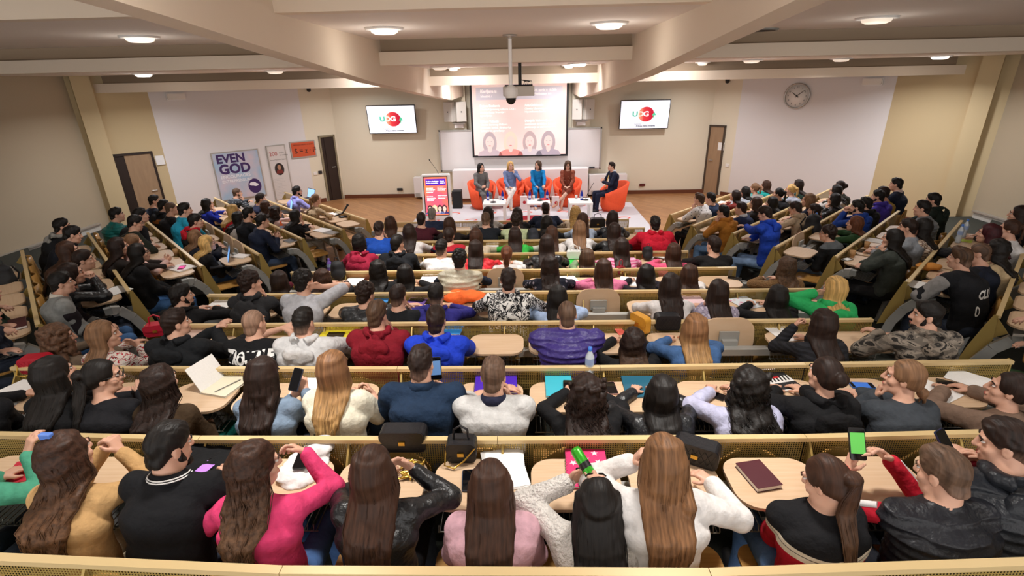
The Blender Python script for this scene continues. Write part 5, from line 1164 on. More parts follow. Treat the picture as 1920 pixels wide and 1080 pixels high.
# second nearest row
P('C1', 104, 700, 'black sweater with hand at face, leftmost', pose='CR', **wom('long', 'blk', tc='151517'), yaw=-20)
P('C1', 194, 706, 'black blazer with glasses turned right', **wom('ponytail', 'blk', tc='1b1b1f', glasses=True, hlen=.5, top='blazer'), yaw=-55, pitch=5, rw=(262, 735, .33), rd=(-.3, .7, .5))
P('C1', 303, 716, 'olive brown jacket and teal trousers', pose='Z', **wom('wavy', 'dk', tc='40301f', top='jacket', legc='0f5f57', legk='plain', hlen=.4), yaw=-6)
P('C1', 496, 704, 'grey blue denim shirt using a phone', pose='P', **wom('long', 'dk', tc='76889c', top='denim_shirt', hlen=.56, collar='76889c'), yaw=-12, pitch=15, rw=(572, 735, .36), rd=(-.3, .5, .7), lw=(548, 745, .38), ld=(.3, .6, .6))
def _lighthouse():
    pl = [([(-.11, -.02), (.01, -.02), (.02, .08), (-.03, .13), (-.11, .11)], 0, .0)]
    for i in range(9): pl.append(([(.075+.011*i, -.16+.012*i), (.08+.011*i, -.16+.012*i), (.12+.008*i, .02), (.115+.008*i, .02)], 0, .0))
    pl += [([(.03, -.16), (.07, -.16), (.06, .03), (.04, .03)], 1, .0005), ([(.02, .03), (.08, .03), (.08, .045), (.02, .045)], 1, .001), ([(.035, .045), (.065, .045), (.065, .08), (.05, .10), (.035, .08)], 1, .001)]
    return decal_poly(pl, [plain('print black', '33312f', .9), plain('print cream', 'cfc8b2', .9)], 0, -.30)
P('C1', 628, 690, 'cream T-shirt with a lighthouse print', **wom('long', 'str', tip='bl', tc='ded8c3', top='t_shirt', sleeve=.34, hlen=.34, thick=.008, decal=_lighthouse()), yaw=-14, rw=(698, 738, .36), rd=(-.5, .3, .8), rn=(-.8, -.3, 0), rc=.9, lw=(640, 745, .36))
P('C1', 790, 682, 'navy sweater raising a phone', **man('short', 'dk', tip='fade', tc='1c2f47', swide=1.1, thick=.01, collar='1c2f47'), yaw=-8, rw=(835, 742, .36), rd=(-.4, .3, .85), rn=(-.7, .2, 0), rc=.6, lw=(765, 745, .38))
P('C1', 925, 706, 'light grey polo with navy collar', pose='CR', **man('short', 'bz', top='polo_shirt', tc='c3c2c0', sleeve=.36, collar='23253a', thick=.01), yaw=-4, pitch=10)
P('C1', 1100, 738, 'black top, pink hair tie', **wom('curly', 'dk', tc='161618', hlen=.46), yaw=-4, pitch=8)
P('C1', 1240, 735, 'black leather jacket beside teal folder', **wom('long', 'blk', tc='1a1b1e', tk='leather', top='leather_jacket', hlen=.44), yaw=-5)
P('C1', 1402, 722, 'lavender blouse under black curls', **wom('curly', 'blk', tc='b9b9d4', top='blouse', hlen=.40, thick=.006), yaw=0)
P('C1', 1546, 702, 'black hoodie with hair clipped up', **wom('bun', 'dk', tc='141416', top='hoodie', hood=True, thick=.012), yaw=14)
P('C1', 1694, 708, 'dark grey sweater resting chin on fist', pose='CL', **wom('lowbun', 'lb', tc='3f444a', thick=.008), yaw=55)
P('C1', 1890, 730, 'taupe jacket at the right edge', **wom('ponytail', 'dk', tc='7c6556', top='jacket', thick=.008), yaw=55, pitch=-5)
P('C1', -52, 705, 'black sleeves at the left edge', **wom('long', 'blk', tc='17171a'), yaw=-10, rw=(5, 765, .38), rd=(.5, .6, -.4))
# third nearest row
P('C2', 112, 634, 'beige top beside a red handbag', **wom('curly', 'auc', tc='6d5c4c', hlen=.26), yaw=-48)
P('C2', 197, 627, 'red black and white patterned sweater', **wom('long', 'lb', tc='d9cfc5', tk='ethnic', tc2='b5202f', tc3='222024', hlen=.24), yaw=-62, rw=(262, 650, .38), rd=(-.8, .2, .4), rn=(0, -1, -.2))
P('C2', 330, 606, 'black hooded jacket with both arms forward', **man('short', 'dk', tc='1a1c1f', top='jacket', hood=True, thick=.012), yaw=-42, rw=(405, 618, .24), rd=(.5, .4, .5), lw=(395, 622, .26), ld=(.7, .3, .5))
def _trouble(t, bv, hd, N_):
    decal_text('TROUBLE', .115, plain('print white', 'ecebe8', .9), 0, -.085, .78, .004, .008)(t, bv, hd, N_)
    decal_poly([([(-.16, -.12), (.16, -.12), (.15, .05), (.09, .02), (.05, .06), (0, .03), (-.06, .06), (-.1, .02), (-.15, .05)], 0, 0), ([(-.1, -.12), (.1, -.12), (.07, 0), (.02, .03), (-.03, 0), (-.08, .02)], 1, .0006), ([(-.045, -.12), (.045, -.12), (.02, -.02), (-.02, -.03)], 2, .0012)],
               [plain('print purple', '6a3fb0', .9), plain('print red', 'd8432e', .9), plain('print orange', 'f0a23c', .9)], 0, -.225)(t, bv, hd, N_)
P('C2', 477, 606, 'black T-shirt printed TROUBLE', **man('buzz', 'buzz', tc='121214', top='t_shirt', sleeve=.4, decal=_trouble, swide=1.05, thick=.006), yaw=-14, rw=(538, 612, .26), rd=(.6, .4, .2), lw=(528, 616, .28), ld=(.9, .3, .1), lp=(-1, 0, -.3))
P('C2', 570, 604, 'light grey hoodie beside a yellow folder', **man('short', 'blk', tip='fade', tc='c9c8c8', top='hoodie', hood=True, thick=.014), yaw=-10)
P('C2', 708, 591, 'dark red hoodie leaning on right hand', pose='CR', **man('short', 'dkb', tc='7c1322', top='hoodie', hood=True, thick=.014), yaw=-16)
P('C2', 818, 601, 'royal blue hoodie with folded arms', pose='F', **man('short', 'dk', tc='1f3fc4', top='hoodie', hood=True, thick=.014), yaw=-2)
P('C2', 1063, 590, 'purple quilted jacket with arms spread', pose='F', **man('buzz', 'bz', tc='372a6e', tk='puffer', top='puffer_jacket', swide=1.18, thick=.022, collar='372a6e'), yaw=2)
P('C2', 1186, 640, 'black top behind a mustard bag', **wom('wavy', 'dk', tip='lb', tc='1a1a1c', hlen=.34), yaw=0, zt=1.08)
P('C2', 1302, 614, 'blue denim jacket right of a black bag', **wom('long', 'str', tip='bl', tc='41618e', top='denim_jacket', hlen=.5), yaw=-3)
P('C2', 1540, 606, 'black ribbed sweater and wristwatch', **wom('long', 'dk', tc='19191c', tk='stripe', tc2='26262b', hlen=.46), yaw=10, lw=(1490, 612, .36), ld=(.5, .2, .8), ln=(.8, -.3, 0), lc=1.2, lp=(-.8, 0, -.9))
P('C2', 1737, 592, 'grey camouflage hoodie turned left', **man('short', 'blk', tc='6d655c', tk='camo', tc2='918679', tc3='312e2b', top='hoodie', hood=True, beard=True, thick=.014, swide=1.1), yaw=68, lw=(1650, 625, .34), ld=(-.5, .7, .1), lp=(-.9, -.2, -.5), legc='55565a')
# fourth nearest row
P('C3', 341, 555, 'black hoodie with short beard, left end', **man('short', 'blk', tc='141416', top='hoodie', hood=True, beard=True), yaw=-48)
P('C3', 470, 531, 'charcoal hoodie with hand on cheek', pose='CR', **man('curlyshort', 'dk', tc='2c2c2e', top='hoodie', hood=True), yaw=-40)
P('C3', 570, 528, 'light grey T-shirt with raised elbow', pose='TR', **man('curlyshort', 'blk', tc='b9bac0', top='t_shirt', sleeve=.4, thick=.008), yaw=-22)
P('C3', 686, 552, 'black leather jacket', **man('curlyshort', 'dk', tc='25272a', tk='leather', top='leather_jacket', thick=.008), yaw=-22, pitch=8)
P('C3', 747, 556, 'black T-shirt with hand at mouth', pose='CR', **man('short', 'dk', tip='fade', tc='17191c', top='t_shirt', sleeve=.45), yaw=-15)
P('C3', 818, 554, 'indigo hoodie beside an orange jacket', **man('short', 'blk', tip='fade', tc='2f2c7d', top='hoodie', hood=True), yaw=-5)
P('C3', 953, 526, 'black and white graphic hoodie', **man('short', 'dk', tc='eeece8', tk='graphic', tc2='1a1a1c', top='hoodie', hood=True, thick=.01), yaw=0)
P('C3', 1045, 556, 'light blue shirt', **wom('long', 'blk', tc='a9bfe2', top='shirt', hlen=.4), yaw=0)
P('C3', 1256, 534, 'white sweater beside a folded tablet', **wom('long', 'dk', tc='ddd8d6', hlen=.5), yaw=0)
P('C3', 1345, 546, 'checked lilac grey shirt', pose='CL', **wom('long', 'dk', tc='a79db0', tk='plaid', tc2='8d8499', tc3='c0b8c8', top='shirt', hlen=.5), yaw=5)
P('C3', 1456, 556, 'black top under long black hair', **wom('long', 'blk', tc='151517', hlen=.42), yaw=0)
P('C3', 1563, 540, 'bright green hoodie scratching neck', pose='TL', **wom('bob', 'bl', tc='2fae62', top='hoodie', hood=True, thick=.012), yaw=20)
# fifth nearest row
P('C4', 526, 526, 'maroon sweater at the left end', **wom('long', 'dk', tc='5c1a28', hlen=.25), yaw=-5)
P('C4', 607, 522, 'dark jacket beside a black backpack', **wom('wavy', 'br', tc='221f20', hlen=.34), yaw=-8)
P('C4', 711, 506, 'black padded jacket', **wom('wavy', 'blk', tc='1a1a1c', top='jacket', thick=.012), yaw=-20)
P('C4', 761, 514, 'black blazer left of white notebook', **wom('long', 'blk', tc='1c1c1f', hlen=.3, top='blazer'), yaw=-6)
P('C4', 862, 487, 'beige padded vest over navy sleeves', **man('curlyshort', 'blk', tc='b9b19b', tk='puffer', top='vest', vest=True, sleevec='22293a', thick=.018), yaw=0)
P('C4', 1031, 497, 'dark navy floral dress', **wom('wavy', 'dk', tc='1b1d2a', tk='floral', tc2='8f8894', top='dress'), yaw=2)
P('C4', 1131, 504, 'rose pink sweater', **wom('long', 'br', tc='cf6f92', hlen=.36), yaw=2)
P('C4', 1211, 514, 'black top beside loose papers', **wom('long', 'blk', tc='1c1820', hlen=.36), yaw=0)
P('C4', 1291, 514, 'white top at right of papers', **wom('long', 'br', tc='e3dedb', hlen=.34), yaw=0)
P('C4', 1473, 500, 'tan fur trimmed jacket, right end', **wom('wavy', 'dkb', tip='lb', tc='8b6b48', tk='knit', top='jacket'), yaw=10)
# fourth row from stage
P('C5', 675, 454, 'crimson hoodie', **wom('wavy', 'blk', tc='a62542', hlen=.10, top='hoodie', hood=True), yaw=-10)
P('C5', 745, 457, 'black hooded jacket, hand at chin', pose='CR', **man('short', 'blk', tc='1a1c20', top='jacket', hood=True, thick=.01), yaw=-28)
P('C5', 828, 466, 'white T-shirt', **man('short', 'blk', tip='fade', tc='e4e0de', top='t_shirt', sleeve=.5, thick=.006), yaw=-18)
P('C5', 892, 466, 'bright red quilted jacket', **wom('bob', 'dk', tc='d8222f', tk='puffer', top='puffer_jacket', thick=.014), yaw=0)
P('C5', 950, 476, 'white blouse with auburn ponytail', **wom('ponytail', 'au', tc='e7e3e0', top='blouse', hlen=.28), yaw=0)
P('C5', 1025, 456, 'black leather jacket beside white bag', **wom('long', 'dk', tc='1b1c1e', tk='leather', top='leather_jacket', hlen=.3), yaw=0)
P('C5', 1100, 482, 'sage green sweater', **wom('long', 'dkb', tc='7f9773', hlen=.3), yaw=5)
P('C5', 1165, 462, 'pink and white striped sweater', **wom('shoulder', 'dk', tc='e3a3bd', tk='stripe', tc2='c8527e'), yaw=3)
P('C5', 1262, 472, 'coral pink sweater', **wom('bob', 'br', tc='ee5f86'), yaw=3)
P('C5', 1338, 460, 'black T-shirt, right end', **man('short', 'dk', tc='1d1b1b', top='t_shirt', sleeve=.45), yaw=22)
# third row from stage
P('C6', 711, 430, 'royal blue sweater', pose='CR', **man('short', 'dk', tip='fade', tc='1f51b5'), yaw=-5)
P('C6', 768, 434, 'white sweater, left half', **wom('long', 'dk', tc='e3dfdd', hlen=.4), yaw=0)
P('C6', 842, 442, 'navy and red jacket', **man('short', 'dk', tc='b32433', tk='yoke', tc2='1e2340', top='jacket'), yaw=0)
P('C6', 893, 442, 'beige ribbed sweater', **wom('long', 'br', tc='cdbda6', tk='rib', tc2='b7a68e', hlen=.25), yaw=-8)
P('C6', 966, 440, 'vivid green top', **wom('long', 'dk', tc='3bb54a', hlen=.4), yaw=0)
P('C6', 1034, 438, 'white blouse with brown hair', **wom('long', 'br', tc='d9d3cf', top='blouse', hlen=.2), yaw=5)
P('C6', 1086, 428, 'white denim jacket', **wom('bob', 'lb', tc='dcdad9', top='jacket'), yaw=8)
P('C6', 1151, 432, 'black leather biker jacket', **wom('shoulder', 'dk', tc='202224', tk='leather', top='leather_jacket'), yaw=8)
P('C6', 1228, 420, 'bright red hooded jacket', **man('short', 'blk', tc='c81d34', top='hooded_jacket', hood=True, thick=.02, swide=1.1), yaw=2)
# second row from stage
P('C7', 733, 418, 'white top with long brown hair', **wom('long', 'br', tc='ddd8d5', hlen=.4), yaw=-5)
P('C7', 790, 412, 'maroon sweater', **man('short', 'dk', tc='4a1a26'), yaw=-5)
P('C7', 843, 420, 'black cardigan', **wom('long', 'br', tc='2a2422', hlen=.4), yaw=-2)
P('C7', 911, 412, 'black sweater', **man('short', 'bz', tip='fade', tc='1d2128'), yaw=0)
P('C7', 967, 414, 'pale green shirt', **man('curlyshort', 'dk', tc='c3cfa4', top='shirt'), yaw=0)
P('C7', 1025, 417, 'black padded coat', **wom('wavy', 'blk', tc='1a1b1d', top='coat', thick=.012), yaw=0)
P('C7', 1092, 412, 'light blue blouse', **wom('long', 'br', tc='b5c5dc', top='blouse', hlen=.2), yaw=3)
P('C7', 1148, 408, 'black leather coat beside black handbag', **wom('shoulder', 'dk', tc='24272b', tk='leather', top='leather_coat'), yaw=3)
# row nearest the stage
P('C8', 810, 402, 'navy jacket with grey hair', **man('short', 'gr', tc='2a3550', top='jacket', thick=.01), yaw=-3)
P('C8', 915, 399, 'grey and white patterned blouse', **wom('wavy', 'dk', tc='b9b0a8', tk='floral', tc2='6e675f', top='blouse'), yaw=8)
P('C8', 970, 401, 'black blazer', **wom('long', 'dk', tc='1d1c1e', hlen=.25, top='blazer'), yaw=0)
P('C8', 1023, 392, 'navy suit jacket', **man('short', 'dk', tc='232b3f', top='suit_jacket', collar='dfe0e6', thick=.01), yaw=0)
P('C8', 1079, 398, 'beige floral blouse', **wom('wavy', 'bl', tc='d8c3a9', tk='floral', tc2='8b6a58', top='blouse', hlen=.3), yaw=-3)

# left wing
P('L4', 116, 531, 'grey varsity jacket with black sleeves', pose='Z', **man('short', 'blk', tc='8d8f8d', sleevec='231d22', top='varsity_jacket', collar='d9d3c6', legc='3c5c86', thick=.012), yaw=-8, off=.62)
P('L4', 136, 513, 'black leather jacket, hands at face', pose='H', **wom('bob', 'dk', tc='1c1c1e', tk='leather', top='leather_jacket'), yaw=-5)
P('L4', 157, 488, 'black sweater behind clasped hands', **man('short', 'dk', tc='19191b'), yaw=-12)
P('L4', 130, 470, 'black sweater with long brown hair', **wom('long', 'br', tc='1b1a1b', hlen=.42), yaw=-8)
P('L4', 136, 440, 'dark navy hoodie', **man('short', 'blk', tc='171a22', top='hoodie', hood=True), yaw=-5, pitch=14)
P('L4', 117, 425, 'black jacket with grey hood', **man('short', 'blk', tc='191a1d', top='jacket', hood=True, hoodc='8f8c86'), yaw=-5)
P('L5', 262, 474, 'black coat with glasses, jeans', pose='Z', **wom('long', 'blk', tc='161618', top='coat', glasses=True, legc='3f6596', hlen=.45, shoec='8a4a22', thick=.012), yaw=-4)
P('L5', 251, 455, 'pale pink sweater looking at phone', pose='P', **wom('ponytail', 'lb', tc='d8b5ad'), yaw=-6, pitch=12)
P('L5', 254, 418, 'dark green jacket with glasses', **man('short', 'blk', tc='23271f', top='jacket', glasses=True, thick=.01), yaw=-10, pitch=14)
P('L5', 224, 462, 'dark coat with long dark hair', **wom('long', 'dk', tc='26201e', top='coat', hlen=.35), yaw=-4)
P('L5', 219, 403, 'teal quilted jacket', **man('short', 'blk', tc='0f6f6c', tk='puffer', top='puffer_jacket', thick=.018), yaw=-10)
P('L5', 264, 404, 'black jacket at the wall side', **man('short', 'blk', tc='1b1b1e', top='jacket'), yaw=-14)
P('L6', 390, 456, 'black sweater with long blonde hair', pose='Z', **wom('long', 'bl', tc='161618', legc='324e78', hlen=.32), yaw=-6)
P('L6', 369, 445, 'dark blue cardigan', **wom('long', 'lb', tc='20222c', top='cardigan', hlen=.3), yaw=-8)
P('L6', 367, 415, 'black hoodie with red hood', **man('short', 'blk', tc='1b1b1d', top='hoodie', hood=True, hoodc='bb1c2c'), yaw=-14)
P('L6', 347, 394, 'bright cyan T-shirt', **man('short', 'blk', tc='2aa3c6', top='t_shirt', sleeve=.42, swide=1.1, thick=.012), yaw=-12)
P('L6', 322, 391, 'black sweatshirt, shaved head', **man('buzz', 'bz', tc='1d1d20', top='sweatshirt'), yaw=-14)
P('L6', 308, 387, 'brown and black jacket', **man('short', 'blk', tc='1b1b1d', tk='yoke', tc2='8a5226', top='jacket', hood=True), yaw=-14)
P('L6', 290, 377, 'navy jacket with glasses', **man('short', 'blk', tc='1c2433', top='jacket', glasses=True), yaw=-18)
P('L7', 492, 415, 'dark navy sweater at the aisle', pose='P', **man('short', 'blk', tc='1c2438', legc='3f4e68', thick=.008), yaw=-6)
P('L7', 467, 401, 'black sweater with short beard', **man('short', 'blk', tc='1a1b20', beard=True), yaw=-8)
P('L7', 449, 409, 'white blouse with dark wavy hair', **wom('wavy', 'blk', tc='d6d2d0', top='blouse', hlen=.25), yaw=-6)
P('L7', 439, 395, 'bright red top with blonde hair', **wom('long', 'bl', tc='c3212c', hlen=.2), yaw=-8)
P('L7', 390, 383, 'royal blue sweater, hand on cheek', pose='CR', **wom('wavy', 'blk', tc='1d2f9e', hlen=.2), yaw=-12)
P('L8', 556, 405, 'black jacket at the aisle', pose='CR', **wom('long', 'blk', tc='1a1a1d', top='jacket', hlen=.32, legc='b7b1a6', legk='plain'), yaw=-4)
P('L8', 518, 398, 'pale pink blouse with dark curls', **wom('curly', 'dk', tc='d6b4ae', top='blouse', hlen=.15), yaw=-8)
P('L8', 500, 387, 'dark brown sweater', **wom('wavy', 'br', tc='352b28', hlen=.18), yaw=-8)
P('L8', 489, 373, 'dark blue suit jacket', **man('short', 'dk', tc='2a2e48', top='suit_jacket'), yaw=-12)
P('L8', 445, 362, 'grey plaid shirt with hand on chin', pose='CR', **man('buzz', 'bz', tc='3b4047', tk='plaid', tc2='22262c', tc3='8b9096', top='shirt', beard=True), yaw=-14)
P('L9', 593, 374, 'leopard print blouse', **wom('ponytail', 'lb', tc='b99f7e', tk='leopard', tc2='5d4632', top='blouse', hlen=.35), yaw=0)
P('L9', 557, 359, 'lavender shirt with beard and glasses', **man('short', 'blk', tc='9a9be0', top='shirt', beard=True, glasses=True, collar='9a9be0'), yaw=-10)
P('L3', -28, 548, 'dark green jacket at left edge', **man('short', 'blk', tc='1d2f22', top='jacket'), yaw=0, rw=(20, 545, .80), rd=(.5, .6, 0))
P('L3', -30, 590, 'navy sweater at left edge', **man('short', 'dk', tc='1b2233'), yaw=0, rw=(38, 583, .80), rd=(.7, .5, 0))
# right wing
P('R9', 1311, 374, 'white T-shirt with black speckles', pose='CL', **man('quiff', 'dkb', tc='e2dedb', tk='spots', tc2='2a2a2c', top='t_shirt', sleeve=.45, legc='1d1d20', thick=.008), yaw=4)
P('R9', 1332, 372, 'navy sweater', **man('short', 'blk', tc='23304a'), yaw=8)
P('R9', 1378, 367, 'rust red sweater', **wom('bob', 'dk', tc='7c2e27'), yaw=10)
P('R9', 1396, 360, 'pale blue grey top', **wom('wavy', 'blk', tc='a7adb3', hlen=.15), yaw=8)
P('R9', 1414, 353, 'grey cardigan with low ponytail', **wom('ponytail', 'lb', tc='8f8b86', top='cardigan', hlen=.2), yaw=8)
P('R9', 1435, 348, 'turquoise top', **wom('long', 'br', tc='1f9a93', hlen=.22), yaw=8)
P('R8', 1356, 398, 'mustard hoodie with glasses', pose='CL', **man('short', 'blk', tc='b0732b', top='hoodie', hood=True, glasses=True, legc='6d8fb8', thick=.01), yaw=4)
P('R8', 1389, 391, 'dark blue suit with pale shirt', **man('short', 'dk', tc='252e4e', top='suit_jacket', collar='d5d9e2'), yaw=10)
P('R8', 1416, 381, 'black cardigan with long brown hair', **wom('long', 'br', tc='262120', top='cardigan', hlen=.35), yaw=4)
P('R8', 1446, 380, 'black sweater with straight black hair', **wom('long', 'blk', tc='1a1a1d', hlen=.3), yaw=4)
P('R8', 1459, 363, 'black jacket with high ponytail', **wom('ponytail', 'blk', tc='1c1c1f', top='jacket', hlen=.25), yaw=8)
P('R8', 1482, 356, 'light grey sweatshirt', **wom('ponytail', 'bl', tc='a8adba', top='sweatshirt', hlen=.25), yaw=8)
P('R8', 1495, 347, 'dark green sweater at the wall', **wom('long', 'dk', tc='22372f', hlen=.3), yaw=8)
P('R7', 1434, 401, 'royal blue hoodie with fist forward', **man('short', 'dk', tc='2348b8', top='hoodie', hood=True, legc='7c97bb', shoec='e6e3e0', thick=.014, swide=1.05), yaw=6, pitch=14, lw=(1392, 424, .92), ld=(-.3, .8, .2))
P('R7', 1491, 391, 'beige hoodie with glasses', **man('short', 'dk', tc='bba488', top='hoodie', hood=True, glasses=True), yaw=6, pitch=12)
P('R7', 1515, 375, 'navy top with blonde hair', **wom('long', 'lb', tc='20263a', hlen=.15), yaw=6)
P('R7', 1527, 395, 'black jacket with red collar', **man('short', 'dk', tc='1b1b1e', top='jacket', collar='a51c2c'), yaw=8)
P('R7', 1563, 374, 'black leather jacket', pose='CL', **wom('long', 'blk', tc='1b1b1e', tk='leather', top='leather_jacket', hlen=.25), yaw=6)
P('R7', 1566, 358, 'white blouse behind black leather jacket', **wom('wavy', 'blk', tc='cfcac6', top='blouse', hlen=.15), yaw=6)
P('R7', 1573, 350, 'dark olive jacket at the wall', **wom('bun', 'dk', tc='2e2d22', top='jacket'), yaw=6)
P('R6', 1552, 438, 'black and grey sweatshirt with glasses', pose='Z', **man('curlyshort', 'dk', tc='1b1c1e', tk='yoke', tc2='5d6265', top='sweatshirt', glasses=True, legc='5d7599', thick=.008), yaw=6)
P('R6', 1602, 419, 'dark green sweater with auburn hair', **wom('long', 'au', tc='2c4a2b', hlen=.2), yaw=6)
P('R6', 1607, 389, 'deep blue hoodie, hands together', pose='H', **man('short', 'blk', tc='1f3f8e', top='hoodie', hood=True, beard=True), yaw=8)
P('R6', 1622, 383, 'black hooded jacket', **man('short', 'blk', tc='1a1a1c', top='jacket', hood=True), yaw=8)
P('R6', 1646, 369, 'purple hoodie', **man('short', 'blk', tc='45369c', top='hoodie', hood=True, beard=True), yaw=8)
P('R6', 1655, 362, 'mustard jacket', **man('short', 'dk', tc='a5873f', top='jacket'), yaw=8)
P('R6', 1680, 346, 'navy blazer sitting tall', zt=1.4, **man('short', 'blk', tc='1d2335', top='blazer', collar='cdb8b2', thick=.01), yaw=10)
P('R5', 1672, 447, 'dark grey green coat', pose='CL', **wom('shoulder', 'blk', tc='3d423d', top='coat', legc='1a1a1c', thick=.014), yaw=4)
P('R5', 1702, 427, 'light grey sweater', **man('short', 'dk', tc='8f949b', thick=.01), yaw=6)
P('R5', 1727, 426, 'checked beige shirt', **wom('long', 'blk', tc='b09a86', tk='plaid', tc2='6b5345', tc3='d5c7b8', top='shirt', hlen=.3), yaw=6)
P('R5', 1729, 391, 'grey quilted jacket', **man('short', 'blk', tc='6d747b', tk='puffer', top='puffer_jacket', thick=.014), yaw=8)
P('R5', 1749, 376, 'dark green jacket at the wall', **man('short', 'blk', tc='1c2620', top='jacket', hood=True, thick=.01), yaw=8)
P('R4', 1800, 485, 'black varsity jacket lettered CLU, grey sleeves', **man('quiff', 'dkb', tip='fade', tc='1a1b1f', sleevec='8d8a88', top='varsity_jacket', thick=.014, swide=1.05, decal=lambda t, bv, hd, N_: (decal_text('CLU', .13, plain('print white', 'ecebe8', .9), .02, -.17, .8, .004, .006)(t, bv, hd, N_), decal_text('0', .16, plain('print white', 'ecebe8', .9), -.10, -.34, .6, .004, .002)(t, bv, hd, N_))), yaw=14, turn=-24)
P('R4', 1834, 475, 'navy sweatshirt', **man('buzz', 'bz', tc='181d2b', top='sweatshirt'), yaw=6)
P('R4', 1866, 468, 'beige blouse', **wom('wavy', 'blk', tc='b9a27e', top='blouse', hlen=.25), yaw=6)
P('R4', 1852, 438, 'black top with burgundy hair', **wom('bob', 'bur', tc='1b1618'), yaw=6)
P('R4', 1891, 429, 'white T-shirt with high ponytail', **wom('ponytail', 'br', tc='d8d5d4', top='t_shirt', sleeve=.45, hlen=.25), yaw=6)
P('R4', 1909, 402, 'dark sweater at the wall', **wom('long', 'dk', tc='211f20', hlen=.25), yaw=6)
P('R3', 1962, 572, 'green trousers at the right edge', **man('short', 'dk', tc='23282a', legc='2f4a2c', legk='plain'), yaw=0, lw=(1914, 552, .80), ld=(-.4, .8, 0))
# panel on the stage: local +y is the way each sitter faces
def stage(desc, x, y, rz, hz=1.24, hy=.02, yaw=0, pitch=0, R=None, L=None, hx=0, **kw):
    R = R or ((.08, .30, .66), (.6, -.5, -.4), (-.7, .6, -.1), (0, 0, -1), .5); L = L or ((-.08, .30, .66), (-.6, -.5, -.4), (.7, .6, -.1), (0, 0, -1), .5)
    person('person in %s' % desc, Vector((x, y, .0)), math.radians(rz), Vector((hx, hy, hz)), yaw=yaw, pitch=pitch, R=R, L=L, vox=.0115, facing=True, **kw)
CROSS = dict(k=((-.02, .46, .57), (.07, .44, .47)), a=((.20, .60, .22), (.06, .46, .10)), f=((.5, .6, -.5), (0, 1, 0)))
stage('grey suit with papers on lap, stage left', -1.22, 14.18, 204, yaw=14, **wom('long', 'blk', tc='6c6a69', top='suit_jacket', legc='6c6a69', legk='plain', hlen=.3), R=((.10, .30, .70), (.7, -.3, -.5), (-.4, .7, .4), (-1, 0, 0), .6))
stage('blue blazer and white trousers on stage', -.42, 14.38, 188, yaw=4, **wom('wavy', 'bl', tc='7184ad', top='blazer', legc='e9e2dc', legk='plain', hlen=.14, customlegs=CROSS), L=((-.10, .10, 1.02), (-.9, -.1, -.8), (.3, -.1, .9), (.6, -.6, 0), 1.1), shoec='e0b89c')
stage('bright blue outfit on stage', .34, 14.42, 182, yaw=-38, **wom('wavy', 'dkb', tc='1379b8', top='blouse', legc='1379b8', legk='plain', hlen=.26), shoec='d9b092', L=((-.16, .50, .60), (-.6, -.4, -.3), (.1, .8, -.4), (0, 0, -1), .5))
stage('rust brown dress with crossed legs on stage', 1.16, 14.32, 174, yaw=6, pitch=14, **wom('shoulder', 'dkb', tc='7c3d2b', tk='spots', tc2='b58a74', top='dress', legc='7c3d2b', legk='plain', bare=True, glasses=True, customlegs=dict(k=((-.05, .46, .56), (.09, .45, .48)), a=((.28, .62, .24), (.16, .56, .08)), f=((.6, .5, -.3), (.4, 1, 0)))), shoec='c98f74')
stage('navy suit and pale gold tie on stage', 2.28, 13.77, 102, hz=1.27, yaw=6, pitch=-6, **man('short', 'dk', tc='1b2136', top='suit_jacket', legc='1b2136', legk='plain', shoec='14141a', collar='dfe0e6', swide=1.05), R=((.05, .26, .86), (.8, -.3, -.6), (-.8, .3, .4), (-.3, -1, 0), .8), L=((-.05, .28, .86), (-.8, -.3, -.6), (.8, .3, .4), (.3, -1, 0), .8))
for label, t, hd in list(PEOPLE):
    if 'gold tie' in label: MB().prism([(-.02, .22), (.02, .22), (.035, -.1), (0, -.15), (-.035, -.1)], 0, .006, T=frame4((0, .135, .82), (-1, 0, 0), (0, -.25, 1))).build('necktie', plain('gold tie', 'd2b169', .6), t)
# ---------------------------------------------------------------- things on the tablets
def tabpoint(row, px, py, dz=.0):            # point on the tablet plane of a row
    o, ey, rz, fz = rowframe(row); return atZ(px, py, fz+.762+dz), rz
def paper_sheet(row, px, py, lb, w=.21, h=.297, rz=0, n=1, mat=None, name='paper_sheet', cat='paper', dz=0):
    p, r0 = tabpoint(row, px, py, dz); o = MB(); R = Matrix.Rotation(r0+math.radians(rz), 3, 'Z')
    for i in range(n): o.box(p+Vector((0, 0, .002+.0025*i)), (w, h, .0022), 0, R @ Matrix.Rotation(.05*i, 3, 'Z'))
    return tag(o.build(name, mat or M['paper']), lb, cat)
def notebook(row, px, py, lb, col, w=.2, h=.27, rz=0, t=.012, spiral=False, decor=None, page=True, cat='notebook', dz=0):
    p, r0 = tabpoint(row, px, py, dz); r = thing('notebook', lb, cat, p, r0+math.radians(rz))
    MB().box((0, 0, t/2+.001), (w-.006, h-.006, t)).build('pages', M['paper'], r)
    MB().box((0, 0, t+.0025), (w, h, .002)).box((0, 0, .001), (w, h, .002)).build('cover', plain('cover '+col, col, .5), r)
    if spiral:
        o = MB()
        for i in range(14): y = h*(-.46+.92*i/13); o.tube([(-w/2+.006, y, -.0), (-w/2-.006, y, t/2), (-w/2+.006, y, t+.006)], .0014, 4)
        o.build('spiral_binding', M['steel'], r)
    if decor: decor(r, t+.004)
    return r
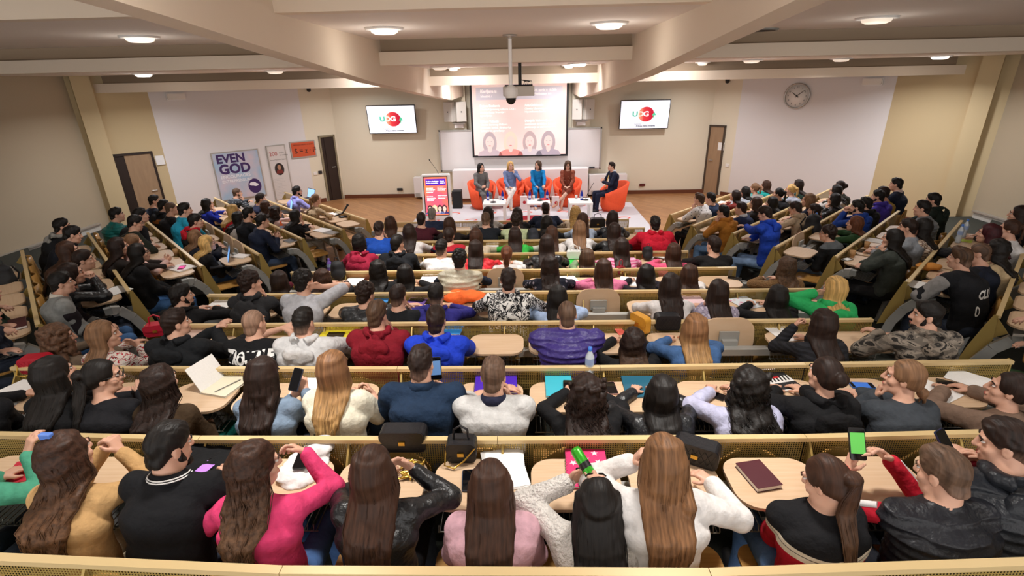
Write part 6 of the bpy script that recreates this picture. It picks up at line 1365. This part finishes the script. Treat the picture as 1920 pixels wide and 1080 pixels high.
def phone(row, px, py, lb, rz=0, col='17181c', screen=None, dz=.0, tilt=None, at=None):
    p, r0 = tabpoint(row, px, py, dz) if at is None else (at, rowframe(row)[2]); r = thing('mobile_phone', lb, 'phone', p, r0+math.radians(rz))
    if tilt: r.rotation_euler = (math.radians(tilt), 0, r0+math.radians(rz))
    MB().prism(rrect(.074, .152, .01), .001, .0095).build('phone_case', plain('phone '+col, col, .25), r, .001)
    MB().prism(rrect(.068, .146, .008), .0096, .0100).build('phone_screen', plain('dark glass', '0b0c10', .08), r)
    if screen: MB().box((0, .004, .0103), (.066, .098, .0006)).build('lit_picture', emit('phone screen '+screen, screen, .45), r)
    return r
def at_c(row, px, py, off): return at_off(row, px, py, off)
def handbag(loc, rz, lb, col='16161a', w=.24, d=.09, h=.15, chain=False, handle=True, flap=True, mat=None, quilt=False):
    t = thing('handbag', lb, 'handbag', loc, rz); m = mat or plain('bag leather '+col, col, .4, 0, 0, 30, .2, 60)
    T = Matrix(((1, 0, 0, 0), (0, 0, 1, -d/2), (0, 1, 0, 0), (0, 0, 0, 1)))
    MB().prism(rrect(w, h, .035, 5, (0, h/2)), 0, d, T=T).build('bag_body', m, t, .008)
    if flap: MB().prism(rrect(w*.96, h*.55, .03, 5, (0, h*.72)), -.008, 0, T=T).box((0, -d/2-.012, h*.5), (.035, .008, .022), 1).build('flap', [m, M['goldm']], t)
    if handle: MB().tube([(-w*.25, 0, h-.005), (-w*.22, 0, h+.06), (0, 0, h+.085), (w*.22, 0, h+.06), (w*.25, 0, h-.005)], .007, 7).build('handle', m, t)
    if chain: MB().tube([(-w*.48, -d*.3, h*.85), (-w*.52, -d*.9, .015), (-w*.2, -d*1.1, .01), (w*.1, -d*.75, h*.25), (w*.47, -d*.55, h*.8)], .005, 6).build('chain_strap', M['goldm'], t)
    if quilt:
        o = MB()
        for i in range(7):
            for s_ in (-1, 1): x = -w*.42+w*.84*i/6; o.tube([(x, -d/2-.009, .02), (max(-w*.45, min(w*.45, x+s_*.05)), -d/2-.009, h-.02)], .0022, 4)
        o.build('quilted_seams', m, t)
    return t
def bottle(loc, lb, col='c9d3dc', cap='3b74c9', h=.22):
    t = thing('water_bottle', lb, 'bottle', loc); m = plain('bottle plastic '+col, col, .12)
    MB().lathe([(.001, 0), (.03, 0), (.032, .01), (.032, h*.3), (.029, h*.36), (.032, h*.42), (.032, h*.68), (.013, h*.86), (.013, h*.92), (.001, h*.92)], n=16).build('bottle_body', m, t)
    MB().lathe([(.0328, h*.44), (.0328, h*.64)], n=16).build('bottle_label', plain('bottle label', '9db4dd', .6), t); MB().lathe([(.0145, h*.88), (.0145, h), (.001, h)], n=12).build('bottle_cap', plain('cap '+cap, cap, .4), t); return t
def cup(loc, lb):
    return tag(MB().lathe([(.001, 0), (.027, 0), (.037, .09), (.034, .09), (.025, .005), (.001, .005)], loc, n=16).build('paper_cup', plain('kraft paper cup', 'b98f5f', .7)), lb, 'cup')
def laptop(loc, rz, lb, scr='7fb2e8'):
    t = thing('laptop', lb, 'laptop', loc, rz); MB().box((0, 0, .009), (.33, .23, .016)).build('keyboard_base', plain('dark laptop', '2b2c30', .4), t)
    T = Matrix.Translation((0, .115, .016)) @ Matrix.Rotation(math.radians(72), 4, 'X'); l = MB().prism([(-.165, 0), (.165, 0), (.165, .23), (-.165, .23)], -.008, 0, T=T).build('lid', plain('dark laptop', '2b2c30', .4), t)
    MB().prism([(-.152, .014), (.152, .014), (.152, .216), (-.152, .216)], .0005, .0015, T=T).build('screen', emit('laptop screen '+scr, scr, .9), l); return t
# nearest row
t = phone('C0', 385, 880, 'phone with purple video on black jacket in nearest row', -14, screen='a873c9', dz=.03)
o = SDF((-.3, -.25, 0), (.3, .25, .15), .008); o.ell((0, 0, .0), (.22, .17, .035), None, .02); o.ell((-.1, .08, .02), (.1, .08, .03), None, .02); o.ell((.12, -.05, .01), (.1, .09, .03), None, .02); o.noise(.006, 30, 2)
p, r0 = tabpoint('C0', 380, 862); q = o.mesh('folded_jacket', cloth('141416'), None); q.location = p; tag(q, 'folded black jacket under the phone with purple video', 'jacket')
o = SDF((-.3, -.25, 0), (.3, .3, .15), .008); o.ell((0, 0, .0), (.13, .19, .03), None, .02); o.ell((.05, .12, .03), (.08, .09, .03), None, .02); o.ell((-.05, -.08, .02), (.08, .08, .02), None, .02); o.noise(.006, 34, 5)
p, r0 = tabpoint('C0', 572, 872); q = o.mesh('folded_shirt', cloth('e4e0de'), None); q.location = p; tag(q, 'crumpled white garment on a tablet beside pink sweater', 'garment')
phone('C0', 568, 862, 'dark phone lying on the crumpled white garment', 8, dz=.05)
p, _ = tabpoint('C0', 765, 852); handbag(p+Vector((-.03, .06, .0)), 0, 'black flap bag on tablet beside black leather jacket', w=.26, h=.14, handle=False)
p, _ = tabpoint('C0', 772, 885); o = SDF((-.12, -.12, 0), (.12, .12, .08), .005); rr = random.Random(5)
for i in range(40): o.cap((rr.uniform(-.06, .06), rr.uniform(-.07, .07), rr.uniform(.006, .03)), (rr.uniform(-.06, .06), rr.uniform(-.07, .07), rr.uniform(.006, .03)), .006, .006, .004)
q = o.mesh('gold_chain', M['goldm'], None); q.location = p; tag(q, 'heap of gold chain strap in front of black leather jacket', 'chain')
p, _ = tabpoint('C0', 867, 858); handbag(p, 0, 'small black crocodile bag with chain on nearest tablet', w=.165, d=.09, h=.13, chain=True)
phone('C0', 880, 902, 'dark phone left of the pale pink jacket', 5, col='2a3a52')
paper_sheet('C0', 946, 880, 'stack of white notes beside the small black bag', .22, .30, 4, 4)
def stars(r, z):
    o = MB(); ra = random.Random(2)
    for i, (x, y) in enumerate([(-.06, .1), (.05, .11), (0, .06), (-.07, .03), (.065, .04), (.02, 0), (-.05, -.05), (.06, -.04), (0, -.1), (-.075, -.11), (.07, -.11)]):
        o.prism([(x+(.022 if k % 2 == 0 else .009)*math.cos(k*math.pi/5+.3*i), y+(.022 if k % 2 == 0 else .009)*math.sin(k*math.pi/5+.3*i)) for k in range(10)], z, z+.0006)
    o.build('star_print', plain('star cream', 'f3e4e2', .6), r)
notebook('C0', 1100, 880, 'pink star patterned spiral notebook in nearest row', 'd9316f', .22, .29, -2, spiral=True, decor=stars)
phone('C0', 1096, 898, 'phone lying on the pink star notebook', 3, screen='4d7f86', dz=.016)
p = at_c('C0', 1094, 868, .40); t = thing('drink_can', 'bright green can held by person in white fluffy sweater', 'can', p); t.rotation_euler = Vector((-.42, .62, .42)).to_track_quat('Z', 'Y').to_euler()
MB().lathe([(.001, -.08), (.022, -.08), (.027, -.072), (.027, .062), (.022, .078), (.001, .076)], n=18).build('can_body', plain('metallic green', '3fae2d', .3, .4), t); MB().lathe([(.0275, -.03), (.0275, .0)], n=18).build('can_band', M['black'], t)
p, _ = tabpoint('C0', 1305, 868); handbag(p+Vector((0, .02, .0)), math.radians(-28), 'black quilted bag right of the white shirt', w=.24, h=.13, handle=False, quilt=True)
notebook('C0', 1421, 895, 'burgundy leather planner alone on an empty tablet', '4d1420', .14, .19, 12, t=.022)
p = at_c('C0', 1606, 832, .30); phone('C0', 0, 0, 'phone showing green football pitch held in both hands', -4, screen='57b04a', tilt=58, at=p)
p = at_c('C0', 1772, 835, .30); phone('C0', 0, 0, 'dark blue phone held by the rightmost person nearest', 28, col='1d2b4a', tilt=50, at=p)
p = at_c('C0', 1478, 965, .40); phone('C0', 0, 0, 'black phone held low by racing jacket wearer', 24, tilt=48, at=p)
p = at_c('C0', 110, 803, .40) if False else None
paper_sheet('C0', 60, 880, 'red folder on tablet at the far left', .22, .2, 20, 1, plain('red card', 'c3263a', .6), 'red_folder', 'folder')
# second nearest row
def openbook(r, z):
    T = Matrix.Translation((-.10, 0, z)) @ Matrix.Rotation(math.radians(-48), 4, 'Y')
    MB().prism([(-.0, -.12), (.19, -.12), (.19, .12), (0, .12)], 0, .004, T=Matrix.Translation((-.10, 0, z)) @ Matrix.Rotation(math.radians(-118), 4, 'Y')).build('lifted_page', M['paper'], r)
t = notebook('C1', 424, 725, 'open cream notebook with lifted page', 'e9e2c9', .22, .25, -14, decor=openbook); MB().tube([(0, -.1, .02), (.06, .08, .02)], .004, 6).build('ribbon', M['steel'], t)
p, _ = tabpoint('C1', 60, 712); handbag(p+Vector((-.02, .10, .02)), .2, 'red quilted handbag at left end of partition', 'b3162c', .2, .09, .13, handle=False, quilt=True, chain=True)
paper_sheet('C1', 20, 735, 'white sheet on the leftmost tablet', .2, .28, -20, 2)
p = at_c('C1', 556, 712, .36); phone('C1', 0, 0, 'dark phone held by person in denim shirt', -18, col='2c3448', tilt=52, at=p)
paper_sheet('C1', 580, 722, 'white sheet behind the denim shirt phone', .2, .24, 0, 1)
p = at_c('C1', 817, 690, .33); phone('C1', 0, 0, 'black phone raised by person in navy sweater', 8, screen='5a7fae', tilt=80, at=p)
notebook('C1', 930, 722, 'violet spiral notebook under grey polo', '4a22b5', .30, .23, 2, spiral=True)
notebook('C1', 1048, 725, 'light turquoise notebook on a tablet', '3fb7cc', .19, .27, 0, decor=None); phone('C1', 1066, 726, 'dark phone on the light turquoise notebook', -3, dz=.016)
phone('C1', 1146, 729, 'black phone with pink case between two folders', 3, col='c79a94')
notebook('C1', 1204, 726, 'dark teal folder beside black leather jacket', '1d5f78', .26, .27, -2, t=.006, cat='folder')
p, _ = tabpoint('C1', 1106, 712); bottle(p+Vector((0, .05, -.0)), 'clear water bottle with blue cap standing by the partition', h=.24)
phone('C1', 1338, 741, 'black phone left of the lavender blouse', 52)
def stripes(r, z):
    o = MB(); o.box((0, .075, z), (.2, .09, .001), 0); o.box((0, -.09, z), (.2, .08, .001), 0)
    for i in range(7): o.prism([(-.095+.027*i, -.03), (-.083+.027*i, -.03), (-.07+.027*i, .028), (-.082+.027*i, .028)], z, z+.001, 0)
    o.box((0, .02, z+.001), (.045, .02, .001), 1); o.build('cover_print', [M['blackm'], M['redp']], r)
notebook('C1', 1457, 714, 'black and white striped notebook with red mark', 'e9e6e2', .2, .28, 14, decor=stripes)
phone('C1', 1616, 724, 'bright blue phone beside dark grey sweater', 84, col='2163b8', screen='2a5fb0')
paper_sheet('C1', 1748, 730, 'white printed sheet right of dark grey sweater', .2, .28, 28)
phone('C1', 1781, 721, 'long black phone beside the white printed sheet', 58)
paper_sheet('C1', 1825, 714, 'white sheets on rightmost tablet of second nearest row', .21, .29, 40, 2)
# third nearest row
p, _ = tabpoint('C2', 290, 632); handbag(p+Vector((0, .06, .0)), .3, 'red and pink bag beside patterned sweater', 'c2203a', .2, .1, .11, handle=True, flap=True)
notebook('C2', 368, 628, 'pink topped pile of books behind black hooded jacket', 'd9b7a8', .16, .21, 20, t=.03, cat='books')
t = notebook('C2', 638, 624, 'bright yellow folder between grey and maroon hoodies', 'e3d12a', .32, .25, 0, t=.01, cat='folder'); phone('C2', 630, 628, 'black tablet device lying on the yellow folder', 90, dz=.016)
notebook('C2', 850, 620, 'blue notebook beside royal blue hoodie', '1f7fc6', .16, .2, -6)
p, _ = tabpoint('C2', 1252, 620); handbag(p+Vector((0, .05, .0)), 0, 'black quilted camera bag on a tablet', w=.22, d=.1, h=.14, handle=False, flap=False, quilt=True)
p, _ = tabpoint('C2', 1202, 626); handbag(p+Vector((0, .06, .0)), math.radians(-60), 'mustard yellow bag leaning on the partition', 'd5962c', .2, .06, .16, handle=False)
paper_sheet('C2', 1163, 622, 'small red case left of mustard bag', .07, .12, 10, 1, plain('coral case', 'e8665a', .5), 'small_case', 'case')
paper_sheet('C2', 1470, 626, 'white sheet left of the ribbed black sweater', .2, .27, 8)
# fourth nearest row
paper_sheet('C3', 412, 574, 'stack of white paper beside black hoodie', .24, .3, -10, 5)
o = SDF((-.3, -.25, 0), (.3, .25, .2), .01); o.ell((0, 0, .03), (.22, .15, .06), None, .03); o.ell((.1, -.06, .05), (.13, .11, .06), None, .03); o.ell((.2, -.1, .03), (.06, .1, .04), None, .03); o.noise(.012, 26, 7)
p, _ = tabpoint('C3', 868, 562); q = o.mesh('orange_jacket', cloth('ee6a2e'), None); q.location = p+Vector((0, .02, 0)); tag(q, 'orange jacket heaped on tablet beside indigo hoodie', 'jacket')
notebook('C3', 780, 568, 'purple leaflet with dark phone on tablet', '5a3a8a', .2, .26, -6, t=.004, cat='leaflet'); phone('C3', 782, 563, 'black phone on the purple leaflet', 80, dz=.008)
paper_sheet('C3', 712, 564, 'blue and white packet beside black leather jacket', .18, .12, 5, 1, plain('blue packet', '2f84c9', .5), 'snack_packet', 'packet', dz=.02)
paper_sheet('C3', 1398, 568, 'floral patterned folder beside checked shirt', .24, .28, 18, 2, cloth('d9dfe2', 'floral', 'd99ab0'), 'floral_folder', 'folder')
paper_sheet('C3', 1300, 562, 'pale pink paper beside white sweater', .2, .25, 0, 1, plain('pale pink paper', 'e6c7cc', .7))
p = atZ(1150, 600, floor_z(2)+.43); handbag(atZ(1166, 598, floor_z(3)+.42), 0, 'black handbag in basket below the folded tablet', w=.2, h=.15)
# fifth nearest row
def backpack(loc, rz, lb, col='17181b', s=1.0):
    o = SDF((-.25*s, -.2*s, 0), (.25*s, .2*s, .5*s), .012*s); o.cap((0, 0, .13*s), (0, 0, .29*s), .13*s, .11*s, .03, sx=.85); o.ell((0, -.1*s, .13*s), (.12*s, .06*s, .1*s), None, .03); o.noise(.006, 20, 3)
    t = thing('backpack', lb, 'backpack', loc, rz); o.mesh('pack_body', plain('pack fabric '+col, col, .7, 0, .1, 60), t); MB().tube([(-.04*s, .02, .39*s), (-.03*s, .02, .45*s), (.03*s, .02, .45*s), (.04*s, .02, .39*s)], .009*s, 6).build('grab_handle', M['blackm'], t)
    MB().tube([(-.1*s, .09*s, .34*s), (-.12*s, .15*s, .2*s), (-.1*s, .09*s, .06*s)], .014*s, 6).tube([(.1*s, .09*s, .34*s), (.12*s, .15*s, .2*s), (.1*s, .09*s, .06*s)], .014*s, 6).build('shoulder_straps', M['blackm'], t); return t
p, _ = tabpoint('C4', 636, 524); backpack(p+Vector((0, .0, 0)), .3, 'black backpack standing on a tablet', s=.62)
paper_sheet('C4', 662, 528, 'white sheet right of the black backpack', .2, .26, -8, 2); p, _ = tabpoint('C4', 620, 512); bottle(p, 'purple flask behind the black backpack', '7a5fb5', '5a3f95', .2)
notebook('C4', 806, 524, 'white notebook with purple pen', 'e9e5e6', .22, .28, -2); paper_sheet('C4', 1067, 525, 'white sheet right of the floral dress', .2, .3, 12, 1); paper_sheet('C4', 1180, 528, 'loose white papers beside red bag strap', .22, .28, -18, 3)
p, _ = tabpoint('C4', 1163, 514); handbag(p, .4, 'dark red strap bag beside rose pink sweater', '8f1c2e', .1, .05, .11, handle=True)
phone('C4', 1377, 522, 'dark phone on the rightmost tablet of fifth row', 60)
# rows towards the stage
p, _ = tabpoint('C5', 1076, 487); handbag(p+Vector((0, .04, .02)), 0, 'white tote bag on green folder', 'e6e6e2', .2, .1, .1, handle=True, flap=False); paper_sheet('C5', 1079, 492, 'bright green folder under the white tote bag', .2, .24, 0, 1, plain('bright green card', '2fc94a', .5), 'green_folder', 'folder')
p, _ = tabpoint('C5', 1214, 487); backpack(p, 0, 'small round black bag on tablet beside striped sweater', s=.5); paper_sheet('C5', 1234, 486, 'white notebook right of small round black bag', .2, .24, -5, 2); phone('C5', 1236, 486, 'red phone on the white notebook', 60, col='a32a35', dz=.006)
p, _ = tabpoint('C6', 1000, 455); backpack(p, .2, 'dark blue backpack between green top and brown hair', '2b303a', .62); paper_sheet('C6', 923, 459, 'white sheet right of beige ribbed sweater', .2, .26, 0, 2)
p, _ = tabpoint('C7', 1121, 432); handbag(p+Vector((0, .1, .0)), 0, 'black top handle handbag in second row from stage', w=.26, d=.12, h=.2, handle=True); p, _ = tabpoint('C7', 807, 434); bottle(p, 'small green glass bottle beside maroon sweater', '2f7a3f', '1f5a2f', .2)
# left wing
notebook('L5', 340, 503, 'open white notebook with pink phone', 'ece7e4', .3, .24, 20); phone('L5', 341, 502, 'bright pink phone on the open notebook', 62, col='d9338f', screen='d9338f', dz=.016)
p, _ = tabpoint('L5', 331, 478); cup(p, 'brown paper cup on tablet, left wing')
paper_sheet('L4', 218, 545, 'white magazine with dark picture on tablet, left wing', .28, .22, 20, 2); notebook('L6', 452, 481, 'white notebook with black pen case, left wing', 'ece7e4', .22, .16, 30)
p, _ = tabpoint('L6', 432, 484); laptop(p+Vector((-.12, -.12, -.06)), math.radians(-60), 'laptop with bright screen beside blonde hair', '6aa6f0')
notebook('L3', 30, 610, 'dark red book on white paper at left edge', '4a1a1f', .3, .16, 0, t=.02); backpack(atZ(16, 540, floor_z(3)+.76), .2, 'black bag on tablet at the left edge', s=.75)
p, _ = tabpoint('L7', 530, 436); t = bottle(p, 'orange bottle held by person in dark navy sweater', 'f0702a', 'e0551c', .2)
notebook('L7', 545, 452, 'dark notebook under the orange bottle', '3a3a3e', .2, .16, 10)
paper_sheet('L8', 605, 432, 'white sheets beside open folder, left wing', .3, .22, 10, 3); notebook('L8', 621, 437, 'grey folder with white strips, left wing', '8a8580', .24, .16, 15)
p, _ = tabpoint('L8', 534, 398); laptop(p, math.radians(-62), 'laptop with blue screen in left wing second row'); p, _ = tabpoint('L9', 574, 374); laptop(p, math.radians(-40), 'laptop with blue screen in left wing front row', '8ab4e0')
paper_sheet('L9', 630, 400, 'white and green sheets beside leopard blouse', .26, .2, 0, 2)
p, _ = tabpoint('L9', 643, 407); t = thing('microphone_stand', 'black microphone lying on its desk stand', 'microphone', p); MB().lathe([(.001, 0), (.09, 0), (.085, .02), (.02, .03), (.001, .03)], n=18).build('stand_base', M['black'], t); MB().tube([(-.16, -.04, .03), (.0, 0, .08), (.1, .06, .22)], .016, 8, rr=[.012, .016, .02]).build('microphone_body', M['black'], t); MB().sphere((.11, .065, .235), .026).build('microphone_head', M['blackm'], t)
# right wing
paper_sheet('R9', 1356, 380, 'white sheet on front tablet, right wing', .24, .2, 0, 2)
p, _ = tabpoint('R6', 1526, 426); bottle(p, 'clear bottle with blue cap, right wing', h=.24); backpack(p+Vector((-.1, -.12, -.1)), .6, 'black backpack hung beside the folded tablet, right wing', s=.9)
p, _ = tabpoint('R5', 1597, 482); cup(p, 'paper cup nearest the aisle, right wing'); p, _ = tabpoint('R5', 1624, 465); cup(p, 'second paper cup from the aisle, right wing')
phone('R5', 1589, 487, 'silver phone beside the nearest paper cup', 70, col='b5b3b0', screen='b9b7b2'); phone('R5', 1615, 470, 'black phone beside the second paper cup', 80)
paper_sheet('R5', 1638, 451, 'white sheet beside grey coat, right wing', .22, .26, 0, 2)
p, _ = tabpoint('R4', 1795, 455); bottle(p, 'larger clear water bottle beside burgundy hair', h=.26); p, _ = tabpoint('R4', 1803, 447); bottle(p+Vector((.06, .06, 0)), 'clear water bottle behind the larger one, right wing', h=.26)
paper_sheet('R4', 1812, 452, 'bright green sticky pad on tablet, right wing', .14, .12, 0, 1, plain('lime card', 'c3d94a', .6), 'sticky_pad', 'pad')
p, _ = tabpoint('R4', 1740, 505); q = SDF((-.2, -.2, 0), (.2, .2, .12), .01); q.ell((0, 0, .04), (.15, .09, .04), None, .02); q.noise(.006, 30, 1); e = q.mesh('orange_bag', plain('orange suede', 'd08a3a', .8), None); e.location = p; tag(e, 'soft orange bag beside the CLU jacket', 'bag')
paper_sheet('R4', 1722, 535, 'white papers under the CLU jacket elbow', .26, .24, 0, 3)
p, _ = tabpoint('R4', 1776, 478); q = SDF((-.25, -.2, 0), (.25, .2, .12), .012); q.ell((0, 0, .03), (.2, .13, .05), None, .02); q.noise(.008, 26, 4); e = q.mesh('black_jacket', cloth('17171a'), None); e.location = p; tag(e, 'black jacket lying on tablets, right wing', 'jacket')
# small things worn or dropped
for label, t, hd in PEOPLE:
    if 'tan sweater' in label: tag(MB().box((t.location.x+hd.x*PSC-.03, t.location.y+hd.y*PSC-.03, t.location.z+hd.z*PSC+.125), (.055, .025, .03)).build('hair_clip', plain('blue plastic', '5f86d8', .3), bevel=.006), 'blue hair clip on the head above tan sweater', 'hair clip')
    if 'pink hair tie' in label: MB().lathe([(.012, -.006), (.02, 0), (.012, .006), (.010, 0), (.012, -.006)], hd+Vector((0, -.112, .055)), R=Matrix.Rotation(math.radians(70), 3, 'X')).build('hair_tie', plain('pink scrunchy', 'e0607f', .6), t)
    if 'striped collar' in label:
        pass
    if 'padded vest over red' in label:
        for (S_, E_, W_, hd_, pn_, cu_, sg_) in ARMS[label]:
            o = MB(); n_ = (E_-S_).cross(W_-E_).normalized(); n_ = n_ if n_.z > 0 else -n_; pth = [S_+(E_-S_)*.2, S_+(E_-S_)*.6, E_, E_+(W_-E_)*.5, E_+(W_-E_)*.85]
            o.tube([p_+n_*(.045, .045, .045, .036, .03)[i_]+Vector((0, 0, .008)) for i_, p_ in enumerate(pth)], .017, 8); o.build('sleeve_stripe', plain('white stripe fabric', 'e5e2e0', .8), t)
    if 'wristwatch' in label:
        a_ = ARMS[label][0]; E_, W_ = a_[1], a_[2]; d_ = (W_-E_).normalized(); c_ = E_+(W_-E_)*.86
        MB().tube([c_-d_*.012, c_+d_*.012], .036, 14).build('wristwatch', M['goldm'], t)
    if 'wrist beads' in label: pass
